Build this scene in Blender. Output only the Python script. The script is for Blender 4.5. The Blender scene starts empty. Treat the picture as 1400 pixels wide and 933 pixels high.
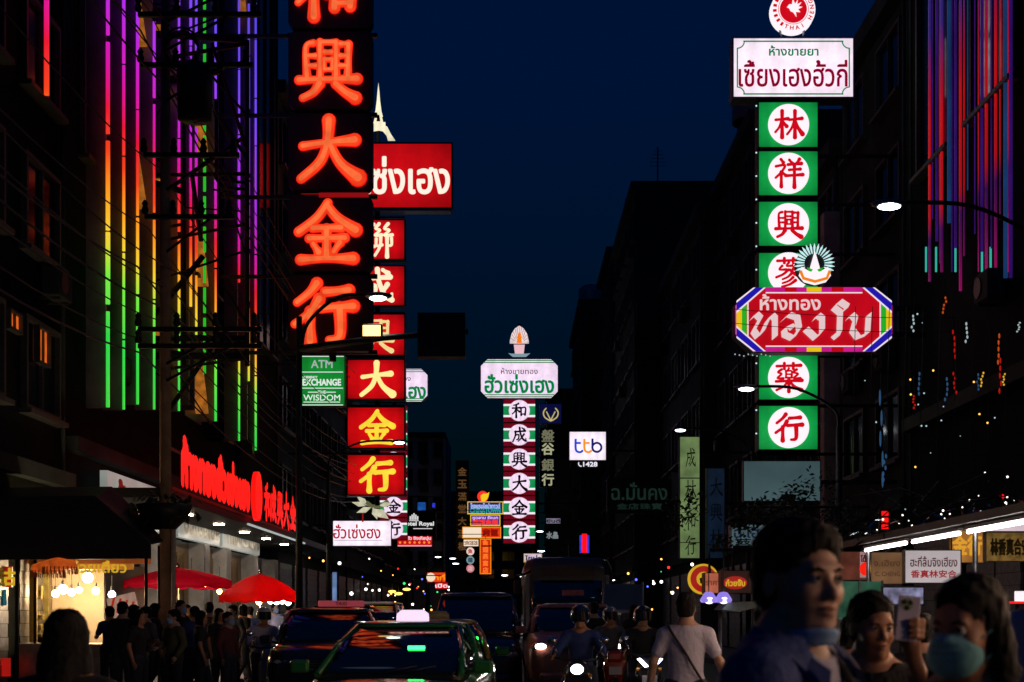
import bpy, bmesh, math, random
import numpy as np
from mathutils import Vector, Matrix, noise
R = math.radians
random.seed(7)
S = bpy.context.scene
COL = S.collection

# ------------------------------------------------------------------ camera
F = 1900.0          # focal length in photo pixels (photo is 1400 wide)
CAMZ = 1.55
HOR = 840.0         # photo row of the horizon
cam = bpy.data.cameras.new('camera')
camo = bpy.data.objects.new('camera', cam)
COL.objects.link(camo)
S.camera = camo
cam.sensor_width = 36
cam.lens = F / 1400 * 36
cam.shift_y = (HOR - 466.5) / 1400
cam.clip_start = 0.1
cam.clip_end = 4000
camo.location = (0, 0, CAMZ)
camo.rotation_euler = (R(90), 0, 0)
cam.dof.use_dof = True
cam.dof.focus_distance = 42
cam.dof.aperture_fstop = 4.5

# ------------------------------------------------------------------ world: late dusk
W = bpy.data.worlds.new("World")
S.world = W
W.use_nodes = True
wn = W.node_tree
bg = wn.nodes['Background']
sky = wn.nodes.new('ShaderNodeTexSky')
sky.sky_type = 'NISHITA'
sky.sun_disc = False
sky.sun_elevation = R(3)
sky.sun_rotation = R(200)
tint = wn.nodes.new('ShaderNodeMix'); tint.data_type = 'RGBA'; tint.blend_type = 'MULTIPLY'
tint.inputs[0].default_value = 1.0
tint.inputs[7].default_value = (0.0002, 0.006, 0.05, 1)
wn.links.new(sky.outputs[0], tint.inputs[6])
even = wn.nodes.new('ShaderNodeMix'); even.data_type = 'RGBA'
even.inputs[0].default_value = 0.93
geo = wn.nodes.new('ShaderNodeTexCoord'); sep = wn.nodes.new('ShaderNodeSeparateXYZ'); night = wn.nodes.new('ShaderNodeValToRGB')
wn.links.new(geo.outputs['Generated'], sep.inputs[0]); wn.links.new(sep.outputs[2], night.inputs[0])
night.color_ramp.elements[0].position = .05; night.color_ramp.elements[1].position = .9
night.color_ramp.elements.new(.23); night.color_ramp.elements.new(.36)
for i_, (p_, c_) in enumerate(((.10, (0, .046, .06)), (.23, (0, .060, .21)), (.36, (0, .066, .35)), (.75, (0, .062, .36)))):
    e_ = night.color_ramp.elements[i_]; e_.position = p_; e_.color = (*c_, 1)
wn.links.new(night.outputs[0], even.inputs[7])
wn.links.new(tint.outputs[2], even.inputs[6])
wn.links.new(even.outputs[2], bg.inputs[0])
bg.inputs[1].default_value = 0.1
# the last trace of the sun, from behind the camera
sl = bpy.data.lights.new('sun', 'SUN'); sl.energy = 0.004; sl.angle = R(10); sl.color = (.6, .75, 1)
so = bpy.data.objects.new('sun', sl); COL.objects.link(so); so.rotation_euler = (R(60), 0, R(-20))
S.view_settings.view_transform = 'Standard'
S.view_settings.look = 'None'
S.view_settings.exposure = 0
S.view_settings.gamma = 1
try:
    S.cycles.max_bounces = 6
    S.cycles.diffuse_bounces = 2
    S.cycles.glossy_bounces = 3
    S.cycles.transmission_bounces = 4
    S.cycles.sample_clamp_indirect = 3
    S.cycles.use_denoising = True
    S.cycles.blur_glossy = 0.5
except Exception:
    pass

def P(px, py, Y):
    return Vector(((px - 700) / F * Y, Y, CAMZ + (HOR - py) / F * Y))
def XX(px, Y): return (px - 700) / F * Y
def ZZ(py, Y): return CAMZ + (HOR - py) / F * Y

# ------------------------------------------------------------------ materials
def lin(c):
    return tuple((v / 255 / 12.92 if v / 255 <= .04045 else ((v / 255 + .055) / 1.055) ** 2.4) for v in c)
_M = {}
def emit(name, srgb, k=1.0, uneven=0.0, scale=1.2):
    if name in _M: return _M[name]
    m = bpy.data.materials.new(name); m.use_nodes = True
    n = m.node_tree.nodes; l = m.node_tree.links; n.clear()
    o = n.new('ShaderNodeOutputMaterial'); p = n.new('ShaderNodeBsdfPrincipled')
    c = lin(srgb)
    p.inputs['Base Color'].default_value = (c[0] * .3 + .02, c[1] * .3 + .02, c[2] * .3 + .02, 1)
    p.inputs['Roughness'].default_value = .35
    p.inputs['Emission Color'].default_value = (*c, 1)
    p.inputs['Emission Strength'].default_value = k
    if uneven:
        tc = n.new('ShaderNodeTexCoord'); nz = n.new('ShaderNodeTexNoise'); nz.inputs['Scale'].default_value = scale
        nz.inputs['Detail'].default_value = 3
        mr = n.new('ShaderNodeMapRange')
        mr.inputs[1].default_value = .3; mr.inputs[2].default_value = .7
        mr.inputs[3].default_value = k * (1 - uneven); mr.inputs[4].default_value = k * (1 + uneven * .6)
        l.new(tc.outputs['Object'], nz.inputs['Vector']); l.new(nz.outputs['Fac'], mr.inputs[0])
        l.new(mr.outputs[0], p.inputs['Emission Strength'])
    l.new(p.outputs[0], o.inputs[0])
    _M[name] = m
    return m
def lightbox(name, srgb, hx, hz, k=1.0, edge=.45, sq=2.6):
    """acrylic face over tubes: brightest in the middle of the box, weaker by its frame (object space)"""
    if name in _M: return _M[name]
    m = emit(name, srgb, k)
    n = m.node_tree.nodes; l = m.node_tree.links
    p = [q for q in n if q.type == 'BSDF_PRINCIPLED'][0]
    tc = n.new('ShaderNodeTexCoord'); sx = n.new('ShaderNodeSeparateXYZ'); l.new(tc.outputs['Generated'], sx.inputs[0])
    def mth(op, a, b=None):
        q = n.new('ShaderNodeMath'); q.operation = op
        for i, v in enumerate((a, b)):
            if v is None: continue
            if isinstance(v, (int, float)): q.inputs[i].default_value = v
            else: l.new(v, q.inputs[i])
        return q.outputs[0]
    ax = mth('POWER', mth('ABSOLUTE', mth('MULTIPLY', mth('SUBTRACT', sx.outputs[0], .5), 2)), sq)
    az = mth('POWER', mth('ABSOLUTE', mth('MULTIPLY', mth('SUBTRACT', sx.outputs[2], .5), 2)), sq)
    nz = n.new('ShaderNodeTexNoise'); nz.inputs['Scale'].default_value = 2.3; l.new(tc.outputs['Object'], nz.inputs['Vector'])
    v = mth('SUBTRACT', 1.12, mth('MULTIPLY', mth('ADD', ax, az), edge * .8))
    nz.inputs['Detail'].default_value = 6; nz.inputs['Roughness'].default_value = .7
    v = mth('MULTIPLY', v, mth('ADD', mth('MULTIPLY', nz.outputs['Fac'], .8), .6))
    # the row of tubes behind the acrylic
    v = mth('MULTIPLY', v, mth('ADD', mth('MULTIPLY', mth('SINE', mth('MULTIPLY', sx.outputs[0], 31)), .05), 1.0))
    v = mth('MAXIMUM', v, .15)
    l.new(mth('MULTIPLY', v, k), p.inputs['Emission Strength'])
    return m
def paint(name, rgb, rough=.6, metal=0.0, var=.25, scale=6.0, bump=0.0, coat=0.0, spec=.5, trans=0.0):
    if name in _M: return _M[name]
    m = bpy.data.materials.new(name); m.use_nodes = True
    n = m.node_tree.nodes; l = m.node_tree.links
    p = n['Principled BSDF']
    p.inputs['Roughness'].default_value = rough; p.inputs['Metallic'].default_value = metal
    p.inputs['Specular IOR Level'].default_value = spec
    if coat: p.inputs['Coat Weight'].default_value = coat; p.inputs['Coat Roughness'].default_value = .06
    if trans:
        p.inputs['Transmission Weight'].default_value = trans
    tc = n.new('ShaderNodeTexCoord'); nz = n.new('ShaderNodeTexNoise')
    nz.inputs['Scale'].default_value = scale; nz.inputs['Detail'].default_value = 5; nz.inputs['Roughness'].default_value = .65
    cr = n.new('ShaderNodeValToRGB')
    cr.color_ramp.elements[0].position = .3; cr.color_ramp.elements[1].position = .72
    cr.color_ramp.elements[0].color = (*[v * (1 - var) for v in rgb], 1)
    cr.color_ramp.elements[1].color = (*[min(1, v * (1 + var)) for v in rgb], 1)
    l.new(tc.outputs['Object'], nz.inputs['Vector']); l.new(nz.outputs['Fac'], cr.inputs[0]); l.new(cr.outputs[0], p.inputs['Base Color'])
    if bump:
        b = n.new('ShaderNodeBump'); b.inputs['Strength'].default_value = bump; b.inputs['Distance'].default_value = .02
        n2 = n.new('ShaderNodeTexNoise'); n2.inputs['Scale'].default_value = scale * 6; n2.inputs['Detail'].default_value = 4
        l.new(tc.outputs['Object'], n2.inputs['Vector']); l.new(n2.outputs['Fac'], b.inputs['Height']); l.new(b.outputs[0], p.inputs['Normal'])
    _M[name] = m
    return m
def ramp_tube(name, stops, k):
    """LED tubes whose colour runs through the rainbow with height above the street"""
    if name in _M: return _M[name]
    m = emit(name, (255, 255, 255), k)
    n = m.node_tree.nodes; l = m.node_tree.links
    p = [q for q in n if q.type == 'BSDF_PRINCIPLED'][0]
    g = n.new('ShaderNodeNewGeometry'); sx = n.new('ShaderNodeSeparateXYZ'); l.new(g.outputs['Position'], sx.inputs[0])
    mr = n.new('ShaderNodeMapRange'); z0, z1 = stops[0][0], stops[-1][0]
    mr.inputs[1].default_value = z0; mr.inputs[2].default_value = z1
    l.new(sx.outputs[2], mr.inputs[0])
    cr = n.new('ShaderNodeValToRGB')
    while len(cr.color_ramp.elements) < len(stops): cr.color_ramp.elements.new(.5)
    for e, (z, c) in zip(cr.color_ramp.elements, stops):
        e.position = (z - z0) / (z1 - z0); e.color = (*lin(c), 1)
    l.new(mr.outputs[0], cr.inputs[0]); l.new(cr.outputs[0], p.inputs['Emission Color'])
    return m

# ------------------------------------------------------------------ mesh building
class MB:
    def __init__(s): s.v = []; s.f = []; s.sm = []
    def add(s, vs, fs, smooth=False):
        o = len(s.v); s.v += [tuple(v) for v in vs]
        for f in fs: s.f.append([o + i for i in f]); s.sm.append(smooth)
        return s
    def box(s, c, d, rz=0.0, M=None):
        x, y, z = d[0] / 2, d[1] / 2, d[2] / 2
        vs = [Vector((a * x, b * y, e * z)) for a in (-1, 1) for b in (-1, 1) for e in (-1, 1)]
        if rz: vs = [Matrix.Rotation(rz, 3, 'Z') @ v for v in vs]
        if M is not None: vs = [M @ v for v in vs]
        vs = [v + Vector(c) for v in vs]
        return s.add(vs, [(0, 1, 3, 2), (4, 6, 7, 5), (0, 4, 5, 1), (2, 3, 7, 6), (0, 2, 6, 4), (1, 5, 7, 3)])
    def bbox(s, c, d, b=.02, rz=0.0):
        """box with chamfered edges"""
        bm = bmesh.new(); bmesh.ops.create_cube(bm, size=1)
        for v in bm.verts: v.co = Vector((v.co.x * d[0], v.co.y * d[1], v.co.z * d[2]))
        bmesh.ops.bevel(bm, geom=bm.edges[:], offset=min(b, min(d) * .45), segments=2, profile=.5, affect='EDGES')
        Rm = Matrix.Rotation(rz, 3, 'Z')
        bm.verts.ensure_lookup_table()
        vs = [Rm @ v.co + Vector(c) for v in bm.verts]
        fs = [[v.index for v in f.verts] for f in bm.faces]; bm.free()
        return s.add(vs, fs)
    def tube(s, pts, r, n=8, caps=True, smooth=True):
        pts = [Vector(p) for p in pts]; rs = r if isinstance(r, (list, tuple)) else [r] * len(pts)
        vs = []; prev = None
        for i, p in enumerate(pts):
            t = (pts[min(i + 1, len(pts) - 1)] - pts[max(i - 1, 0)]).normalized()
            if prev is None:
                a = Vector((0, 0, 1)) if abs(t.z) < .9 else Vector((1, 0, 0))
                u = t.cross(a).normalized()
            else:
                u = (prev - t * prev.dot(t)).normalized()
            prev = u; w = t.cross(u)
            for k in range(n):
                an = 2 * math.pi * k / n
                vs.append(p + (u * math.cos(an) + w * math.sin(an)) * rs[i])
        fs = [(i * n + k, i * n + (k + 1) % n, (i + 1) * n + (k + 1) % n, (i + 1) * n + k) for i in range(len(pts) - 1) for k in range(n)]
        s.add(vs, fs, smooth)
        if caps:
            o = len(s.v) - len(vs)
            s.f.append([o + k for k in range(n)][::-1]); s.sm.append(False)
            s.f.append([o + (len(pts) - 1) * n + k for k in range(n)]); s.sm.append(False)
        return s
    def lathe(s, prof, n=16, c=(0, 0, 0), sx=1, sy=1, smooth=True, M=None):
        vs = []
        for (r, z) in prof:
            for k in range(n):
                a = 2 * math.pi * k / n
                v = Vector((r * math.cos(a) * sx, r * math.sin(a) * sy, z))
                if M is not None: v = M @ v
                vs.append(v + Vector(c))
        fs = [(i * n + k, i * n + (k + 1) % n, (i + 1) * n + (k + 1) % n, (i + 1) * n + k) for i in range(len(prof) - 1) for k in range(n)]
        return s.add(vs, fs, smooth)
    def prism(s, poly, y0, y1):
        """polygon in local x,z extruded along y"""
        n = len(poly)
        vs = [(x, y0, z) for x, z in poly] + [(x, y1, z) for x, z in poly]
        fs = [list(range(n)), list(range(2 * n - 1, n - 1, -1))] + [(i, i + n, (i + 1) % n + n, (i + 1) % n) for i in range(n)]
        return s.add(vs, fs)
    def sphere(s, c, r, n=12, m=8):
        rr = r if isinstance(r, (tuple, list)) else (r, r, r)
        prof = [(max(1e-4, math.sin(math.pi * i / m)), -math.cos(math.pi * i / m)) for i in range(m + 1)]
        vs = []
        for q, z in prof:
            for k in range(n):
                a = 2 * math.pi * k / n
                vs.append((c[0] + rr[0] * q * math.cos(a), c[1] + rr[1] * q * math.sin(a), c[2] + rr[2] * z))
        fs = [(i * n + k, i * n + (k + 1) % n, (i + 1) * n + (k + 1) % n, (i + 1) * n + k) for i in range(m) for k in range(n)]
        return s.add(vs, fs, True)
    def loft(s, rings, smooth=True, close=True, caps=True):
        n = len(rings[0]); vs = [v for r in rings for v in r]
        kk = range(n) if close else range(n - 1)
        fs = [(i * n + k, i * n + (k + 1) % n, (i + 1) * n + (k + 1) % n, (i + 1) * n + k) for i in range(len(rings) - 1) for k in kk]
        s.add(vs, fs, smooth)
        if caps:
            o = len(s.v) - len(vs)
            s.f.append([o + k for k in range(n)][::-1]); s.sm.append(False)
            s.f.append([o + (len(rings) - 1) * n + k for k in range(n)]); s.sm.append(False)
        return s
    def mesh(s, name, mat=None):
        me = bpy.data.meshes.new(name); me.from_pydata(s.v, [], s.f)
        me.polygons.foreach_set('use_smooth', s.sm)
        if mat: me.materials.append(mat)
        bm = bmesh.new(); bm.from_mesh(me); bmesh.ops.recalc_face_normals(bm, faces=bm.faces[:]); bm.to_mesh(me); bm.free()
        return me
    def build(s, name, mat, parent=None, loc=(0, 0, 0), rz=0.0):
        o = bpy.data.objects.new(name, s.mesh(name, mat)); COL.objects.link(o)
        o.location = loc; o.rotation_euler = (0, 0, rz)
        if parent is not None: o.parent = parent
        return o

def thing(name, label, cat, loc=(0, 0, 0), rz=0.0, group=None):
    o = bpy.data.objects.new(name, None); COL.objects.link(o); o.empty_display_size = .2
    o.location = loc; o.rotation_euler = (0, 0, rz)
    return tag(o, label, cat, group)
def tag(o, label, cat, group=None):
    o['label'] = label; o['category'] = cat
    if group: o['group'] = group
    return o
def struct(name, mb, mat):
    o = mb.build(name, mat); o['kind'] = 'structure'; return o
def kids(o): return [c for c in bpy.data.objects if c.parent == o]
def dup(root, loc, rz=None, label=None, group=None, sc=None):
    r = root.copy(); COL.objects.link(r); r.location = loc
    if rz is not None: r.rotation_euler = (0, 0, rz)
    if sc is not None: r.scale = (sc, sc, sc)
    if label: r['label'] = label
    if group: r['group'] = group
    for ch in kids(root):
        c = ch.copy(); COL.objects.link(c); c.parent = r
        for g in kids(ch):
            d = g.copy(); COL.objects.link(d); d.parent = c
    return r
def recolour(root, part, mat):
    """own material on one copy (mesh data stay shared)"""
    for c in kids(root):
        if c.name.split('.')[0] == part:
            c.material_slots[0].link = 'OBJECT'; c.material_slots[0].material = mat

# ------------------------------------------------------------------ lettering
def text_mb(body, h, bold=0.0, wx=1.0, fit=None, depth=.02, y=0.0):
    """built-in font -> solid letters, centred on x=0,z=0, facing -Y; fit = width to fill"""
    c = bpy.data.curves.new('lettering', 'FONT'); c.body = body; c.size = 1.0; c.align_x = 'CENTER'
    c.resolution_u = 3
    o = bpy.data.objects.new('lettering', c); COL.objects.link(o)
    dg = bpy.context.evaluated_depsgraph_get()
    me = bpy.data.meshes.new_from_object(o.evaluated_get(dg))
    bpy.data.objects.remove(o); bpy.data.curves.remove(c)
    vs = [v.co.copy() for v in me.vertices]; fs = [list(p.vertices) for p in me.polygons]
    bpy.data.meshes.remove(me)
    mb = MB()
    if not vs: return mb
    x0, x1 = min(v.x for v in vs), max(v.x for v in vs); z0, z1 = min(v.y for v in vs), max(v.y for v in vs)
    sz = h / (z1 - z0); sxx = sz * wx if fit is None else fit / (x1 - x0)
    base = [((v.x - (x0 + x1) / 2) * sxx, (v.y - (z0 + z1) / 2) * sz) for v in vs]
    offs = [(0, 0)]
    if bold:
        b = bold * h
        offs += [(b * math.cos(a), b * math.sin(a)) for a in [i * math.pi / 4 for i in range(8)]]
    for i, (dx, dz) in enumerate(offs):
        yy = y - i * .0004
        mb.add([(x + dx, yy - depth, z + dz) for x, z in base], fs)
    return mb

def smooth_path(pts, sub=5):
    out = []
    n = len(pts)
    for i in range(n - 1):
        p0, p1, p2, p3 = pts[max(i - 1, 0)], pts[i], pts[i + 1], pts[min(i + 2, n - 1)]
        for k in range(sub):
            t = k / sub
            out.append(tuple(.5 * (2 * b + (c - a) * t + (2 * a - 5 * b + 4 * c - d) * t * t + (3 * b - a - 3 * c + d) * t ** 3)
                             for a, b, c, d in zip(p0, p1, p2, p3)))
    out.append(tuple(pts[-1]))
    return out
BR = {
 '大': "8,57,9 50,63,10 92,67,13|50,99,13 48,66,12 36,32,12 5,4,9|50,64,9 68,30,13 97,6,17",
 '金': "52,99,9 34,74,12 4,51,10|50,96,9 68,74,13 98,54,14|27,57,9 74,58,10|21,40,9 80,41,10|50,56,11 50,10,11|28,31,7 37,17,11|72,33,10 62,18,7|7,5,11 50,7,10 94,7,13",
 '行': "39,97,12 27,82,11 7,66,8|43,72,12 28,50,11 3,31,8|28,52,11 28,3,13|52,83,10 91,86,12|45,57,10 98,60,13|76,57,13 76,12,13 58,6,7",
 '興': "26,91,8 14,83,8 16,36,9|15,70,7 30,70,7|15,54,7 30,54,7|37,93,8 37,36,8|37,92,7 63,92,8|63,92,8 63,37,9|44,76,7 56,76,7|44,64,7 57,64,7|44,64,6 44,48,6|57,64,6 57,48,6|44,48,6 57,48,6|70,89,8 83,89,8|83,89,9 82,36,9|69,70,7 82,70,7|69,54,7 82,54,7|3,31,10 50,32,9 97,33,12|36,25,12 26,11,11 9,2,8|62,25,10 77,12,13 94,2,14",
 '和': "44,97,11 30,90,10 12,86,7|4,66,9 54,69,11|29,88,11 29,3,12|27,62,10 18,42,9 3,27,7|31,60,9 50,42,12|61,68,11 63,18,11|61,67,9 92,69,10 89,20,11|63,25,9 88,26,9",
 '成': "20,71,10 90,76,12|24,73,11 22,42,11 6,3,8|25,48,9 46,50,10 44,24,10 32,16,7|52,99,11 57,62,12 74,22,13 95,8,12|95,8,9 95,26,6|82,54,11 64,28,10 42,6,7|68,97,8 83,87,12",
 '林': "3,66,8 47,70,11|26,98,11 26,3,12|25,63,10 16,40,9 2,22,7|28,60,9 42,43,12|52,66,8 97,71,11|72,98,11 72,3,12|71,63,10 60,36,9 44,14,7|73,62,9 83,38,12 99,15,14",
 '祥': "22,99,9 30,88,11|4,74,8 36,78,9 24,54,9 3,33,7|23,54,10 23,1,11|27,52,8 39,41,11|52,97,8 62,85,11|88,99,11 78,85,8|47,80,9 95,84,11|51,61,8 91,64,10|41,40,9 100,44,11|70,81,10 70,-1,12",
 '藥': "7,90,8 93,93,10|34,100,9 34,81,9|66,100,9 66,81,9|50,82,7 45,74,6|40,73,7 40,49,7|40,72,6 60,72,7 60,49,7|41,61,6 59,61,6|40,49,6 60,49,6|24,78,8 11,68,7 24,62,8 9,47,7 30,46,8|78,78,8 66,68,7 83,62,8 67,47,7 91,46,9|4,35,8 97,39,11|50,46,10 50,-1,11|46,34,9 30,16,8 6,4,7|54,34,8 71,16,11 95,4,13",
 '蔘': "9,92,8 91,95,10|34,101,9 34,85,9|66,101,9 66,85,9|50,86,8 42,74,7 62,75,8|26,74,8 16,61,7 40,61,8|74,74,8 63,61,7 87,61,8|48,60,9 30,44,9 5,33,7|54,60,8 70,46,12 97,35,14|58,45,9 46,34,8 28,26,6|65,33,9 50,20,8 28,12,6|74,22,10 54,8,9 26,-1,7",
 '聯': "3,91,9 41,95,10|12,93,9 12,20,9|32,94,9 32,0,10|12,71,7 31,72,7|12,49,7 31,50,7|2,20,7 43,30,9|57,97,9 47,83,8 60,78,8 45,63,8 65,64,9|84,97,9 73,83,8 88,78,8 73,63,8 96,64,9|62,56,9 60,30,9 45,3,7|81,58,10 81,-1,11|49,52,8 50,32,8 66,34,8|94,54,8 94,34,8 82,33,7",
}
def brush_mb(ch, h, fat=1.0, depth=.02, y=0.0, wx=1.0):
    """brush-written character, centred, facing -Y; every stroke a swelling ribbon with round ends"""
    mb = MB(); sc = h / 100
    for i, st in enumerate(BR[ch].split('|')):
        pts = [tuple(float(q) for q in t.split(',')) for t in st.split()]
        pts = smooth_path(pts, 6) if len(pts) > 2 else [tuple(a + (b - a) * k / 5 for a, b in zip(pts[0], pts[1])) for k in range(6)]
        L, Rr = [], []
        n = len(pts)
        for k, (x, z, w) in enumerate(pts):
            a = pts[max(k - 1, 0)]; b = pts[min(k + 1, n - 1)]
            tx, tz = b[0] - a[0], b[1] - a[1]; q = math.hypot(tx, tz) or 1
            nx, nz = -tz / q, tx / q
            w = w * fat * (1.06 - .22 * math.sin(math.pi * k / (n - 1))) / 2
            L.append((x + nx * w, z + nz * w)); Rr.append((x - nx * w, z - nz * w))
        def cap(k, sgn):
            x, z, w = pts[k]; a = pts[max(k - 1, 0)]; b = pts[min(k + 1, n - 1)]
            an = math.atan2(b[1] - a[1], b[0] - a[0])
            w = w * fat * 1.06 / 2
            return [(x + w * math.cos(an + sgn * t) , z + w * math.sin(an + sgn * t)) for t in (1.05, .5, 0, -.5, -1.05)]
        yy = y - depth - i * .0005
        flip = [(v[0] - 50) * sc * wx for v in L], 0
        vs = []; fs = []
        for k in range(n):
            vs += [((L[k][0] - 50) * sc * wx, yy, (L[k][1] - 50) * sc), ((Rr[k][0] - 50) * sc * wx, yy, (Rr[k][1] - 50) * sc)]
        fs += [(2 * k, 2 * k + 1, 2 * k + 3, 2 * k + 2) for k in range(n - 1)]
        o = len(vs)
        c1 = cap(n - 1, 1); c0 = cap(0, 1)
        vs += [((x - 50) * sc * wx, yy, (z - 50) * sc) for x, z in c1]
        fs.append([2 * (n - 1) + 1, o + 4, o + 3, o + 2, o + 1, o, 2 * (n - 1)])
        # start cap (mirrored direction)
        x, z, w = pts[0]; b = pts[1]; an = math.atan2(b[1] - z, b[0] - x) + math.pi; w = w * fat * 1.06 / 2
        o2 = len(vs)
        vs += [((x + w * math.cos(an + t) - 50) * sc * wx, yy, (z + w * math.sin(an + t) - 50) * sc) for t in (1.05, .5, 0, -.5, -1.05)]
        fs.append([0, o2 + 4, o2 + 3, o2 + 2, o2 + 1, o2, 1])
        mb.add(vs, fs)
    return mb
def nib_mb(polys, sc, ox, oz, ang=40, nib=15, depth=.02, y=0.0):
    """letters drawn with a broad nib held at one angle (blackletter-like Thai)"""
    mb = MB(); nx, nz = nib / 2 * math.cos(R(ang)), nib / 2 * math.sin(R(ang)); i = 0
    for pl in polys:
        for a, b in zip(pl[:-1], pl[1:]):
            q = [(a[0] - nx, a[1] - nz), (a[0] + nx, a[1] + nz), (b[0] + nx, b[1] + nz), (b[0] - nx, b[1] - nz)]
            yy = y - depth - i * .0003; i += 1
            mb.add([((x) * sc + ox, yy, z * sc + oz) for x, z in q], [(0, 1, 2, 3)])
    return mb
def disc_mb(r, n=32, depth=.02, y=0.0, sx=1.0, r0=0.0):
    mb = MB()
    o = [(r * sx * math.cos(2 * math.pi * k / n), r * math.sin(2 * math.pi * k / n)) for k in range(n)]
    if r0:
        i = [(r0 * sx * math.cos(2 * math.pi * k / n), r0 * math.sin(2 * math.pi * k / n)) for k in range(n)]
        vs = [(x, y - depth, z) for x, z in o] + [(x, y - depth, z) for x, z in i]
        return mb.add(vs, [(k, (k + 1) % n, n + (k + 1) % n, n + k) for k in range(n)])
    return mb.prism(o, y - depth, y)
def rect_mb(w, h, depth=.01, y=0.0, cx=0.0, cz=0.0):
    return MB().box((cx, y - depth / 2, cz), (w, depth, h))
def merge(*ms):
    o = MB()
    for m in ms: o.add(m.v, m.f)
    return o
# ------------------------------------------------------------------ figures: smooth implicit bodies -> one continuous mesh
class SDF:
    def __init__(s): s.p = []
    def cap(s, a, b, ra, rb=None, k=.02, op='u'):
        s.p.append(('c', np.array(a, np.float32), np.array(b, np.float32), ra, ra if rb is None else rb, k, op)); return s
    def ell(s, c, r, k=.02, op='u', M=None):
        s.p.append(('e', np.array(c, np.float32), np.array(r, np.float32), None if M is None else np.array(M, np.float32), None, k, op)); return s
    def plane(s, n, d, k=.004, op='i'):
        """keep the side where p.n < d"""
        s.p.append(('p', np.array(n, np.float32), d, None, None, k, op)); return s
    def box(s, c, r, k=.004, op='s', M=None):
        s.p.append(('b', np.array(c, np.float32), np.array(r, np.float32), None if M is None else np.array(M, np.float32), None, k, op)); return s
    def sub(s, other, off=0.0, k=.004, op='s'):
        s.p.append(('f', other, off, None, None, k, op)); return s
    def __call__(s, X):
        d = None
        for (t, a, b, ra, rb, k, op) in s.p:
            if t == 'c':
                ba = b - a; pa = X - a
                h = np.clip(pa @ ba / max(float(ba @ ba), 1e-9), 0, 1)
                q = np.linalg.norm(pa - h[:, None] * ba, axis=1) - (ra + (rb - ra) * h)
            elif t == 'e':
                pa = X - a
                if ra is not None: pa = pa @ ra
                k0 = np.linalg.norm(pa / b, axis=1); k1 = np.linalg.norm(pa / (b * b), axis=1)
                q = k0 * (k0 - 1) / np.maximum(k1, 1e-6)
            elif t == 'p': q = X @ a - b
            elif t == 'b':
                pa = X - a
                if ra is not None: pa = pa @ ra
                m = np.abs(pa) - b
                q = np.linalg.norm(np.maximum(m, 0), axis=1) + np.minimum(m.max(axis=1), 0)
            else: q = a(X) - b
            if d is None: d = q; continue
            if op == 'u':
                h = np.maximum(k - np.abs(d - q), 0) / k
                d = np.minimum(d, q) - h * h * k * .25
            else:
                if op == 's': q = -q
                h = np.maximum(k - np.abs(d - q), 0) / k
                d = np.maximum(d, q) + h * h * k * .25
        return d

def surface(f, lo, hi, h, rough=0.0):
    """surface nets on a sparse grid"""
    lo = np.array(lo, np.float32); hi = np.array(hi, np.float32); B = 4
    nb = np.ceil((hi - lo) / (h * B)).astype(int) + 1
    cx = [lo[i] + (np.arange(nb[i]) + .5) * h * B for i in range(3)]
    G = np.stack(np.meshgrid(*cx, indexing='ij'), -1).reshape(-1, 3).astype(np.float32)
    dc = f(G).reshape(nb)
    near = np.abs(dc) < h * B * 1.35
    D = np.repeat(np.repeat(np.repeat(dc, B, 0), B, 1), B, 2).astype(np.float32)
    nf = np.repeat(np.repeat(np.repeat(near, B, 0), B, 1), B, 2)
    idx = np.argwhere(nf)
    X = (lo + idx * h + .5 * h).astype(np.float32)
    D[nf] = f(X)
    neg = D < 0
    n = np.array(D.shape) - 1
    cnt = np.zeros(n, np.float32); acc = np.zeros((*n, 3), np.float32)
    corners = [(i, j, k) for i in (0, 1) for j in (0, 1) for k in (0, 1)]
    def sl(c): return tuple(slice(c[i], c[i] + n[i]) for i in range(3))
    for a in corners:
        for ax in range(3):
            if a[ax]: continue
            b = list(a); b[ax] = 1
            da, db = D[sl(a)], D[sl(b)]
            cr = neg[sl(a)] != neg[sl(b)]
            t = np.where(cr, da / np.where(cr, da - db, 1), 0)
            cnt += cr
            for i in range(3):
                acc[..., i] += cr * (a[i] + (t if i == ax else 0))
    act = cnt > 0
    vid = -np.ones(n, int); vid[act] = np.arange(act.sum())
    ii = np.argwhere(act)
    V = lo + .5 * h + (ii + acc[act] / cnt[act][:, None]) * h
    faces = []
    for ax in range(3):
        s0 = [slice(0, None)] * 3; s1 = [slice(0, None)] * 3
        s0[ax] = slice(0, -1); s1[ax] = slice(1, None)
        cr = neg[tuple(s0)] != neg[tuple(s1)]
        e = np.argwhere(cr)
        u, w = (ax + 1) % 3, (ax + 2) % 3
        e = e[(e[:, u] > 0) & (e[:, w] > 0) & (e[:, u] < n[u]) & (e[:, w] < n[w]) & (e[:, ax] < n[ax])]
        q = []
        for du, dw in ((1, 1), (0, 1), (0, 0), (1, 0)):
            o = e.copy(); o[:, u] -= du; o[:, w] -= dw
            q.append(vid[o[:, 0], o[:, 1], o[:, 2]])
        q = np.stack(q, 1)
        fl = ~neg[e[:, 0], e[:, 1], e[:, 2]]
        q[fl] = q[fl][:, ::-1]
        faces.append(q)
    Q = np.concatenate(faces); Q = Q[(Q >= 0).all(1)]
    # keep the largest connected piece's neighbours too; drop crumbs
    if rough:
        for i in range(len(V)):
            p = Vector(V[i]); V[i] += np.array(noise.noise_vector(p * 38)) * rough + np.array(noise.noise_vector(Vector((p.x * 120, p.y * 120, p.z * 14)))) * rough * .8
    return V, Q
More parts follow.
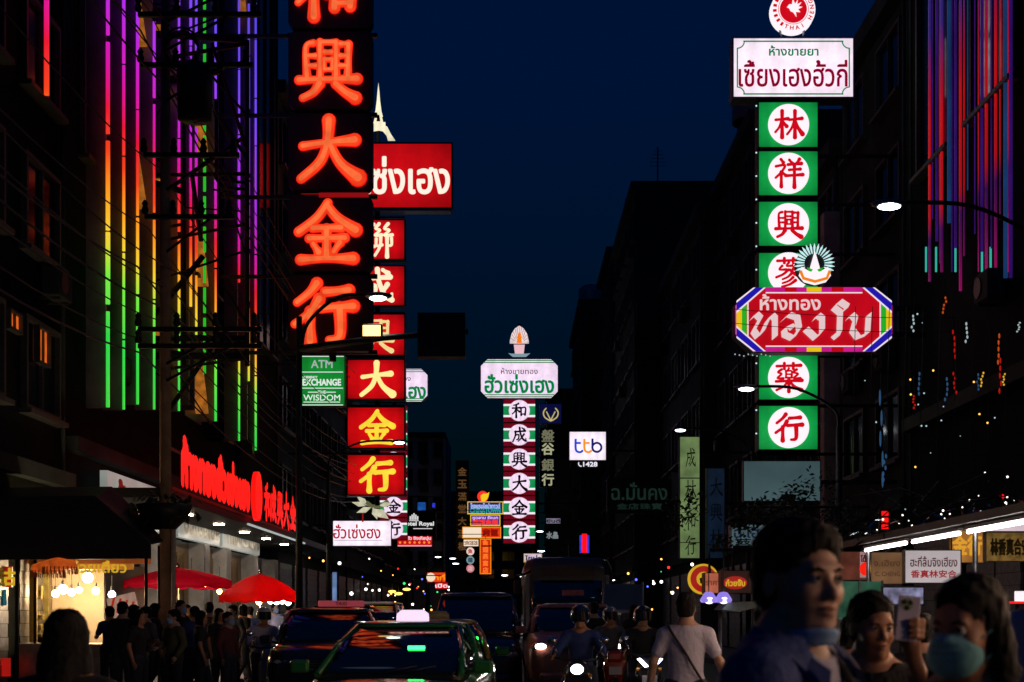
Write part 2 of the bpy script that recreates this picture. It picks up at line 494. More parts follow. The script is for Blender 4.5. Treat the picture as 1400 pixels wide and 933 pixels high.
def sdf_obj(name, f, lo, hi, h, mat, parent=None, rough=0.0):
    V, Q = surface(f, lo, hi, h, rough)
    me = bpy.data.meshes.new(name); me.from_pydata(V.tolist(), [], Q.tolist())
    # drop crumbs: keep pieces above 4% of the faces
    bm = bmesh.new(); bm.from_mesh(me); bm.faces.ensure_lookup_table()
    seen = set(); comps = []
    for fc in bm.faces:
        if fc.index in seen: continue
        st = [fc]; seen.add(fc.index); c = []
        while st:
            g = st.pop(); c.append(g)
            for e in g.edges:
                for o2 in e.link_faces:
                    if o2.index not in seen: seen.add(o2.index); st.append(o2)
        comps.append(c)
    tot = len(bm.faces); big = max((len(c) for c in comps), default=0)
    kill = [x for c in comps if len(c) < max(.06 * tot, 1) and len(c) != big for x in c]
    if kill: bmesh.ops.delete(bm, geom=kill, context='FACES')
    bmesh.ops.recalc_face_normals(bm, faces=bm.faces[:])
    bm.to_mesh(me); bm.free()
    me.polygons.foreach_set('use_smooth', [True] * len(me.polygons))
    me.materials.append(mat)
    o = bpy.data.objects.new(name, me); COL.objects.link(o)
    if parent is not None: o.parent = parent
    return o

def rotm(yaw=0, pitch=0, roll=0):
    return (Matrix.Rotation(R(yaw), 3, 'Z') @ Matrix.Rotation(R(pitch), 3, 'X') @ Matrix.Rotation(R(roll), 3, 'Y'))

def head_sdf(f, C, M, s=1.0, fem=False):
    """features in head space: x right, -y forward, z up, origin between the ears at eye height"""
    Mn = np.array(M)
    def W(p): return tuple(Vector(C) + M @ (Vector(p) * s))
    def e(c, r, k=.02, op='u'): f.ell(W(c), tuple(v * s for v in r), k * s, op, Mn)
    def c(a, b, ra, rb=None, k=.015, op='u'): f.cap(W(a), W(b), ra * s, None if rb is None else rb * s, k * s, op)
    e((0, .016, .035), (.076, .096, .086))
    e((0, -.026, -.028), (.060, .064, .082), .03)
    e((0, -.042, -.082), (.043 if fem else .048, .040, .034), .03)
    for x in (-1, 1):
        e((x * .036, -.056, -.030), (.027, .026, .024), .025)
        c((x * .050, .0, -.075), (x * .030, -.055, -.098), .016, .014, .02)
    c((-.034, -.078, .022), (.034, -.078, .022), .011, None, .018)
    for x in (-1, 1): e((x * .031, -.098, .001), (.019, .017, .013), .014, 's')
    c((0, -.084, .006), (0, -.106, -.032), .007, .0115, .012)
    for x in (-1, 1): e((x * .012, -.094, -.037), (.009, .011, .008), .008)
    e((0, -.087, -.061), (.023, .012, .0065), .008)
    e((0, -.084, -.074), (.020, .012, .0075), .008)
    c((-.019, -.099, -.0672), (.019, -.099, -.0672), .0025, None, .004, 's')
    e((0, -.072, -.104), (.020, .020, .016), .02)
    for x in (-1, 1):
        e((x * .077, .016, -.012), (.009, .019, .031), .008)
        e((x * .083, .010, -.010), (.005, .010, .018), .005, 's')
    return W

def person(label, loc, head, skin, hair_m, H=1.72, pose=None, fem=False, h=.006, yaw=0, pitch=0, roll=0,
           shirt=None, jacket=None, trousers=None, hair='short', mask=None, sleeve='short', shoes=None,
           eyes=True, strap=None, group=None, name='person', long_sleeve_hands=True):
    """pose: dict of joints in metres for a 1.72 m body facing -Y"""
    k = H / 1.72
    J = dict(sL=(.168, .01, 1.372), eL=(.235, .03, 1.14), wL=(.235, -.05, .90),
             sR=(-.168, .01, 1.372), eR=(-.235, .03, 1.14), wR=(-.235, -.05, .90),
             hL=(.09, .0, .93), kL=(.10, -.02, .50), aL=(.10, .03, .09),
             hR=(-.09, .0, .93), kR=(-.10, -.02, .50), aR=(-.10, .03, .09), neck=(0, .02, 1.46), head=(0, -.012, 1.60))
    J.update({q: v for q, v in (pose or {}).items() if not q.startswith('hand')})
    J = {a: tuple(v * k for v in b) for a, b in J.items()}
    tor = Vector(J['neck']) - Vector((J['hL'][0] + J['hR'][0], J['hL'][1] + J['hR'][1], J['hL'][2] + J['hR'][2])) / 2
    hip = (Vector(J['hL']) + Vector(J['hR'])) / 2
    def T(u, y=0): return hip + tor * u + Vector((0, y * k, 0))
    sw = .92 if fem else 1.0
    def torso(f, g=0.0, low=True):
        f.ell(T(.70), ((.150 * sw + g) * k, (.098 + g) * k, (.185 + g) * k), .05)
        f.ell(T(.36, -.006), ((.132 * sw + g) * k, (.094 + g) * k, (.16 + g) * k), .06)
        if low: f.ell(T(.04, .006), ((.158 + g) * k, (.108 + g) * k, (.13 + g) * k), .06)
        for a in ('L', 'R'):
            f.cap(T(.90), J['s' + a], (.056 + g) * k, (.050 + g) * k, .06); f.cap(T(1.0, .02), J['s' + a], (.034 + g * .6) * k, (.040 + g * .6) * k, .06)
        if fem:
            for x in (-1, 1): f.ell(T(.68, -.075) + Vector((x * .065 * k, 0, 0)), ((.05 + g) * k,) * 3, .04)
    def arm(f, a, g=0.0, upto=2.0):
        s_, e_, w_ = (Vector(J[q + a]) for q in 'sew')
        ee = s_ + (e_ - s_) * min(upto, 1)
        f.cap(s_, ee, (.049 + g) * k, (.040 + g - .006 * min(upto, 1)) * k, .03)
        if upto > 1:
            we = e_ + (w_ - e_) * (upto - 1)
            f.cap(e_, we, (.038 + g) * k, (.027 + g) * k, .02)
    def leg(f, a, g=0.0):
        f.cap(J['h' + a], J['k' + a], (.086 + g) * k, (.056 + g) * k, .05)
        f.cap(J['k' + a], J['a' + a], (.054 + g) * k, (.040 + g) * k, .03)
    def foot(f, a, g=0.0):
        ak = Vector(J['a' + a])
        f.cap(ak + Vector((0, .03, -.03)), ak + Vector((0, -.15, -.052)), .042 + g, .034 + g, .03)
    body = SDF(); torso(body)
    for a in 'LR': arm(body, a); leg(body, a); foot(body, a)
    body.cap(T(.93), T(1.03), .07 * k, .056 * k, .05)
    M = rotm(yaw, pitch, roll); C = J['head']
    body.cap(T(.97), tuple(Vector(C) + M @ Vector((0, .025, -.06))), .056 * k, .052 * k, .03)
    hsd = SDF(); Wf = head_sdf(hsd, C, M, k * (.97 if fem else 1.0), fem)
    body.sub(hsd, 0, .02, 'u')
    # hands: palm, four fingers, thumb
    for a in 'LR':
        e_, w_ = Vector(J['e' + a]), Vector(J['w' + a]); d = (w_ - e_).normalized()
        hp = (pose or {}).get('hand' + a)
        if hp:
            for (p0, p1, r0, r1) in hp: body.cap(tuple(v * k for v in p0), tuple(v * k for v in p1), r0, r1, .008)
        else:
            fw = Vector((0, -1, 0)); sd = d.cross(fw).normalized(); fw = sd.cross(d).normalized()
            pc = w_ + d * .045
            body.ell(pc, (.016, .038, .048), .015, 'u', np.array(Matrix((sd, fw, d)).transposed()))
            for i, (o, L_) in enumerate(((-.028, .068), (-.010, .08), (.009, .075), (.026, .06))):
                b0 = w_ + d * .085 - fw * o; b1 = b0 + d * L_ * .55 + sd * (-.006 if a == 'L' else .006); b2 = b1 + d * L_ * .35 + sd * (-.02 if a == 'L' else .02)
                body.cap(b0, b1, .0085, .008, .006); body.cap(b1, b2, .008, .0065, .004)
            t0 = w_ + d * .03 + fw * .03; body.cap(t0, t0 + d * .035 + fw * .022, .012, .010, .01); body.cap(t0 + d * .035 + fw * .022, t0 + d * .065 + fw * .026, .010, .008, .004)
    pts = np.array([J[q] for q in J]); lo = pts.min(0) - .22; hi = pts.max(0) + .2; lo[2] = -.02; hi[2] = C[2] + .17
    if pose and any(q.startswith('hand') for q in pose):
        hp = np.array([[v * k for v in p] for q in pose if q.startswith('hand') for seg in pose[q] for p in seg[:2]])
        lo = np.minimum(lo, hp.min(0) - .05); hi = np.maximum(hi, hp.max(0) + .05)
    o = sdf_obj(name, body, lo, hi, h, skin)
    tag(o, label, 'person', group)
    hh = max(h, .005)
    # clothing over the body
    if trousers:
        t = SDF(); t.ell(T(.04, .006), (.170 * k, .120 * k, .14 * k), .06)
        for a in 'LR': leg(t, a, .016)
        t.plane((0, 0, 1), T(.16).z, .01, 'i')
        for a in 'LR':
            pass
        t.plane((0, 0, -1), -(min(J['aL'][2], J['aR'][2]) + .01), .01, 'i')
        sdf_obj('trousers', t, lo, hi, max(h, .009), trousers, o)
    if shoes:
        for a in 'LR':
            t = SDF(); foot(t, a, .008)
            ak = np.array(J['a' + a])
            sdf_obj('shoe', t, ak - .24, ak + .12, max(h, .009), shoes, o)
    def top(nm, m, g, slv, openfront=False, low=-.02, collar=False):
        t = SDF(); torso(t, g)
        t.plane((0, 0, -1), -(T(low).z), .012, 'i')
        for a in 'LR':
            sl = SDF(); arm(sl, a, g + .006, {'short': .62, 'long': 1.93, 'none': .05}[slv])
            t.sub(sl, 0, .03, 'u')
        t.cap(T(.93), T(1.0), (.062 + g) * k, (.055 + g) * k, .04)
        t.plane(tuple(tor.normalized()), float(T(1.0 if not collar else 1.04) @ tor.normalized()), .01, 'i')
        if openfront:
            p0 = T(.6); cc = (p0.x + openfront, p0.y - .17 * k, p0.z)
            t.ell(T(1.0, -.12) + Vector((openfront, 0, 0)), (.085 * k, .13 * k, .30 * k), .015, 's')
            t.box((T(.3).x + openfront, T(.3).y - .19 * k, T(.3).z), (.05 * k, .13 * k, .42 * k), .015, 's')
        else:
            t.ell(T(1.03, -.07), (.075 * k, .06 * k, .055 * k), .012, 's')
        return sdf_obj(nm, t, lo, hi, hh, m, o, .0025 if h < .01 else 0)
    if shirt: top('shirt', shirt, .013, sleeve if not jacket else 'short')
    if jacket:
        jk = top('jacket', jacket, .022, 'long', openfront=.015, low=-.1, collar=True)
        for x in (-1, 1):   # collar leaves
            t = MB()
            a0 = T(1.0, .075) + Vector((x * .03, 0, .012)); 
            r = [T(1.06, .06) + Vector((x * .055, 0, 0)), T(1.02, -.02) + Vector((x * .098, 0, 0)), T(.88, -.125) + Vector((x * .075, 0, 0)), T(.80, -.135) + Vector((x * .115, 0, 0)), T(.93, -.07) + Vector((x * .15, 0, 0)), T(1.0, .06) + Vector((x * .11, 0, 0))]
            n_ = len(r); t.add(r + [q + Vector((0, -.008, .008)) for q in r], [list(range(n_))[::-1], list(range(n_, 2 * n_))] + [(i, (i + 1) % n_, (i + 1) % n_ + n_, i + n_) for i in range(n_)])
            t.build('collar', jacket, jk)
    hs = k * (.97 if fem else 1.0)
    if hair:
        t = SDF(); Mn = np.array(M)
        def e(c, r, kk=.02, op='u'): t.ell(Wf(c), tuple(v * hs for v in r), kk, op, Mn)
        e((0, .024, .048), (.086, .104, .091))
        if hair == 'tall':
            e((0, -.035, .085), (.058, .050, .032), .04); e((.01, .03, .088), (.062, .066, .030), .04)
        e((0, .055, -.02), (.074, .062, .075), .03)
        if hair in ('long', 'bob'):
            for x in (-1, 1): t.cap(Wf((x * .066, .02, .02)), Wf((x * .085, .03, -.12)), .03, .034, .03)
            e((0, .06, -.08), (.085, .05, .12), .03)
        if hair == 'long':
            t.cap(Wf((0, .07, -.1)), tuple(T(.72, .12)), .075, .07, .05)
        if hair == 'tied':
            t.cap(Wf((0, .1, .02)), Wf((0, .14, -.02)), .03, .038, .02)
        e((0, -.075, -.025), (.066 if hair != 'bob' else .058, .062, .090), .012, 's')
        if hair not in ('long', 'bob'):
            for x in (-1, 1): e((x * .085, .004, -.028), (.022, .03, .04), .01, 's')
            t.plane(tuple(M @ Vector((0, 0, -1))), float(-(Vector(Wf((0, 0, -.075))) @ (M @ Vector((0, 0, 1))))), .01, 'i')
        Cn = np.array(Wf((0, .03, 0)))
        sdf_obj('hair', t, Cn - (.24 if hair != 'long' else .55), Cn + .24, max(h, .005), hair_m, o, .006 if h < .012 else .008)
    if eyes:
        for x in (-1, 1):
            eb = MB().sphere((0, 0, 0), .0125 * hs, 12, 8).build('eye', M_eye, o, Wf((x * .031, -.0775, .001)))
            d = M @ Vector((0, -1, 0))
            ir = MB().sphere((d.x * .0085 * hs, d.y * .0085 * hs, d.z * .0085 * hs), .0062 * hs, 10, 6).build('iris', M_iris, eb)
            MB().tube([Wf((x * .014, -.091, .019)), Wf((x * .030, -.0905, .0245)), Wf((x * .047, -.080, .019))], [.003 * hs, .0042 * hs, .002 * hs], 6).build('eyebrow', hair_m, o)
            MB().tube([Wf((x * .018, -.0885, .0035)), Wf((x * .031, -.0905, .0085)), Wf((x * .045, -.083, .003))], [.0014 * hs, .0022 * hs, .0014 * hs], 6).build('eyelid', hair_m, o)
        MB().lathe([(.001, .0), (.014, .0008), (.020, -.001)], 12).v
        lp = SDF(); lp.ell(Wf((0, -.0895, -.061)), tuple(v * hs for v in (.021, .0115, .006)), .004, 'u', np.array(M)); lp.ell(Wf((0, -.0865, -.0742)), tuple(v * hs for v in (.018, .0115, .007)), .004, 'u', np.array(M))
        Cl = np.array(Wf((0, -.085, -.067)))
        sdf_obj('lips', lp, Cl - .04, Cl + .04, .0025, M_lips, o)
    if mask:
        mm, where = mask
        t = SDF(); Mn = np.array(M)
        if where == 'on':
            t.ell(Wf((0, -.036, -.058)), tuple(v * hs for v in (.074, .086, .078)), .02, 'u', Mn)
            t.cap(Wf((0, -.09, -.005)), Wf((0, -.106, -.03)), .017 * hs, .020 * hs, .03)
            t.ell(Wf((0, -.085, -.062)), tuple(v * hs for v in (.080, .092, .058)), .012, 'i', Mn)
            for zz in (-.035, -.055, -.075):
                t.cap(Wf((-.06, -.108, zz)), Wf((0, -.128, zz)), .005 * hs, None, .008, 's'); t.cap(Wf((.06, -.108, zz)), Wf((0, -.128, zz)), .005 * hs, None, .008, 's')
        else:
            t.sub(hsd, .010, .01, 'u'); t.p[-1] = ('f', hsd, .012, None, None, .01, 'u')
            t.cap(Wf((0, -.02, -.13)), Wf((0, .0, -.14)), .066 * hs, None, .02)
            t.ell(Wf((0, -.06, -.122)), tuple(v * hs for v in (.07, .085, .020)), .01, 'i', Mn)
        Cm = np.array(Wf((0, -.05, -.06)))
        mo = sdf_obj('face_mask', t, Cm - .17, Cm + .17, .004, mm, o)
        if where == 'on':
            for x in (-1, 1):
                MB().tube([Wf((x * .062, -.06, -.03)), Wf((x * .078, -.01, -.0)), Wf((x * .088, .025, .0)), Wf((x * .086, .03, -.03)), Wf((x * .06, -.05, -.09))], .0016, 6).build('ear_loop', mm, mo)
    if strap:
        MB().tube(smooth_path([tuple(q) for q in [T(u, y) + Vector((x, 0, 0)) for x, y, u in strap[1]]], 5), .012, 6).build('strap', strap[0], o)
    o.location = loc; o.rotation_euler = (0, 0, R(head))
    return o
# ------------------------------------------------------------------ shared materials
M_skin_a = paint('skin_light', (.42, .25, .17), .5, var=.16, scale=30, bump=.12)
M_skin_b = paint('skin_tan', (.40, .19, .095), .5, var=.16, scale=30, bump=.12)
M_lips = paint('lip_skin', (.28, .10, .075), .45, var=.1)
M_eye = paint('eye_white', (.6, .58, .55), .25, var=.05)
M_iris = paint('eye_iris', (.015, .009, .006), .12, var=.1)
M_hair = paint('black_hair', (.006, .0055, .0055), .6, var=.5, scale=90, bump=.5, spec=.18)
M_dark = paint('dark_metal', (.016, .018, .020), .5, .3, var=.4)
M_black = paint('black_paint', (.010, .011, .012), .55, var=.4, scale=3)
M_rubber = paint('tyre_rubber', (.012, .012, .012), .8, var=.3)
M_chrome = paint('chrome', (.55, .56, .58), .18, 1.0, var=.15)
M_steel = paint('galvanised_steel', (.22, .23, .24), .45, .8, var=.35, scale=9)
M_soot = paint('soot_black_wall', (.010, .013, .013), .95, var=.5, scale=.6, spec=.06)
M_glass = paint('dark_glass', (.004, .006, .008), .05, var=.2, spec=.8); M_glass.node_tree.nodes['Principled BSDF'].inputs['IOR'].default_value = 1.9
M_pane = paint('window_pane', (.006, .010, .014), .12, var=.5, scale=.8, spec=.6)
M_conc = paint('stained_concrete', (.030, .046, .043), .9, var=.55, scale=.5, bump=.3, spec=.12)
M_conc2 = paint('grey_plaster', (.042, .058, .057), .9, var=.5, scale=.4, bump=.3, spec=.12)
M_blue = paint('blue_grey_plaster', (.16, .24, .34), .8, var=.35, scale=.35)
M_frame = paint('window_frame', (.05, .06, .06), .6, var=.4)
M_marble = paint('grey_marble', (.46, .46, .45), .3, var=.35, scale=1.4)
M_bronze = paint('bronze_panel', (.24, .15, .06), .35, .6, var=.4, scale=1.5)
M_tan = paint('tan_wood', (.24, .15, .085), .7, var=.35, scale=5)
M_white = paint('white_paint', (.70, .70, .70), .5, var=.08)
M_lamp = emit('lamp_lens', (240, 248, 255), 8)
M_tube = emit('fluorescent_tube', (255, 240, 235), 9)
M_tubeN = emit('added_near_tube', (255, 206, 172), 200)  # for the added unseen tubes that brighten the foreground people
M_warm = emit('warm_bulb', (255, 205, 140), 40)
M_white_e = lightbox('white_lightbox', (252, 236, 250), 1, 1, 1.0, .12)
M_foliage = paint('foliage', (.022, .05, .024), .6, var=.5, scale=4)
M_bark = paint('bark', (.06, .045, .032), .9, var=.4, scale=12, bump=.6)
GREY = 0

# ------------------------------------------------------------------ ground
asphalt = paint('asphalt', (.045, .046, .048), .55, var=.35, scale=1.2, bump=.35)
struct('ground', MB().box((0, 900, -.3), (3000, 2200, .5)), paint('ground_soil', (.05, .05, .045), .9))
struct('road', MB().box((0, 110, -.028), (12.6, 300, .048)), asphalt)
paving = paint('paving_slabs', (.15, .145, .14), .75, var=.3, scale=2.5, bump=.3)
struct('left_pavement', MB().box((-9.2, 110, .02), (6.4, 300, .22)), paving)
struct('right_pavement', MB().box((9.4, 110, .02), (6.0, 300, .22)), paving)
kerb = paint('kerb_stone', (.24, .235, .22), .8, var=.3, scale=4)
struct('left_kerb', MB().box((-5.935, 110, .03), (.14, 300, .24)), kerb)
struct('right_kerb', MB().box((6.34, 110, .03), (.14, 300, .24)), kerb)
mk = MB()
for x in (-2.1, 2.1):
    for i in range(24): mk.box((x, 8 + i * 8, .001), (.12, 3.2, .006))
struct('lane_markings', mk, paint('road_paint', (.62, .62, .60), .6, var=.25, scale=9))

# ------------------------------------------------------------------ buildings
PANE_ME = {}
def building(label, cat, side, xf, Y0, Y1, H, bays, floors, mat, depth=9.0, z1=4.2, group=None, facing=None, name='shophouse'):
    """row building; street front in local -Y"""
    W_ = Y1 - Y0
    if facing == 'south':
        root = thing(name, label, cat, ((xf[0] + xf[1]) / 2, Y0, 0), 0, group); W_ = xf[1] - xf[0]
    else:
        root = thing(name, label, cat, (side * xf, (Y0 + Y1) / 2, 0), R(90) if side < 0 else R(-90), group)
    MB().box((0, depth / 2, H / 2), (W_ - .03, depth, H)).build('wall', mat, root)
    MB().box((0, -.10, H - .25), (W_ - .05, .5, .5)).build('cornice', M_conc2, root)
    MB().box((0, -.06, z1), (W_ - .05, .4, .3)).build('string_course', M_conc2, root)
    bw = W_ / bays; fh = (H - z1 - .8) / max(floors, 1)
    key = (round(bw, 2), round(fh, 2))
    if key not in PANE_ME:
        fw, fz = bw * .62, fh * .55
        fr = MB()
        for sx in (-1, 1): fr.box((sx * fw / 2, -.05, 0), (.09, .14, fz + .09))
        for sz in (-1, 1): fr.box((0, -.05, sz * fz / 2), (fw - .09, .14, .09))
        fr.box((0, -.04, 0), (.06, .10, fz - .09)); fr.box((0, -.10, -fz / 2 - .1), (fw + .3, .28, .09))
        PANE_ME[key] = (fr.mesh('window', M_frame), MB().box((0, -.012, 0), (fw, .016, fz)).mesh('pane', M_pane))
    fm, pm = PANE_ME[key]
    for i in range(bays):
        for j in range(floors):
            o = bpy.data.objects.new('window', fm); COL.objects.link(o); o.parent = root
            o.location = (-W_ / 2 + (i + .5) * bw, 0, z1 + .5 + (j + .5) * fh)
            q = bpy.data.objects.new('pane', pm); COL.objects.link(q); q.parent = o
    for i in range(bays):
        sh = MB()
        x0 = -W_ / 2 + (i + .5) * bw
        for r in range(14): sh.box((x0, -.04 - .012 * (r % 2), .3 + r * .24), (bw * .8, .05, .23))
        sh.build('shutter', M_steel, root)
    rnd = random.Random(int(Y0 * 10) + int(H))
    for q in range(min(bays, 4)):
        i = rnd.randrange(bays); j = rnd.randrange(max(floors, 1))
        x = -W_ / 2 + (i + .5) * bw + bw * .1; z = z1 + .5 + (j + .06) * fh
        a = MB().bbox((x, -.26, z), (.8, .34, .56), .03).box((x - .25, -.2, z - .3), (.05, .4, .06)).box((x + .25, -.2, z - .3), (.05, .4, .06)).build('air_conditioner', M_conc2, root)
        disc_mb(.2, 18, .02, -.435).build('fan_grille', M_black, a, (x - .12, 0, z))
    MB().tube([(W_ / 2 - .3, -.08, .3), (W_ / 2 - .3, -.08, H - .6)], .05, 6).build('drain_pipe', M_conc2, root)
    return root

b_near = building('dark shophouse at the left edge with two orange lit windows', 'building', -1, 9.0, 13, 27.9, 17, 5, 4, M_soot)
b_neon = building('tall dark building with rainbow neon tubes down its front', 'building', -1, 9.0, 28, 53, 31, 5, 1, M_soot, z1=5.0)
building('dark shophouse behind the orange character sign', 'building', -1, 9.0, 53.1, 75, 22, 6, 5, M_conc2)
building('low dark shophouse behind the white and red sign', 'building', -1, 9.0, 75.1, 95, 13.5, 6, 3, M_conc)
building('low dark shophouse far down the left side of the street', 'building', -1, 9.3, 95.1, 122, 9.5, 7, 2, M_conc2)
b_neonR = building('dark building with red and purple neon strips at the right edge', 'building', 1, 9.5, 14, 33, 30, 5, 1, M_soot, z1=6.0)
building('dark shophouse just left of the right-hand neon strips', 'building', 1, 9.5, 33.1, 40, 17, 2, 4, M_conc)
building('dark shophouse behind the green pharmacy column', 'building', 1, 9.5, 40.1, 52, 15.3, 4, 3, M_conc2)
building('taller dark shophouse left of the green pharmacy column', 'building', 1, 9.2, 52.1, 62, 20.5, 3, 4, M_conc)
building('dark shophouse beside the pale green vertical signboard', 'building', 1, 8.6, 62.1, 79, 20, 4, 4, M_conc2)
building('dark slab tower with a flat top against the dusk sky', 'building', 1, 7.2, 80, 97, 26.5, 5, 6, M_conc, depth=6, name='apartment_tower')
building('dark stepped building one step lower than the flat topped tower', 'building', 1, 7.0, 98, 109, 27.5, 4, 6, M_conc2, depth=7, name='apartment_tower')
building('far dark block at the low end of the right skyline steps', 'building', 1, 5.6, 110, 128, 26.5, 5, 6, M_conc, depth=8, name='apartment_tower')
building('farthest dark block closing the right side of the street', 'building', 1, 3.6, 129, 150, 22.5, 5, 5, M_conc2, depth=9, name='apartment_tower')
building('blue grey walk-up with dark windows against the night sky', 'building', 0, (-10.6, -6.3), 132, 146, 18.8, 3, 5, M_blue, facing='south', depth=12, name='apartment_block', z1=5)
building('wide dark block closing the far end of the street', 'building', 0, (-12, 3.4), 175, 190, 17, 6, 5, M_conc, facing='south', depth=12, name='apartment_block', z1=5)
# roof clutter on the right-hand roofs
for (x, y, z, lab) in ((8.6, 82, 26.5, 'thin mast on the flat topped tower'), (8.0, 100, 27.5, 'thin mast on the stepped building'), (10.5, 37, 17, 'thin mast on the roof right of the pharmacy column')):
    t = thing('roof_mast', lab, 'mast', (x, y, z))
    MB().tube([(0, 0, 0), (0, 0, 2.6)], .04).build('pole', M_dark, t)
    mb = MB()
    for i in range(5): mb.tube([(-.5 + .06 * i, 0, 1.5 + .22 * i), (.5 - .06 * i, 0, 1.5 + .22 * i)], .015, 5)
    mb.build('antenna', M_dark, t)
for (x, y, z, r, lab) in ((8.3, 90, 26.5, 1.0, 'round water tank on the flat topped tower'), (9.6, 55, 20.5, .9, 'round water tank on the shophouse left of the pharmacy column'), (6.6, 115, 26.5, 1.1, 'round water tank on the far right block')):
    t = thing('water_tank', lab, 'water tank', (x, y, z))
    MB().lathe([(r * .98, .5), (r, .6), (r, 1.9), (r * .7, 2.2), (.01, 2.35)], 20).build('drum', M_steel, t)
    mb = MB()
    for a in range(4): mb.tube([(r * .7 * math.cos(a * 1.57), r * .7 * math.sin(a * 1.57), 0), (r * .7 * math.cos(a * 1.57), r * .7 * math.sin(a * 1.57), .55)], .05)
    mb.build('stand', M_dark, t)

# orange lit windows of the near left building (local x = world Y - 20.45)
mo = emit('orange_window', (235, 110, 30), .8, .5, 3)
for (px0, px1, y0, y1) in ((4, 20, 428, 452), (44, 59, 450, 498)):
    Yc = 9.0 * F / (700 - (px0 + px1) / 2)
    w_ = 9.0 * F / (700 - px1) - 9.0 * F / (700 - px0)
    z0, z1 = ZZ(y1, Yc), ZZ(y0, Yc)
    f_ = MB(); xc, zc = Yc - 20.45, (z0 + z1) / 2
    for sx in (-1, 1): f_.box((xc + sx * w_ / 2, -.09, zc), (.05, .12, z1 - z0 + .05))
    for sz in (-1, 1): f_.box((xc, -.09, zc + sz * (z1 - z0) / 2), (w_ - .05, .12, .05))
    f_.box((xc, -.085, zc), (.04, .08, z1 - z0 - .05))
    w0 = f_.build('lit_window', M_frame, b_near)
    MB().box((xc, -.07, zc), (w_, .02, z1 - z0)).build('pane', mo, w0)

# neon facade (left): fins with tubes, ledges with their amber light emitted
RAIN = [(6, (40, 200, 60)), (7.4, (40, 205, 70)), (8.7, (110, 225, 60)), (9.5, (235, 200, 50)), (10.4, (245, 150, 25)), (11.3, (235, 60, 20)), (12.2, (225, 15, 45)), (13.4, (205, 20, 170)), (15, (170, 40, 225)), (18, (110, 70, 235)), (23, (60, 60, 200))]
m_rain = ramp_tube('rainbow_led_tube', RAIN, 1.12)
m_green_t = emit('green_led_tube', (40, 190, 40), .9)
m_amber = emit('painted_amber_ledge_light', (200, 120, 40), .55, .6, 5)  # amber light on the ledges, put into the material as emission
m_fin = paint('violet_grey_cladding', (.20, .17, .22), .4, .3, var=.4, scale=.8)
CN = 40.5  # world Y of the neon building's centre
tubes = [(115, 557), (138, 560), (158, 553), (182, 560), (200, 560), (218, 562), (235, 553), (243, 560), (271, 576), (305, 603), (319, 601), (329, 616)]
rt = random.Random(9)
for i, (px, yb) in enumerate(tubes):
    Y = 9.0 * F / (700 - px) ; x = Y - CN; zb = ZZ(yb, Y)
    r = .046 if px < 120 else .034
    fin = MB().box((x + .12, -.22, (zb + 30) / 2), (.08, .42, 30 - zb)).build('cladding_fin', m_fin, b_neon)
    t = MB()
    z = zb
    while z < 29:
        L_ = rt.uniform(1.5, 2.6)
        if rt.random() > .07: t.tube([(x, -.50, z), (x, -.50, min(z + L_, 29))], r * rt.uniform(.85, 1.1), 8)
        z += L_ + rt.choice((.05, .06, .16))
    t.build('neon_tube', m_rain, b_neon)
Y = 9.0 * F / (700 - 255); x = Y - CN
t = MB(); z = 8.2
while z < 29: t.tube([(x, -.5, z), (x, -.5, z + .7)], .04, 6); z += .84
t.build('neon_tube', m_green_t, b_neon)
Y = 9.0 * F / (700 - 38)
t = MB().tube([(Y - 20.45, -.35, 11.2), (Y - 20.45, -.35, 16.8)], .05, 8).build('neon_tube', m_rain, b_near)
for (px, py, w_) in ((172, 28, 1.2), (207, 88, .9), (262, 188, 1.0), (172, 252, 1.2), (207, 296, .9), (262, 365, 1.0), (206, 500, .9), (262, 540, 1.0), (320, 20, 1.4)):
    Y = 9.0 * F / (700 - px); z = ZZ(py, Y)
    l_ = MB().add([(Y - CN - w_ * .5, -.42, z + .75), (Y - CN + w_ * .25, -.42, z - .5), (Y - CN + w_ * .25, -.06, z - .5), (Y - CN - w_ * .5, -.06, z + .75),
                   (Y - CN - w_ * .5, -.42, z + .80), (Y - CN + w_ * .25, -.42, z - .45), (Y - CN + w_ * .25, -.06, z - .45), (Y - CN - w_ * .5, -.06, z + .80)],
                  [(0, 1, 2, 3), (4, 7, 6, 5), (0, 4, 5, 1), (1, 5, 6, 2), (2, 6, 7, 3), (3, 7, 4, 0)])
    l_.box((Y - CN, -.055, z + .25), (w_ * .7, .05, 1.3))
    l_.build('lit_ledge', m_amber, b_neon)
for (px, w_) in ((148, 1.2), (170, 1.5), (191, 1.0), (227, 1.5), (262, 2.0), (312, 1.2)):
    Y = 9.0 * F / (700 - px)
    MB().box((Y - CN, -.03, 18), (w_, .05, 22)).build('cladding_panel', m_fin, b_neon)

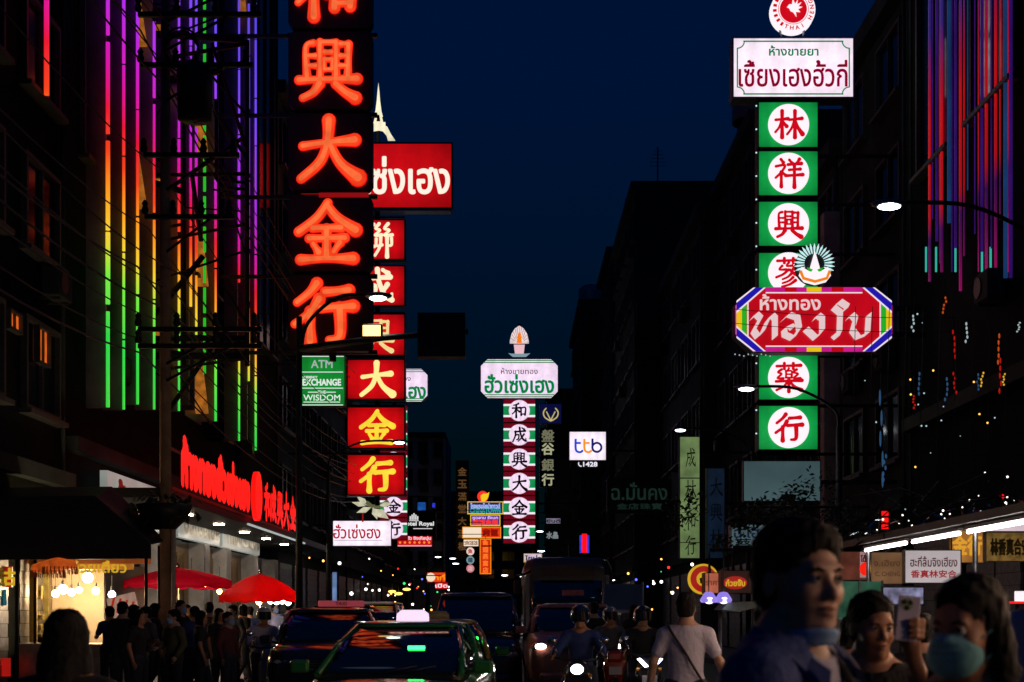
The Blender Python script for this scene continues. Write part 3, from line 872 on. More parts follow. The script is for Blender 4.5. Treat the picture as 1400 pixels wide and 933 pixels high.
# ground floor of the gold shop: columns, bronze panels, fascia with letters, canopy with added lights
for Y in (29.5, 34.4, 38.6, 41.6, 46.0, 50.0):
    MB().bbox((Y - CN, -.28, 1.85), (.75, .5, 3.3), .03).build('marble_column', M_marble, b_neon)
for Y0, Y1 in ((35.0, 38.2), (39.1, 41.2), (42.0, 45.6)):
    mb = MB().box(((Y0 + Y1) / 2 - CN, -.08, 1.9), (Y1 - Y0, .06, 3.2))
    for q in range(4): mb.box((Y0 + (q + .5) * (Y1 - Y0) / 4 - CN, -.125, 1.9), (.5, .03, 2.6))
    mb.build('bronze_panel', M_bronze, b_neon)
for Y0, Y1, tx in ((29.2, 35, 'ห้างทอง'), (35.4, 40.4, 'ฮั่วเซ่งเฮง'), (40.8, 46.8, 'ห้างขายทอง')):
    fa = MB().box(((Y0 + Y1) / 2 - CN, -.42, 4.05), (Y1 - Y0, .16, 1.05)).build('fascia', emit('silver_fascia_glow', (150, 156, 150), .7, .35, .8), b_neon)  # fascia's lit look comes from its own emission
    tm = text_mb(tx, .74, .06, fit=(Y1 - Y0) * .86, depth=.06, y=-.505)
    t = tm.build('fascia_letters', paint('dark_gold', (.12, .10, .03), .35, .8, var=.3), fa, ((Y0 + Y1) / 2 - CN, 0, 4.05))
MB().box((0, -1.0, 4.02), (24.6, 2.0, .2)).build('canopy', M_dark, b_neon)
m_soff = emit('added_canopy_downlight', (255, 230, 205), 110)  # downlights added to brighten the columns and bronze panels
for Y in (33, 36.5, 40, 43.5, 47):
    MB().lathe([(.14, 3.918), (.14, 3.90), (.01, 3.895)], 16, (Y - CN, -1.3, 0)).build('downlight', m_soff, b_neon)
# soffit strip seen under the red letters
MB().box((1.2, -2.03, 3.93), (10, .05, .05)).build('soffit_strip', emit('soffit_strip_light', (190, 200, 195), .7), b_neon)
# red letters standing on the canopy edge
gs = thing('shop_sign', 'row of solid red lit letters along the canopy of the gold shop', 'sign', (-6.9, 38.6, 4.16), R(90))
m_red = emit('red_letter_light', (255, 18, 12), 1.05)
L0, L1 = -6.9 * F / (240 - 700), -6.9 * F / (405 - 700)
xa = lambda px: 6.9 * F / (700 - px) - 38.6
MB().box(((xa(240) + xa(407)) / 2, .12, -.02), (xa(407) - xa(240), .08, .08)).box(((xa(240) + xa(407)) / 2, .12, .8), (xa(407) - xa(240), .05, .05)).build('frame', M_dark, gs)
mb = text_mb('ห้างทองฮั่วเซ่งเฮง', 0.92, .11, fit=xa(335) - xa(241), depth=.12)
mb.build('thai_lettering', m_red, gs, ((xa(241) + xa(335)) / 2, 0, .55))
disc_mb(.66, 28, .12, 0, .8).build('round_logo', m_red, gs, (xa(348), 0, .55))
for ch, px in zip('和成興大金行', (360, 368, 377, 386, 395, 402)):
    brush_mb(ch, .95, 1.9, .12).build('character', m_red, gs, (xa(px), 0, .50))

# right neon facade (local x runs towards the camera: world Y = 23.5 - x)
RED2 = [(7.0, (230, 20, 90)), (8.4, (170, 15, 110)), (9.2, (110, 10, 90)), (9.9, (70, 10, 100)), (10.4, (210, 12, 30)), (12.4, (235, 14, 22)), (13.2, (190, 12, 60)), (14.4, (60, 40, 140)), (20, (40, 60, 160))]
m_red2 = ramp_tube('red_violet_led_strip', RED2, .5)
m_blue2 = emit('blue_led_strip', (24, 60, 110), .7, .4, 1)
m_viol2 = emit('violet_led_strip', (60, 20, 120), .55, .4, 1)
m_cyan = emit('cyan_led_strip', (60, 200, 180), .7)
for (px, yb, m_, r) in ((1282, 385, m_red2, .032), (1299, 372, m_red2, .032), (1325, 398, m_red2, .032), (1361, 385, m_red2, .032), (1374, 385, m_red2, .03), (1309, 305, m_blue2, .04), (1388, 380, m_blue2, .045), (1395, 380, m_viol2, .035), (1286, 300, m_viol2, .014), (1296, 360, m_red2, .014), (1313, 372, m_viol2, .014), (1330, 350, m_red2, .016), (1335, 260, m_blue2, .014), (1345, 320, m_viol2, .014), (1350, 372, m_red2, .013), (1368, 340, m_viol2, .016), (1380, 300, m_red2, .014), (1392, 372, m_red2, .016), (1292, 330, m_viol2, .03), (1318, 340, m_viol2, .03), (1355, 345, m_viol2, .03)):
    Y = 9.5 * F / (px - 700); z = ZZ(yb, Y)
    MB().tube([(23.5 - Y, -.18, z), (23.5 - Y, -.18, 28)], r, 8).build('neon_strip', m_, b_neonR)
for px in (1277, 1291, 1318, 1355, 1367, 1388):
    Y = 9.5 * F / (px - 700)
    MB().tube([(23.5 - Y, -.18, ZZ(372, Y)), (23.5 - Y, -.18, ZZ(338, Y))], .022, 6).build('neon_strip', m_cyan, b_neonR)
for px in ():
    Y = 9.5 * F / (px - 700)
    MB().box((23.5 - Y, -.1, 17), (.5, .14, 22)).build('cladding_fin', m_fin, b_neonR)
m_ylw = emit('yellow_spark_glint', (255, 200, 60), .7)
m_pale = emit('pale_reflection_light', (170, 190, 190), .8)
# hanging foil streamers under the right neon front, their reflections given as emission
random.seed(3)
stc = [emit('red_streamer', (225, 30, 20), .5), m_ylw, emit('orange_streamer', (220, 90, 30), .6), emit('blue_streamer', (50, 90, 130), .6), m_pale]
for i, (px, y0, y1, m_) in enumerate(((1306, 450, 492, 0), (1307, 508, 540, 0), (1341, 508, 530, 1), (1337, 510, 535, 3), (1368, 488, 540, 0), (1371, 510, 528, 1), (1290, 405, 430, 2), (1365, 455, 500, 2), (1255, 508, 542, 3), (1293, 515, 550, 3), (1321, 440, 470, 4), (1247, 430, 455, 4), (1206, 530, 670, 3), (1391, 440, 455, 4), (1251, 540, 560, 0), (1209, 620, 660, 3))):
    Y = 26 - i * .25
    p0, p1 = P(px, y1, Y), P(px + random.uniform(-4, 4), y0, Y)
    t = thing('streamer', 'thin %s foil streamer with painted glints, %s' % (('red', 'yellow', 'orange', 'dim blue', 'pale grey')[m_], ('under the neon strips', 'beside the neon front', 'above the stall roof')[i % 3] + (' by the longest red strip' if i == 0 else '')), 'light streamer', p0, 0, 'foil streamers under the right neon front')
    mb = MB(); n_ = 5; d = p1 - p0
    for q in range(n_):
        mb.sphere(d * ((q + .5) / n_) + Vector((random.uniform(-.02, .02), 0, 0)), (.018, .018, d.length / n_ * .42), 6, 4)
    mb.build('light_string', stc[m_], t)  # beads glow in place of reflections on the foil
    MB().tube([(0, .03, -.1), d * .5 + Vector((.02, .03, 0)), d + Vector((0, .03, .3))], .006, 4).build('wire', M_dark, t)
# ------------------------------------------------------------------ signs
class Sign:
    def __init__(s, name, label, px, py, Y, cat='sign', group=None, rz=0.0):
        s.o = P(px, py, Y); s.px, s.py, s.Y = px, py, Y; s.k = Y / F
        s.root = thing(name, label, cat, s.o, rz, group)
    def xz(s, px, py): return ((px - s.px) * s.k, (s.py - py) * s.k)
    def rect(s, x0, y0, x1, y1): 
        a, b = s.xz(x0, y1), s.xz(x1, y0)
        return ((a[0] + b[0]) / 2, (a[1] + b[1]) / 2, b[0] - a[0], b[1] - a[1])
    def box(s, name, x0, y0, x1, y1, face, frame=None, depth=.3, parent=None, border=1.6):
        cx, cz, w, h = s.rect(x0, y0, x1, y1); f = border * s.k
        mb = MB().box((0, depth / 2 + .03, 0), (w, depth, h))
        for q in (-1, 1):
            mb.box((q * (w / 2 - f / 2), .0, 0), (f, .06, h)); mb.box((0, .0, q * (h / 2 - f / 2)), (w - 2 * f, .06, f))
        b = mb.build(name, frame or M_black, parent or s.root, (cx, 0, cz))
        fc = MB().box((0, .012, 0), (w - 2 * f, .03, h - 2 * f)).build('face', face, b)
        return b
    def put(s, mb, name, mat, px, py, parent=None):
        x, z = s.xz(px, py)
        if parent is not None: x -= parent.location.x; z -= parent.location.z
        return mb.build(name, mat, parent or s.root, (x, 0, z))
    def mast(s, x, y0, y1, r=.07, y=.22):
        a, b = s.xz(x, y1), s.xz(x, y0)
        return MB().tube([(a[0], y, a[1]), (b[0], y, b[1])], r)

e_orange = emit('orange_neon_letter', (255, 66, 28), 1.0, .3, 2.6)
e_core = emit('hot_orange_tube', (255, 112, 58), 1.0, .25, 3)
e_rim = emit('red_neon_rim', (228, 20, 14), .9)
m_board = paint('brown_black_board', (.022, .016, .012), .5, var=.5, scale=1.5)

# --- the great orange characters
s = Sign('shop_sign', 'tall black sign column with giant orange-red brush characters', 452, 480, 40)
for cy, ch, cx, chh in ((-240, '聯', 448, 96), (-127, '成', 450, 96), (-14, '和', 447, 96), (95, '興', 449, 98), (207, '大', 450, 98), (319, '金', 447, 96), (428, '行', 443, 98)):  # topmost board is unseen, added for its reflection in the taxi windscreen
    cxm, czm, w, h = s.rect(394, cy - 52, 509, cy + 52); c = .12
    pol = [(-w / 2 + c, -h / 2), (w / 2 - c, -h / 2), (w / 2, -h / 2 + c * 1.3), (w / 2, h / 2 - c * 1.3), (w / 2 - c, h / 2), (-w / 2 + c, h / 2), (-w / 2, h / 2 - c * 1.3), (-w / 2, -h / 2 + c * 1.3)]
    b = MB().prism(pol, .02, .42).build('sign_board', m_board, s.root, (cxm, 0, czm))
    H_ = chh * .86 * s.k
    fat = {'興': 1.42, '成': 1.5, '聯': 1.3, '和': 1.6}.get(ch, 1.52)
    s.put(brush_mb(ch, H_, fat + .22, .05, 0), 'character_rim', e_rim, cx, cy, b)
    s.put(brush_mb(ch, H_, fat, .09, 0), 'character', e_orange, cx, cy, b)
    s.put(brush_mb(ch, H_, fat * .5, .115, 0), 'tube_core', e_core, cx, cy, b)
mb = s.mast(452, -300, 490, .1, .5)
for yy in (-188, -75, 40, 150, 263, 373, 478):
    z = s.xz(0, yy)[1]; mb.box((0, .46, z), (2.6, .12, .12)); mb.box((-2.2, .5, z), (3.2, .1, .1))
mb.build('mast', M_dark, s.root)
# lit red bracket between the boards
cx, cz, w, h = s.rect(436, 264, 504, 270)
MB().box((cx, .0, cz), (w, .06, h)).build('bracket', emit('dim_red_bracket', (150, 14, 16), .8), s.root)

# --- red gold-shop column with a tower emblem
e_redbox = lightbox('red_lightbox', (205, 8, 14), 1, 1, 1.0, .5)
e_cream = emit('cream_letter', (255, 240, 200), 1.0)
e_yellow = emit('yellow_letter', (255, 222, 60), 1.0, .15, 3)
s = Sign('shop_sign', 'column of red light boxes with yellow and cream characters', 514, 680, 55)
for (y0, y1), ch, m_, fat in zip(((300, 356), (363, 419), (429, 487), (491, 547), (556, 614), (621, 678)), '聯成興大金行', (e_cream, e_cream, emit('pale_yellow_letter', (250, 225, 150), .9), emit('light_yellow_letter', (255, 240, 150), 1.0), e_yellow, e_yellow), (1.15, 1.35, 1.1, 1.35, 1.3, 1.35)):
    b = s.box('sign_box', 474, y0, 554, y1, e_redbox, M_black, .5)
    s.put(brush_mb(ch, 46 * s.k, fat, .012, 0), 'character', m_, 515, (y0 + y1) / 2, b)
s.mast(514, 150, 690, .1, .6).build('mast', M_dark, s.root)
mb = MB()
for yy in (292, 360, 424, 489, 552, 618): 
    z = s.xz(0, yy)[1]; mb.box((0, .6, z), (2.2, .1, .08)); mb.box((-1.9, .7, z), (3.6, .08, .08))
mb.build('bracket', M_dark, s.root)
b = s.box('top_box', 410, 195, 619, 286, lightbox('deep_red_lightbox', (200, 10, 16), 1, 1, .95, .42, 2), M_black, .5, border=2)
s.put(text_mb('ฮั่วเซ่งเฮง', 50 * s.k, .024, fit=164 * s.k, depth=.012), 'lettering', emit('white_warm_letter', (255, 244, 226), 1.0), 532, 240, b)
MB().box((0, .2, s.xz(0, 288)[1]), (5.9, .5, .06)).build('drip_rail', M_steel, s.root)
# lattice tower emblem cut from sheet
tw = [(0, 112), (1.3, 124), (2.2, 136), (4, 150), (6, 158), (4.8, 158), (6.5, 166), (9.5, 166), (9.5, 171), (12, 172), (17, 182), (23, 191), (13, 191), (11, 184), (6, 178), (0, 177)]
pol = [(x * s.k, (191 - y) * s.k) for x, y in tw] + [(-x * s.k, (191 - y) * s.k) for x, y in tw[::-1][1:-1]]
em = s.put(MB().prism(pol, .1, .16), 'tower_emblem', lightbox('tower_light', (245, 236, 200), 1, 1, 1.0, .25), 517, 191)
s.put(MB().prism([(-2.6 * s.k, 0), (2.6 * s.k, 0), (1.2 * s.k, 9 * s.k), (-1.2 * s.k, 9 * s.k)], .085, .098), 'arch_opening', M_black, 517, 165)

# --- green bank sign
s = Sign('bank_sign', 'green bank sign reading ATM, EXCHANGE and THE WISDOM', 440, 558, 50)
b = s.box('sign_box', 408, 486, 472, 556, lightbox('green_bank_lightbox', (8, 130, 44), 1, 1, 1.0, .35), M_black, .3, border=1)
wl = emit('white_letter', (236, 250, 240), .85)
s.put(text_mb('ATM', 10.5 * s.k, .03, fit=29 * s.k, depth=.01), 'lettering', emit('grey_letter', (190, 205, 200), .7), 440, 498, b)
s.put(text_mb('CURRENCY', 3.2 * s.k, .05, fit=20 * s.k, depth=.01), 'lettering', wl, 424, 516, b)
s.put(text_mb('EXCHANGE', 8.6 * s.k, .05, fit=52 * s.k, depth=.01), 'lettering', wl, 440, 523, b)
s.put(text_mb('THE', 4 * s.k, .03, fit=11 * s.k, depth=.01), 'lettering', wl, 440, 536.5, b)
s.put(text_mb('WISDOM', 8 * s.k, .02, fit=50 * s.k, depth=.01), 'lettering', wl, 440, 544, b)
for yy, w in ((487.5, 60), (509, 58), (531, 58), (550, 50), (554, 58)): s.put(rect_mb(w * s.k, 1.1 * s.k, .012), 'rule', wl, 440, yy, b)
for xx in (428, 452): s.put(rect_mb(14 * s.k, 1.1 * s.k, .012), 'rule', wl, xx, 536.5, b)
MB().box((-1.6, .2, .9), (2.4, .08, .08)).box((-1.6, .2, 1.6), (2.4, .08, .08)).build('bracket', M_dark, s.root)

# --- striped gold-shop columns (two)
e_pink = lightbox('pale_lightbox', (240, 216, 240), 1, 1, 1.0, .15)
e_dred = emit('dark_red_band', (112, 8, 28), .9, .2, 2)
e_grn = emit('green_band', (24, 150, 84), .9, .25, 2)
e_wht = emit('white_band', (246, 240, 246), 1.0)
m_maroon = paint('maroon_letter', (.06, .005, .014), .5)
m_grnlet = emit('green_sign_letter', (0, 130, 66), .95)
def striped(label, px, Y, k_, y0, pitch, w, sign, top, chars='和成興大金行'):
    s = Sign('shop_sign', label, px, y0 + pitch * len(chars), Y)
    for i, ch in enumerate(chars):
        a = y0 + i * pitch; b_ = a + pitch * .97
        b = s.box('sign_box', px - w / 2, a, px + w / 2, b_, e_dred, M_black, .5, border=.4)
        h = b_ - a; c = (a + b_) / 2
        s.put(rect_mb(w * s.k, h * .56 * s.k, .012), 'white_stripe', e_wht, px, c, b)
        s.put(rect_mb(w * s.k, h * .38 * s.k, .020), 'green_stripe', e_grn, px, c, b)
        s.put(disc_mb(14.4 * k_ * s.k, 32, .03), 'disc', e_pink, px, c, b)
        s.put(brush_mb(ch, 20 * k_ * s.k, 1.25, .04), 'character', m_maroon, px, c, b)
    s.mast(px, top, y0 + pitch * 6 + 8, .12, .7).build('mast', M_dark, s.root)
    x0, ya, x1, yb = sign
    cx, cz, W_, H_ = s.rect(x0, ya, x1, yb); c = 9 * k_ * s.k
    o8 = lambda g, m=1.0: [(-W_ / 2 + g + c * m, -H_ / 2 + g), (W_ / 2 - g - c * m, -H_ / 2 + g), (W_ / 2 - g, -H_ / 2 + g + c * m), (W_ / 2 - g, H_ / 2 - g - c * m), (W_ / 2 - g - c * m, H_ / 2 - g), (-W_ / 2 + g + c * m, H_ / 2 - g), (-W_ / 2 + g, H_ / 2 - g - c * m), (-W_ / 2 + g, -H_ / 2 + g + c * m)]
    b = MB().prism(o8(0), 0, .5).build('top_box', M_black, s.root, (cx, 0, cz))
    MB().prism(o8(.03), -.02, -.002).build('face', e_pink, b)
    for zz in (H_ / 2 - 2.2 * k_ * s.k, H_ / 2 - 5 * k_ * s.k, -H_ / 2 + 2.2 * k_ * s.k, -H_ / 2 + 5 * k_ * s.k):
        ww = W_ - 2 * max(0, c - (H_ / 2 - abs(zz))) - .12
        rect_mb(ww, 1.3 * k_ * s.k, .03).build('green_rule', m_grnlet, b, (0, 0, zz))
    text_mb('ห้างขายทอง', 8.5 * k_ * s.k, .01, fit=50 * k_ * s.k, depth=.03).build('small_lettering', emit('grey_maroon_letter', (110, 70, 80), .5), b, (0, 0, 10.5 * k_ * s.k))
    text_mb('ฮั่วเซ่งเฮง', 25 * k_ * s.k, .03, fit=94 * k_ * s.k, depth=.03).build('lettering', m_grnlet, b, (0, 0, -7 * k_ * s.k))
    return s
s = striped('striped gold-shop sign column over the middle of the street', 710, 100, 1.0, 545.5, 33.2, 44, (657, 491, 763, 545), 440)
q = s.k
fl = [(0, 445), (6, 449), (10.5, 456), (13, 466), (13, 469), (-13, 469), (-13, 466), (-10.5, 456), (-6, 449)]
em = s.put(MB().prism([(x * q, (487 - y) * q) for x, y in fl[::-1]], .1, .3), 'flame_emblem', lightbox('flame_face', (236, 214, 214), 1, 1, 1.0, .3), 710, 487)
mb = MB()
for a in range(-5, 6):
    an = R(90 + a * 15); mb.tube([(6 * q * math.cos(an), .08, (487 - 468) * q + 7 * q * math.sin(an)), (11.5 * q * math.cos(an), .08, (487 - 468) * q + 21 * q * math.sin(an))], .018, 4)
mb.build('emblem_rays', emit('pale_grey_ray', (150, 120, 120), .6), em)
MB().prism([(-3.6 * q, 18 * q), (3.6 * q, 18 * q), (2.6 * q, 27 * q), (0, 35 * q), (-2.6 * q, 27 * q)], .05, .08).build('flame', emit('orange_flame', (240, 120, 20), 1.1), em)
MB().prism([(-6 * q, 4 * q), (6 * q, 4 * q), (7.5 * q, 16 * q), (-7.5 * q, 16 * q)], .1, .25).build('emblem_base', emit('pink_emblem_base', (240, 190, 200), .95), em)
MB().prism([(-15 * q, 4 * q), (-9 * q, -1 * q), (9 * q, -1 * q), (15 * q, 4 * q), (10 * q, 3.4 * q), (-10 * q, 3.4 * q)], .05, .09).build('emblem_ribbon', emit('pale_blue_ribbon', (150, 180, 190), .7), em)
MB().box((3.0, .75, 6.5), (5.6, .14, .14)).box((3.0, .75, 3.0), (5.6, .14, .14)).build('bracket', M_dark, s.root)
s = striped('striped gold-shop sign column half hidden behind the red boxes', 538, 82, .92, 555, 30.7, 38, (492, 504, 585, 550), 500)
MB().box((-2.6, .75, 6.5), (4.6, .12, .12)).box((-2.6, .75, 2.5), (4.6, .12, .12)).build('bracket', M_dark, s.root)

# --- green pharmacy column
e_green = lightbox('green_lightbox', (16, 158, 70), 1, 1, 1.0, .42)
e_cw = emit('bright_white_disc', (255, 246, 252), 1.0)
e_redl = emit('red_letter', (222, 8, 30), .85)
s = Sign('shop_sign', 'column of green light boxes with red characters in white circles', 1078, 618, 34)
for (y0, y1), ch in zip(((139, 203), (206, 269), (275, 338), (345, 402), (485, 548), (554, 616)), '林祥興蔘藥行'):
    b = s.box('sign_box', 1036, y0, 1119, y1, e_green, M_black, .4, border=1.4)
    s.put(disc_mb(28 * s.k, 40, .03), 'disc', e_cw, 1078, (y0 + y1) / 2, b)
    s.put(brush_mb(ch, 38 * s.k, 1.28, .04), 'character', e_redl, 1078, (y0 + y1) / 2, b)
s.mast(1078, 48, 640, .09, .55).build('mast', M_dark, s.root)
mb = MB()
for yy in (205, 272, 341, 482, 551, 618):
    mb.box((1.1, .5, s.xz(0, yy)[1]), (3.6, .09, .07))
mb.build('bracket', M_dark, s.root)
mb = MB()
for yy in range(145, 610, 32): mb.sphere((s.xz(1034, 0)[0], .0, s.xz(0, yy)[1]), .022, 6, 4)
mb.build('edge_bulbs', emit('edge_bulb', (190, 220, 230), 1.2), s.root)
b = s.box('top_box', 1001, 51, 1168, 135, e_white := lightbox('lilac_white_lightbox', (250, 232, 246), 1, 1, 1.0, .14), M_steel, .45, border=2)
cr = emit('crimson_letter', (150, 0, 40), .75)
gl = emit('teal_letter', (0, 130, 80), .85)
s.put(text_mb('ห้างขายยา', 13.5 * s.k, .03, fit=67 * s.k, depth=.02), 'small_lettering', gl, 1085, 70, b)
s.put(text_mb('เซี้ยงเฮงฮั้วกี่', 36 * s.k, .014, fit=148 * s.k, depth=.02), 'lettering', cr, 1084, 101, b)
mb = MB(); g = 1.0
for (x0, y0, x1, y1) in ((1017, 57, 1152, 57), (1017, 129, 1152, 129), (1008, 67, 1008, 119), (1161, 67, 1161, 119)):
    a, c = s.xz(x0, y0), s.xz(x1, y1); mb.box(((a[0] + c[0]) / 2 - s.xz(1084.5, 0)[0], -.01, (a[1] + c[1]) / 2 - s.xz(0, 93)[1]), (abs(a[0] - c[0]) + .03, .02, abs(a[1] - c[1]) + .03))
for (cx_, cy_, a0) in ((1008, 57, 270), (1161, 57, 180), (1161, 129, 90), (1008, 129, 0)):
    x, z = s.xz(cx_, cy_); x -= s.xz(1084.5, 0)[0]; z -= s.xz(0, 93)[1]
    mb.tube([(x + 9.5 * s.k * math.cos(R(a0 + t)), -.012, z + 9.5 * s.k * math.sin(R(a0 + t))) for t in range(0, 91, 15)], .016, 4)
mb.build('corner_border', gl, b)
# round emblem: white ring with letters round a red centre and a white bird
r0 = 30.5 * s.k
em = s.put(disc_mb(r0, 40, .25, .3), 'round_emblem', e_cw, 1085, 12)
disc_mb(21.0 * s.k, 36, .02, .045, r0=20.2 * s.k).build('emblem_ring', e_redl, em)
disc_mb(18.6 * s.k, 36, .02, .045).build('emblem_centre', e_redl, em)
for i, chx in enumerate('THAI HENG YOO'):
    if chx == ' ': continue
    an = R(248 + i * 17)
    lm = text_mb(chx, 5.5 * s.k, .05, depth=.02, y=.045); 
    M2 = Matrix.Rotation(-(an + R(90)), 3, 'Y')
    lm.v = [tuple(M2 @ Vector(v) + Vector((25.6 * s.k * math.cos(an), 0, 25.6 * s.k * math.sin(an)))) for v in lm.v]
    lm.build('emblem_letter', e_redl, em)
for i in range(8):
    an = R(120 + i * 16); mb = rect_mb(3.4 * s.k, 5 * s.k, .02, .045); M2 = Matrix.Rotation(-(an + R(90)), 3, 'Y')
    mb.v = [tuple(M2 @ Vector(v) + Vector((25.4 * s.k * math.cos(an), 0, 25.4 * s.k * math.sin(an)))) for v in mb.v]
    mb.build('emblem_letter', e_redl, em)
bird = [(-9, 2), (-6, 6), (-2, 6), (-1, 14), (2, 6.5), (6, 13), (5, 6), (11, 9), (6.5, 3), (12, 2.5), (6, -.5), (9, -4.5), (3, -4), (4, -11), (0, -5), (-4, -3), (-6, 1)]
MB().prism([(x * s.k, z * s.k) for x, z in bird[::-1]], .0, .02).build('white_bird', e_cw, em)
MB().tube([s.xz(1069, 52)[0:1] + (.2,) + s.xz(0, 52)[1:], s.xz(1069, 36)[0:1] + (.2,) + s.xz(0, 36)[1:]], .03).tube([(s.xz(1101, 0)[0], .2, s.xz(0, 52)[1]), (s.xz(1101, 0)[0], .2, s.xz(0, 36)[1])], .03).build('emblem_stay', M_steel, s.root)

# --- grey unlit board under the pharmacy column, its lit tone emitted
s = Sign('blank_board', 'blank grey board under the green pharmacy column', 1069, 686, 34, 'board')
s.box('board', 1016, 630, 1122, 686, emit('dim_grey_board_glow', (74, 98, 102), .65, .35, .7), M_dark, .2, border=1)
s.put(rect_mb(15 * s.k, 9 * s.k, .04, -.03), 'junction_box', M_black, 1079, 681)
MB().box((1.9, .3, .5), (2.6, .1, .1)).build('bracket', M_dark, s.root)
# pale concrete pier behind
pr = thing('concrete_pier', 'pale stained concrete pier right of the green column', 'pier', (XX(1138, 36), 36, 0))
MB().bbox((0, .25, 6.0), (.43, .45, 12), .03).build('shaft', emit('lamp_lit_pier', (60, 72, 78), .0) if False else paint('pale_stained_concrete', (.34, .37, .38), .8, var=.45, scale=1.1, bump=.3), pr)

# --- red and magenta gold-shop sign with a bird emblem
Y = 31.5
s = Sign('shop_sign', 'wide red sign with striped rainbow corners and pale Thai lettering', 1112, 482, Y)
q = s.k
def octo(w, h, c): return [(-w + c, -h), (w - c, -h), (w, -h + c), (w, h - c), (w - c, h), (-w + c, h), (-w, h - c), (-w, -h + c)]
cx, cz, W_, H_ = s.rect(1004, 393, 1221, 482)
em_mag = emit('magenta_panel', (206, 30, 140), .9, .2, 2); e_bl = emit('blue_stripe', (36, 24, 180), .85); e_wl = emit('pale_line', (240, 226, 232), .95)
b = MB().prism(octo(W_ / 2, H_ / 2, 24 * q), 0.02, .4).build('sign_box', M_black, s.root, (cx, 0, cz))
MB().prism(octo(W_ / 2 - .02, H_ / 2 - .02, 24 * q), -.01, .015).build('magenta_field', em_mag, b)
e_gold = emit('gold_stripe', (232, 190, 24), 1.0); e_gr2 = emit('leaf_green_stripe', (40, 180, 40), .9); e_rd2 = emit('scarlet_field', (196, 8, 26), .9, .12, 1.5)
rect_mb(150 * q, 85 * q, .01, -.012).build('red_field', e_rd2, b)
for sx in (-1, 1):
    def quad(pts, y, nm, m_): MB().prism([(sx * x * q, z * q) for x, z in pts], y - .006, y).build(nm, m_, b)
    quad([(96, -26), (106, -20), (106, 20), (96, 26)], -.024, 'gold_stripe', e_gold)
    quad([(92, -27), (98.5, -23), (98.5, 23), (92, 27)], -.031, 'green_stripe', e_gr2)
    quad([(74, -38), (92, -27), (92, 27), (74, 38)], -.024, 'red_end', e_rd2)
    quad([(89.5, -27), (91.2, -26), (91.2, 26), (89.5, 27)], -.034, 'pale_line', e_wl)
    for sz in (-1, 1):
        for (o0, o1, m_, nm) in ((0, 3, e_wl, 'pale_line'), (3, 14, e_bl, 'blue_stripe'), (14, 17, e_wl, 'pale_line')):
            # diagonal stripe from the top edge to the end edge
            quad([(66 + o0, sz * 43.5), (66 + o1, sz * 43.5), (106, sz * (3.5 + o1 + 5)), (106, sz * (3.5 + o0 + 5))], -.038 - .004 * (o0 > 0), nm, m_)
for sz in (-1, 1):
    rect_mb(132 * q, 1.5 * q, .012, -.03).build('pale_line', e_wl, b, (0, 0, sz * 36.5 * q))
    rect_mb(132 * q, 6 * q, .012, -.024).build('magenta_strip', em_mag, b, (0, 0, sz * 41 * q))
    for x0, w_, m_ in ((0, 20, e_gold), (-32, 16, e_rd2), (32, 16, e_rd2)): rect_mb(w_ * q, 6 * q, .012, -.030).build('border_block', m_, b, (x0 * q, 0, sz * 41 * q))
m_pl = emit('pale_pink_letter', (236, 206, 208), .92)
s.put(text_mb('ห้างทอง', 21 * q, .03, fit=82 * q, depth=.04), 'small_lettering', m_pl, 1080, 414, b)
TH = [([(3, 72), (16, 88), (30, 74), (20, 56), (8, 34), (22, 14), (36, 30)], [(36, 30), (52, 66), (66, 84), (76, 74), (76, 12)], 0, 40),
      ([(10, 66), (30, 86), (58, 76), (64, 40), (44, 10), (18, 22), (16, 40), (36, 50), (44, 42)], [], 88, 40),
      ([(50, 84), (64, 74), (64, 34), (44, 10), (12, 40)], [(50, 84), (40, 70)], 160, 40),
      ([(14, 22), (24, 12), (32, 30), (34, 92), (14, 108)], [(14, 108), (32, 128), (56, 112), (50, 100)], 246, 40),
      ([(4, 72), (16, 86), (28, 72), (18, 36), (36, 12), (66, 24), (70, 86)], [(70, 86), (60, 78)], 300, 40)]
for a, c, ox, ang in TH:
    polys = [a] + ([c] if c else [])
    xx, zz = s.xz(1026, 468)
    nib_mb(polys, .43 * q, 0, 0, ang, 25, .06, 0).build('big_letter', m_pl, b, (xx + ox * .435 * q - cx, 0, zz - cz))
# bird emblem with a fan of feathers
em = s.put(disc_mb(26 * q, 30, .1, .25), 'bird_emblem', M_black, 1115, 362)
mb = MB()
for i in range(19):
    an = R(-20 + i * 220 / 18); c_, s_ = math.cos(an), math.sin(an)
    pol = [(14 * c_ + .5 * s_, 14 * s_ - .5 * c_), (23 * c_ + 1.35 * s_, 23 * s_ - 1.35 * c_), (28 * c_, 28 * s_), (23 * c_ - 1.35 * s_, 23 * s_ + 1.35 * c_), (14 * c_ - .5 * s_, 14 * s_ + .5 * c_)]
    mb.prism([(x * q, (z + 3) * q) for x, z in pol], .10, .13)
mb.build('feather_fan', emit('pale_cyan_feather', (200, 240, 240), 1.0), em)
MB().prism([(x * q, z * q) for x, z in [(-18, -2), (-22, -14), (-15, -23), (0, -27), (15, -23), (22, -14), (18, -2), (8, -8), (0, 20), (-8, -8)]], .06, .09).build('emblem_bird', e_cw, em)
MB().tube([(x * q, .05, z * q) for x, z in [(-20, -8), (-16, -18), (0, -22.5), (16, -18), (20, -8)]], 2.2 * q, 6).build('emblem_ribbon', emit('orange_ribbon', (240, 130, 20), 1.0), em)
for sx in (-1, 1): MB().prism([(sx * x * q, z * q) for x, z in [(3, -6), (11, -3), (9, -8), (5, -9)]], .045, .058).build('green_leaf', e_gr2, em)
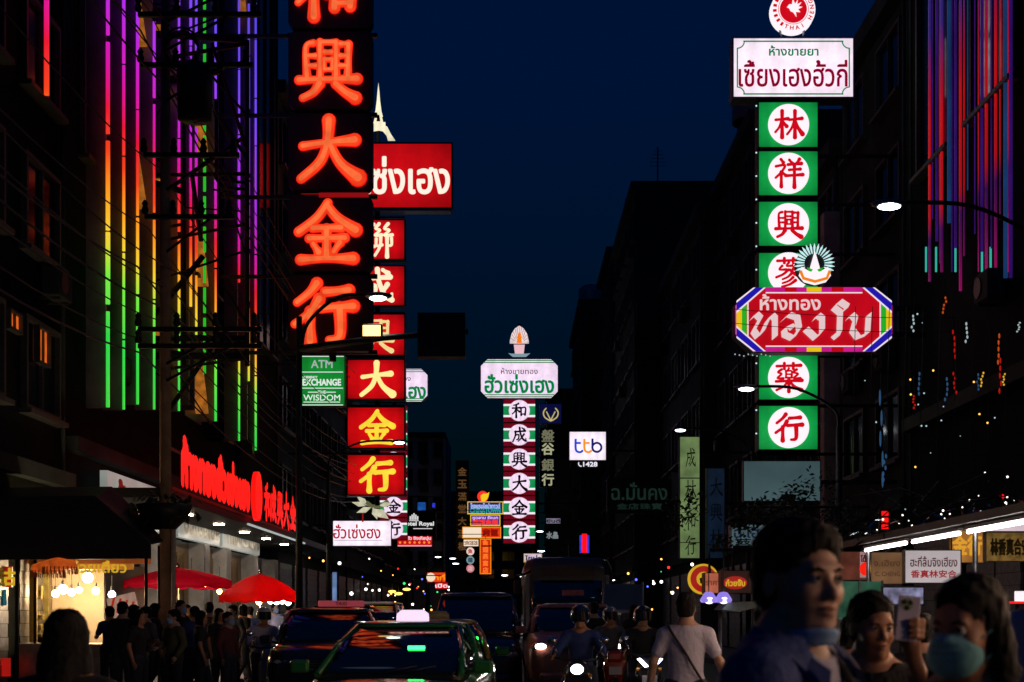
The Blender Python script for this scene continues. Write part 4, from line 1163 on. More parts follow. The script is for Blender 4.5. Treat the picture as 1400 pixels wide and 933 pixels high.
MB().box((1.3, .5, .5), (4.5, .1, .1)).box((1.3, .5, 1.1), (4.5, .1, .1)).build('bracket', M_dark, s.root)
mb = MB()
for i in range(9): mb.sphere(((-106 + i * 6.0) * q, .1, -1.5 * q - .02 * (i % 3)), .018, 6, 4)
mb.build('edge_bulbs', m_pale, s.root)

# --- round-cornered bank sign
s = Sign('bank_sign', 'small white bank sign with ttb in blue and orange, 1428 below', 803, 640, 80)
b = s.box('sign_box', 778, 590, 829, 630, M_white_e, M_steel, .35, border=.8)
e_navy = emit('navy_letter', (26, 30, 120), .7); e_blue = emit('blue_letter', (30, 80, 215), .85); e_or = emit('orange_letter', (250, 150, 40), .95)
q = s.k
def tletter(m_, px):
    mb = MB().tube(smooth_path([(0, -.02, 9.5 * q), (0, -.02, -3 * q), (2 * q, -.02, -7.5 * q), (6.5 * q, -.02, -8.5 * q), (10 * q, -.02, -6 * q)], 4), 1.55 * q, 8).tube([(-1 * q, -.02, 4 * q), (7 * q, -.02, 4 * q)], 1.45 * q, 8)
    s.put(mb, 'letter', m_, px, 610, b)
tletter(e_blue, 787); tletter(e_or, 799)
mb = MB().tube([(0, -.02, 10 * q), (0, -.02, -1 * q)], 1.55 * q, 8).tube([(6 * q + 6.2 * q * math.cos(R(t)), -.02, -2 * q + 6.2 * q * math.sin(R(t))) for t in range(0, 361, 20)], 1.55 * q, 8)
s.put(mb, 'letter', e_navy, 810, 610, b)
s.put(text_mb('1428', 6 * q, .06, fit=19 * q, depth=.02), 'number', emit('white_number', (240, 236, 250), .95), 807, 635)
s.put(MB().tube(smooth_path([(-1.6 * q, -.01, 2.6 * q), (-2 * q, -.01, 0), (0, -.01, -2.4 * q), (2.2 * q, -.01, -2.6 * q)], 4), .8 * q, 6), 'handset_mark', emit('white_number', (240, 236, 250), .95), 793, 635)
s.put(rect_mb(46 * q, 9 * q, .2, .25), 'number_board', M_black, 803, 635)
MB().box((2.1, .2, 1.0), (2.6, .1, .1)).build('bracket', M_dark, s.root)

# --- dark bank sign with gold bird and characters, by the middle column
s = Sign('bank_sign', 'dark blue vertical bank sign with gold emblem and dim characters', 749, 665, 96)
q = s.k
m_nb = paint('navy_board', (.01, .014, .05), .4, var=.3)
b1 = s.box('emblem_box', 738, 552, 768, 580, emit('navy_lightbox', (10, 14, 62), .8), M_black, .4, border=.6)
e_gd = emit('gold_emblem', (206, 190, 120), .85)
mb = MB()
for sx in (-1, 1): mb.tube(smooth_path([(0, -.02, -9 * q), (sx * 8 * q, -.02, -4 * q), (sx * 10 * q, -.02, 3 * q), (sx * 6 * q, -.02, 9 * q)], 4), [1.0 * q] * 12 + [.5 * q], 6).tube([(0, -.02, -8 * q), (sx * 3.5 * q, -.02, -1 * q), (sx * 6 * q, -.02, 4 * q)], .9 * q, 6)
s.put(mb, 'gold_emblem', e_gd, 753, 567, b1)
for yc, ch, bright in ((596, '盤', .3), (614, '谷', .75), (636, '銀', .3), (656, '行', .7)):
    bx = s.box('character_box', 738, yc - 11, 760, yc + 10.5, m_nb, M_black, .4, border=.4)
    s.put(text_mb(ch, 16 * q, .03, depth=.02), 'character', emit('pale_gold_%d' % int(bright * 100), (190, 190, 150), bright), 749, yc, bx)
s.mast(749, 548, 672, .08, .6).build('mast', M_dark, s.root)
MB().box((2.6, .5, 3.0), (5.0, .1, .1)).build('bracket', M_dark, s.root)

# --- white restaurant sign with a lotus
s = Sign('restaurant_sign', 'white light box with red Thai lettering under the red column', 494, 747, 60)
b = s.box('sign_box', 455, 712, 535, 747, M_white_e, M_steel, .3, border=.6)
s.put(text_mb('ฮั่วเซ่งฮง', 19 * s.k, .014, fit=64 * s.k, depth=.02), 'lettering', emit('red_thai_letter', (190, 14, 40), .75), 488, 727, b)
s.put(rect_mb(66 * s.k, 1.0 * s.k, .02), 'thin_rule', emit('pale_grey_rule', (200, 185, 200), .8), 490, 739, b)
MB().box((-1.7, .2, .9), (2.4, .08, .08)).build('bracket', M_dark, s.root)
s = Sign('lotus_emblem', 'cream lotus shaped emblem above the white restaurant sign', 508, 706, 60, 'emblem')
q = s.k; mb = MB(); i = 0
for (x, z, L_, a, w_) in ((-8, 14, 20, 165, 5), (-4, 14, 22, 140, 6), (0, 12, 22, 200, 6), (4, 10, 24, -35, 9), (10, 14, 20, 10, 5), (2, 12, 18, -70, 6)):
    an = R(a); c_, s_ = math.cos(an), math.sin(an); i += 1
    pol = [(0, 0), (L_ * .45, w_ * .7), (L_, 0), (L_ * .45, -w_ * .7)]
    mb.prism([((x + u * c_ - v * s_) * q, (z + u * s_ + v * c_) * q) for u, v in pol], -.02 * i, -.02 * i + .015)
mb.build('petals', emit('cream_petal', (226, 222, 190), .75, .3, 4), s.root)
s.put(MB().tube([(16 * q, .0, 20 * q), (6 * q, .0, 13 * q), (-6 * q, 0, 12 * q), (-14 * q, 0, 18 * q)], 3.2 * q, 6), 'bowl_rim', emit('olive_bowl', (120, 124, 80), .55), 515, 705)
s.put(rect_mb(2 * q, 12 * q, .05), 'red_stem', emit('dim_red_bracket', (150, 14, 16), .8), 496, 708)

# --- hotel sign and red board below it
s = Sign('hotel_sign', 'dark hotel sign with white lettering and small building emblem', 572, 737, 90)
q = s.k
b = s.box('sign_board', 548, 698, 596, 736, paint('black_board', (.012, .012, .016), .5), M_black, .3, border=.4)
e_hw = emit('white_hotel_letter', (235, 235, 235), .85)
mb = MB()
for x, h in ((-7, 5), (-4.5, 7), (-2, 9), (.5, 7), (3, 5)): mb.box((x * q, -.01, h / 2 * q), (1.8 * q, .02, h * q))
mb.box((-2 * q, -.01, -1.2 * q), (13 * q, .02, 1.0 * q))
s.put(mb, 'building_emblem', e_hw, 568, 711, b)
s.put(text_mb('Hotel Royal', 7 * q, .05, fit=44 * q, depth=.02), 'lettering', e_hw, 571, 717, b)
s.put(rect_mb(26 * q, 1 * q, .02), 'rule', e_hw, 578, 723, b)
s = Sign('shop_board', 'small red lit board with gold dots under the hotel sign', 567, 749, 88)
q = s.k
b = s.box('board', 543, 733, 591, 748, emit('bright_red_board', (205, 16, 20), .9, .2, 2), M_black, .3, border=.5)
s.put(text_mb('ฮั้ว ซิงเกียปุ่น', 6.5 * q, .05, fit=32 * q, depth=.02), 'lettering', emit('pink_white_letter', (255, 200, 210), .9), 573, 736.5, b)
mb = MB()
for i in range(7): mb.sphere(((-20 + i * 6.6) * q, -.01, 0), (1.7 * q, .02, 1.7 * q), 8, 4)
s.put(mb, 'gold_dots', emit('orange_dot', (255, 140, 50), 1.0), 567, 742, b)
s.put(rect_mb(46 * q, 1.6 * q, .02), 'pale_rule', emit('pale_pink_rule', (250, 190, 200), .8), 567, 746.5, b)

# --- cluster of small neon signs left of the middle column
def small(label, px0, y0, px1, y1, Y, face, frame, text=None, tm=None, th=.6, name='lit_sign', rows=None, border=1.0, bold=.05, hang=True):
    s = Sign(name, label, (px0 + px1) / 2, y1, Y)
    b = s.box('sign_box', px0, y0, px1, y1, face, frame, .3, border=border)
    for (t, m_, yc, hh, ww) in (rows or ([(text, tm, .5, th, .86)] if text else [])):
        s.put(text_mb(t, hh * (y1 - y0) * s.k, bold, fit=ww * (px1 - px0) * s.k, depth=.03), 'lettering', m_, (px0 + px1) / 2, y0 + (y1 - y0) * yc, b)
    if hang: MB().tube([(0, .35, (y1 - y0) * s.k), (0, .35, (y1 - y0) * s.k + .4), ((2.6 if px0 > 760 else -2.6), .35, (y1 - y0) * s.k + .4)], .03).build('hanger', M_dark, s.root)
    return s, b
e_yf = emit('yellow_neon_frame', (240, 200, 30), 1.0); e_nb = emit('deep_blue_field', (40, 40, 120), .7); e_lb = emit('light_blue_letter', (170, 190, 255), .95)
e_aq = emit('aqua_letter', (20, 170, 160), .9); e_of = emit('orange_red_field', (226, 62, 18), .95); e_cf = emit('cream_field', (250, 228, 200), .95); e_ol = emit('orange_frame', (250, 150, 20), 1.0)
small('blue neon sign in a yellow frame under the crescent', 639, 686, 688, 703, 120, e_nb, e_yf, rows=[('โรงแรมไชน่าทาวน์', e_lb, .34, .42, .82), ('CHINATOWN', e_aq, .72, .36, .84)])
small('smaller sign in a yellow frame with red and violet lettering', 643, 704, 684, 719, 118, emit('violet_field', (90, 60, 150), .7), e_yf, rows=[('หูฉลาม รังนก', emit('lilac_letter', (220, 180, 255), .95), .3, .36, .84), ('燕窩魚翅', emit('red_neon_letter', (255, 50, 40), 1.0), .68, .42, .84)])
small('half cream, half orange sign in the neon cluster', 632, 720.5, 685, 736, 116, e_of, e_ol, '金龍', emit('deep_red_letter', (170, 20, 10), .6), .6)
s = [o for o in bpy.data.objects if o.name.startswith('lit_sign')][-1]
rect_mb(25 / F * 116, 13.5 / F * 116, .03, -.005).build('cream_half', e_cf, s, (-13 / F * 116, 0, 7.7 / F * 116))
small('blank cream light box over the three round signs', 633, 737, 655, 748, 116, e_cf, M_black, '翅', emit('cream_grey_letter', (190, 160, 140), .6), .5)
s, b = small('tall orange neon sign with a column of characters', 656, 737, 671.5, 785, 114, emit('orange_neon_field', (220, 50, 12), .85, .2, 4), e_ol)
for i, ch in enumerate('魚翅燕窩店'): s.put(text_mb(ch, 7.4 * s.k, .04, depth=.03), 'character', emit('amber_letter', (255, 120, 40), 1.0), 663.7, 742.5 + i * 9.3, b)
for i, (yc, c1, c2) in enumerate(((754, (250, 220, 210), (200, 60, 60)), (766, (120, 160, 170), (40, 60, 70)), (777.5, (220, 130, 140), (240, 210, 210)))):
    s = Sign('round_sign', ('round cream sign, topmost of the three stacked discs', 'round grey-blue sign, middle of the three stacked discs', 'round pink sign, lowest of the three stacked discs')[i], 643, yc + 6, 116)
    d = s.put(disc_mb(5.4 * s.k, 24, .2, .2), 'disc', emit('round_face_%d' % i, c1, .85), 643, yc)
    text_mb(('魚', '翅', '店')[i], 6 * s.k, .04, depth=.03).build('character', emit('round_letter_%d' % i, c2, .7), d)
s = Sign('crescent_sign', 'red and yellow crescent shaped neon sign', 660, 687, 120)
q = s.k
s.put(disc_mb(7.5 * q, 24, .2, .2), 'red_disc', emit('red_neon_letter', (255, 50, 40), 1.0), 660, 679)
s.put(MB().prism([(x * q, z * q) for x, z in [(-3, -6), (-4, 1), (0, 4), (4, 3.6), (8, 6), (7, 0), (4, -5), (0, -7)]], -.04, -.01), 'yellow_flame', e_yf, 661, 679)
small('orange and red lit sign low at the end of the street', 583, 782, 610, 797, 85, e_of, M_black, 'ฮกกี่', e_ol, .5)
s = [o for o in bpy.data.objects if o.name.startswith('lit_sign')][-1]
disc_mb(6 / F * 85, 20, .03, -.01).build('pale_disc', e_cf, s, (-7.5 / F * 85, 0, 7.5 / F * 85))
small('small red box sign with a white glow below the orange sign', 594, 796, 613, 806, 84, emit('pure_red_field', (225, 10, 24), 1.0), M_black, 'เปิด', emit('white_band', (246, 240, 246), 1.0), .5)
# other small far signs
small('blue and green poster lit on the dark wall above the hotel sign', 570, 686, 583, 699, 95, emit('blue_green_poster', (30, 90, 180), .7, .5, 3), M_black)
small('small deep blue lit panel right of the hotel poster', 590, 687, 596, 695, 95, emit('deep_blue_light', (50, 60, 220), .9, .3, 5), M_black)
small('dim white shop sign right of the striped column', 746, 708, 767, 717, 105, emit('dim_lilac_sign', (170, 160, 190), .5, .5, 6), M_black, 'ยินดี', M_black, .5)
small('dim grey sign with scattered strokes under the dim white sign', 746, 722, 764, 742, 105, paint('slate_board', (.03, .04, .05), .5), M_black, '水晶', emit('dim_white_letter', (150, 160, 165), .6), .45)
small('bright small lit sign on top of the bus roof line', 716, 757, 741, 769, 70, emit('pale_lilac_sign', (225, 205, 235), .9, .4, 6), emit('gold_frame', (200, 160, 60), .8), 'ไชน่า', M_black, .55)
s = Sign('neon_sign', 'thin upright neon in blue with a red core', 799, 756, 75)
MB().tube([(0, 0, 0), (0, 0, 26 * s.k)], .14, 8).build('red_core', emit('red_letter_light', (255, 18, 12), 1.05), s.root)
for sx in (-1, 1): MB().tube([(sx * .2, 0, -.02), (sx * .2, 0, 24 * s.k)], .07, 6).build('blue_edge', emit('deep_blue_light', (50, 60, 220), .9, .3, 5), s.root)
# gold character sign on the far left wall
s = Sign('shop_sign', 'dim gold vertical characters on a dark board in front of the far block', 631, 765, 130)
b = s.box('sign_board', 623, 630, 641, 765, paint('black_board', (.012, .012, .016), .5), M_black, .4, border=.5)
for i, ch in enumerate('金玉滿堂大酒樓'): s.put(text_mb(ch, 11 * s.k, .03, depth=.03), 'character', emit('bronze_letter', (120, 84, 48), .5 if i < 4 else .95), 632, 645 + i * 17, b)

# --- pale green vertical signboard and its dim neighbours (right side)
s = Sign('vertical_signboard', 'pale green lit vertical board with black brush strokes', 943, 764, 52)
b = s.box('sign_box', 929, 597, 957, 764, emit('pale_green_board', (140, 168, 108), .48, .45, 1.6), M_black, .3, border=.8)
for ch, yc in (('成', 626), ('林', 670), ('和', 712), ('行', 746)): s.put(brush_mb(ch, 26 * s.k, .8, .02, wx=.55), 'character', M_black, 944, yc, b)
s.put(rect_mb(27 * s.k, 1.4 * s.k, .02), 'seam', M_black, 943, 654, b); s.put(rect_mb(27 * s.k, 1 * s.k, .02), 'seam', M_black, 943, 742, b)
MB().box((1.2, .2, 2.0), (2.0, .1, .1)).box((1.2, .2, 4.0), (2.0, .1, .1)).build('bracket', M_dark, s.root)
s = Sign('vertical_signboard', 'dim blue-black vertical board right of the pale green one', 978, 764, 50)
b = s.box('sign_box', 966, 640, 991, 764, emit('dim_blue_board', (16, 32, 52), .6, .4, 2), M_black, .3, border=.8)
for ch, yc in (('大', 666), ('興', 700), ('林', 736)): s.put(brush_mb(ch, 24 * s.k, .8, .02, wx=.7), 'character', M_black, 979, yc, b)
MB().box((1.2, .2, 2.0), (2.0, .1, .1)).build('bracket', M_dark, s.root)
small('dim board with dark green Thai lettering over small characters', 830, 655, 918, 702, 68, paint('dark_green_board', (.012, .03, .026), .6, var=.4), M_black, rows=[('ฉ.มั่นคง', emit('dim_green_letter', (30, 52, 44), .5), .36, .5, .86), ('金店珠寶', emit('dim_green_letter', (30, 52, 44), .5), .8, .18, .7)], bold=.02)
small('pale grey-blue board with navy Thai letters and two characters', 999, 717, 1062, 753, 30, emit('grey_blue_board', (92, 116, 122), .6, .35, 2), M_steel, rows=[('ฉ.เฮียะ', emit('faded_navy', (20, 34, 62), .5), .3, .44, .86), ('蔡 黃', M_black, .74, .40, .78)], bold=.02)  # board's pale grey-blue comes from its own emission
small('dark traffic board seen from the back on the overhead arm', 571, 428, 636, 488, 26, M_black, M_dark, name='traffic_board', border=1.2, hang=False)

# food shop lights and signs at the right middle distance
s = Sign('shop_sign', 'round red and yellow emblem sign at a food shop front', 962, 812, 24)
q = s.k
d = s.put(disc_mb(21 * q, 36, .1, .12), 'yellow_ring', emit('yellow_ring', (225, 180, 40), .75), 962, 792)
disc_mb(18 * q, 32, .02, .01).build('red_disc', emit('brick_red_disc', (176, 30, 24), .75), d)
disc_mb(10 * q, 24, .02, -.015).build('yellow_centre', emit('yellow_ring', (225, 180, 40), .75), d)
MB().prism([(x * q, z * q) for x, z in [(-5, -6), (5, -6), (6, 0), (2, 2), (3, 7), (-1, 8), (-3, 2), (-6, 1)]], -.05, -.04).build('emblem_mark', M_black, d)
small('salmon pink menu panel beside the round emblem sign', 963, 783, 985, 812, 23.5, emit('salmon_panel', (206, 112, 84), .65, .3, 4), M_black, 'ราคา', emit('salmon_dark', (150, 70, 50), .5), .2)
s, b = small('dark panel with a red and gold oval label', 986, 780, 1028, 812, 23, emit('brown_panel', (44, 16, 12), .6, .5, 8), M_black)
s.put(disc_mb(9 * s.k, 28, .02, 0, 1.8), 'oval_label', emit('brick_red_disc', (176, 30, 24), .75), 1005, 797, b)
s.put(text_mb('ก๋วยจั๊บ', 9 * s.k, .05, fit=26 * s.k, depth=.03), 'lettering', emit('yellow_ring', (225, 180, 40), .75), 1005, 797, b)
small('tall amber poster at the right end of the food shop front', 1036, 776, 1050, 820, 23, emit('amber_poster', (206, 140, 70), .7, .55, 6), M_black, rows=[('เปิด', emit('salmon_dark', (150, 70, 50), .5), .3, .2, .7)])
# ------------------------------------------------------------------ street furniture
def street_lamp(label, px, py, Y, side, arm=2.2, k=1.0, power=22, group=None, post=True):
    h = P(px, py, Y); xb = h.x + side * arm
    t = thing('street_lamp', label, 'street lamp', (xb, Y, .12), 0, group)
    z = h.z - .12
    if post: MB().tube([(0, 0, 0), (0, 0, z * .5), (0, 0, z - .9)], [.10, .08, .06], 10).lathe([(.2, 0), (.2, .05), (.12, .3)], 12).build('pole', M_dark, t)
    MB().tube(smooth_path([(0, 0, z - .9), (-side * .12, 0, z - .45), (-side * arm * .45, 0, z + .02), (-side * (arm - .25), 0, z + .08)], 5), .035, 8).build('arm', M_dark, t)
    hd = MB().sphere((-side * arm, 0, z + .06), (.30 * k, .13, .07), 14, 8).build('lamp_head', M_steel, t)
    MB().sphere((-side * arm, -.02, z + .015), (.19 * k, .11, .06), 14, 8).build('lens', M_lamp, hd)
    l = bpy.data.lights.new('lamp_light', 'SPOT'); l.energy = power; l.color = (.86, 1.0, .95); l.spot_size = R(150); l.spot_blend = .6; l.shadow_soft_size = .15
    lo = bpy.data.objects.new('lamp_light', l); COL.objects.link(lo); lo.parent = t; lo.location = (-side * arm, 0, z - .1)
    return t
street_lamp('nearest street lamp on the right, arm reaching left near the neon strips', 1215, 284, 22, 1, 2.4)
street_lamp('street lamp with curved arm crossing the lower green boxes', 1020, 533, 33, 1, 2.2, 1.0)
street_lamp('street lamp just above the pale green vertical board', 930, 589, 49, 1, 2.4, 1.0)
street_lamp('street lamp glaring in front of the lowest gold character box', 546, 606, 47, -1, 2.4, 1.0)
street_lamp('street lamp glaring beside the second red box of the tall column', 517, 409, 26.4, -1, 1.45, .9, post=False)
for i, (px, py) in enumerate(((599, 762), (619, 764), (623, 771), (690, 787), (712, 788), (738, 727), (740, 754))):
    street_lamp(('far street lamp at the end of the street, left of the orange neon', 'far street lamp left of the three stacked discs', 'lowest far street lamp by the three stacked discs', 'far street lamp under the striped column, left one', 'far street lamp under the striped column, right one', 'far street lamp against the dim white sign', 'far street lamp above the bus roof')[i], px, py, 110 - i * 3 if py > 750 else 95, -1 if i < 4 else 1, 2.0, 1.3, 10)
# amber flood lamp on the overhead traffic arm
t = thing('sign_gantry', 'overhead steel arm carrying the dark traffic board over the road', 'sign gantry', (XX(409, 26.4), 26.4, .12))
za = ZZ(462, 26.4) - .12
MB().tube([(0, 0, 0), (0, 0, za + .4)], [.075, .055], 12).build('pole', M_dark, t)
L_ = XX(640, 26.4) - XX(409, 26.4)
MB().tube([(0, 0, za - .22), (L_ * .5, 0, za), (L_, 0, za + .12)], [.08, .06, .05], 8).build('arm', M_dark, t)
t = thing('flood_lamp', 'small square amber flood lamp clamped beside the orange character', 'flood lamp', P(508, 452, 26.1))
MB().bbox((0, .1, 0), (.4, .16, .27), .03).build('housing', M_dark, t)
MB().box((0, .012, 0), (.33, .02, .2)).build('lamp_face', emit('amber_flood', (255, 206, 120), 3), t)
MB().tube([(0, .18, 0), (0, .28, -.15)], .03).build('bracket', M_dark, t)

pole_m = paint('concrete_pole', (.34, .22, .13), .85, var=.4, scale=3, bump=.2)
UX, UY = XX(226, 24.9), 24.9
t = thing('utility_pole', 'tan concrete utility pole with crossarms at the left pavement', 'utility pole', (UX, UY, .12))
MB().tube([(0, 0, 0), (0, 0, 7), (0, 0, 13.4)], [.115, .10, .08], 12).build('shaft', pole_m, t)
MB().tube([(.16, -.06, 0), (.16, -.06, 3.4)], .045, 8).build('conduit', paint('pale_conduit', (.5, .42, .34), .5), t)
for z, w in ((12.6, 2.4), (12.1, 2.2), (11.2, 2.0), (9.6, 1.7), (8.5, 1.6), (6.5, 2.2), (6.2, 2.2)):
    mb = MB().box((w * .3, -.17, z), (w, .08, .08)).tube([(w * .55, -.17, z), (.05, -.1, z - .6)], .025, 6)
    for q in range(4): mb.lathe([(.05, z + .06), (.07, z + .12), (.04, z + .2), (.06, z + .24), (.02, z + .3)], 8, (-w * .2 + w * q / 3.2, -.17, 0))
    mb.build('crossarm', M_black, t)
MB().lathe([(.02, 0), (.30, .05), (.32, .9), (.2, 1.05), (.02, 1.08)], 16, (.55, -.1, 10.2)).build('transformer', M_black, t)
mb = MB()
for i in range(3): mb.tube([(.35 + .3 * math.cos(q / 16 * 6.283), -.22 - .03 * i, 11.4 + .05 * i + .33 * math.sin(q / 16 * 6.283)) for q in range(17)], .02, 5)
mb.build('cable_coil', M_black, t)
# steel frame of struts in front of the rainbow tubes
t = thing('steel_frame', 'dark steel strut frame standing in front of the rainbow tubes', 'steel frame', (XX(300, 34), 34, .12))
k_ = 34 / F; mb = MB()
def seg(x0, y0, x1, y1, r=.05): mb.tube([((x0 - 300) * k_, 0, ZZ(y0, 34) - .12), ((x1 - 300) * k_, 0, ZZ(y1, 34) - .12)], r, 6)
for a in ((165, 463, 336, 463, .07), (165, 487, 336, 487, .09), (185, 475, 336, 470, .05), (195, 452, 278, 350, .07), (232, 560, 290, 475, .06), (180, 12, 300, 22, .06), (190, 46, 336, 55, .08), (215, 82, 336, 60, .05), (196, 240, 336, 238, .05), (230, 112, 300, 95, .12), (226, 262, 330, 190, .05), (290, 60, 336, 200, .05), (262, 235, 275, 330, .06), (300, 160, 336, 215, .05), (210, 250, 250, 262, .08), (303, 247, 336, 250, .04), (303, 257, 336, 259, .04), (303, 268, 336, 268, .03), (180, 395, 330, 345, .03), (305, 390, 336, 440, .04)): seg(*a)
rs = random.Random(4)
for i in range(26):
    x0, y0 = rs.uniform(150, 320), rs.uniform(0, 520); d_ = rs.choice(((40, 6), (60, -30), (55, 45), (30, 60), (90, 4), (25, -40)))
    seg(x0, y0, min(x0 + d_[0] * rs.uniform(.7, 1.4), 338), y0 + d_[1] * rs.uniform(.7, 1.3), rs.choice((.02, .025, .035, .06)))
mb.build('struts', M_black, t)
mb = MB()
for x in (250, 337): mb.tube([((x - 300) * k_, 0.08, ZZ(500, 34) - .12), ((x - 300) * k_, .08, 15.5)], .06, 8)
for x in (250, 337):
    for z in (7.7, 11, 15): mb.tube([((x - 300) * k_, .08, z), ((x - 300) * k_ - 2.3, 1.5, z)], .04, 6)
mb.build('upright', M_black, t)
# cables along the left side
random.seed(5)
for i in range(14):
    x = -6.9 + .16 * (i % 6) + random.uniform(-.05, .05); z = (6.4, 6.6, 7.0, 7.2, 7.5, 7.8, 8.0, 8.7, 9.8, 11.3, 11.5, 12.2, 12.4, 12.8)[i]
    pts = []
    for (a, b, sg) in ((10, 25.8, .5), (25.8, 60, .8)):
        for q in range(10):
            u = q / 10; pts.append((x, a + (b - a) * u, z - sg * 4 * u * (1 - u)))
    pts.append((x, 60, z))
    o = MB().tube(pts, .012 + .006 * (i % 3 == 0), 5).build('power_cable', M_black); tag(o, 'black power cable strung along the left side in front of the neon tubes', 'cable', 'power cables along the left pavement')
for i, (z, lab) in enumerate(((8.2, 'thin cable crossing the lower green boxes, upper of two'), (7.9, 'thin cable crossing the lower green boxes, lower of two'))):
    o = MB().tube([(3.2 + q * .9, 29.5, z - .12 * q + .02 * q * q * .5) for q in range(10)], .007, 5).build('power_cable', M_black); tag(o, lab, 'cable')
# dark planter round the pole
t = thing('hanging_planter', 'dark leafy planter ring fixed round the tan utility pole', 'planter', (UX, UY - .05, ZZ(700, 24.9)))
mb = MB(); random.seed(11)
MB().lathe([(.2, -.32), (.42, -.1), (.5, .12), (.18, .12)], 18).build('basket', M_black, t)
for i in range(240):
    a = random.uniform(0, 6.283); r = random.uniform(.2, .62); z = random.uniform(-.1, .42) - r * .25
    c = Vector((r * math.cos(a), r * math.sin(a), z)); u = Vector((random.uniform(-1, 1), random.uniform(-1, 1), random.uniform(-.6, .6))).normalized() * .12; w = u.cross(Vector((0, 0, 1))).normalized() * .04
    mb.add([c - u, c + w, c + u, c - w], [(0, 1, 2, 3)])
mb.build('leaves', M_foliage, t)

# ------------------------------------------------------------------ left: shopfront, awning, umbrellas
t = thing('awning', 'big dark tarpaulin awning over the left food stalls', 'awning', (XX(60, 23.9), 23.9, 0))
q = 23.9 / F
pr = [(XX(-60, 23.9), ZZ(680, 23.9)), (XX(130, 23.9), ZZ(678, 23.9)), (XX(205, 23.9), ZZ(742, 23.9)), (XX(205, 23.9), ZZ(764, 23.9)), (XX(-60, 23.9), ZZ(766, 23.9))]
ox = XX(60, 23.9)
MB().prism([(x - ox, z) for x, z in pr[::-1]], 0, .08).build('valance', M_black, t)
mb = MB()
a, b, c = pr[1], pr[2], pr[0]
mb.add([(c[0] - ox, .1, c[1]), (a[0] - ox, .1, a[1]), (b[0] - ox, .1, b[1]), (b[0] - ox, 1.0, b[1] + .1), (a[0] - ox, 1.0, a[1] + .25), (c[0] - ox, 1.0, c[1] + .25),
        (c[0] - ox, .1, c[1] - .03), (a[0] - ox, .1, a[1] - .03), (b[0] - ox, .1, b[1] - .03), (b[0] - ox, 1.0, b[1] + .07), (a[0] - ox, 1.0, a[1] + .22), (c[0] - ox, 1.0, c[1] + .22)],
       [(0, 1, 4, 5), (1, 2, 3, 4), (6, 11, 10, 7), (7, 10, 9, 8), (0, 6, 7, 1), (1, 7, 8, 2), (2, 8, 9, 3), (3, 9, 10, 4), (4, 10, 11, 5), (5, 11, 6, 0)])
mb.build('roof_sheet', M_black, t)
mb = MB()
for x in (b[0] - ox - .08, b[0] - ox - 2.3):
    for y in (.05, .95): mb.tube([(x, y, .12), (x, y, b[1])], .03, 8)
mb.build('post', M_dark, t)
# lit shop inside: cream partition, counter, shelves
sh = thing('food_shop', 'brightly lit food shop front under the dark awning', 'shop', (-9.4, 27.5, .13))
lx = lambda px, Y: XX(px, Y) + 9.4
m_cream = paint('cream_wall', (.62, .50, .36), .7, var=.12, scale=2)
def wallrect(px0, y0, px1, y1, Y, m_, nm, d=.06):
    x0, x1 = lx(px0, Y), lx(px1, Y); z0, z1 = ZZ(y1, Y) - .13, ZZ(y0, Y) - .13
    return MB().box(((x0 + x1) / 2, Y - 27.5 + d / 2, (z0 + z1) / 2), (x1 - x0, d, z1 - z0)).build(nm, m_, sh)
wallrect(64, 772, 142, 905, 27, m_cream, 'partition_wall', .1)
wallrect(138, 775, 200, 905, 29, paint('grey_tile_wall', (.22, .22, .21), .4, var=.3, scale=3), 'tiled_wall', .1)
wallrect(20, 765, 66, 905, 26.5, paint('olive_panel', (.20, .17, .05), .6, var=.6, scale=4), 'goods_rack', .12)
wallrect(-40, 764, 205, 771, 25.6, emit('orange_soffit', (160, 80, 34), .5, .5, 3), 'soffit_board', .1)
wallrect(90, 771, 182, 779, 25.4, emit('amber_name_board', (210, 130, 50), .7, .4, 5), 'name_board', .06)
wallrect(0, 775, 16, 803, 24.5, emit('red_side_board', (170, 22, 16), .8, .3, 5), 'red_board', .06)
wallrect(0, 806, 9, 828, 24.4, emit('teal_panel', (40, 120, 130), .6, .3, 4), 'teal_panel', .06)
wallrect(0, 900, 13, 925, 24.3, emit('red_side_board', (170, 22, 16), .8, .3, 5), 'red_board', .06)
wallrect(40, 765, 48, 905, 25.5, paint('yellow_post', (.5, .36, .05), .6), 'yellow_post', .12)
MB().bbox((lx(100, 25), -2.4, .45), (1.9, .6, .9), .03).build('counter', paint('steel_counter', (.35, .33, .3), .35, .7), sh)
mb = MB(); random.seed(21)
for i in range(60):
    px = random.uniform(22, 64); py = random.uniform(790, 900); mb.bbox((lx(px, 26.3), -1.32, ZZ(py, 26.3) - .13), (random.uniform(.06, .16), .1, random.uniform(.06, .2)), .01)
mb.build('packed_goods', paint('mixed_goods', (.28, .2, .05), .5, var=.9, scale=14), sh)
text_mb('ก๋วยเตี๋ยว', .22, .03, fit=1.0, depth=.02).build('lettering', emit('yellow_ring', (225, 180, 40), .75), sh, (lx(136, 25.4), -2.12, ZZ(775, 25.4) - .13))
text_mb('沽', .3, .04, depth=.02).build('lettering', emit('yellow_ring', (225, 180, 40), .75), sh, (lx(8, 24.4), -3.03, ZZ(789, 24.5) - .13))
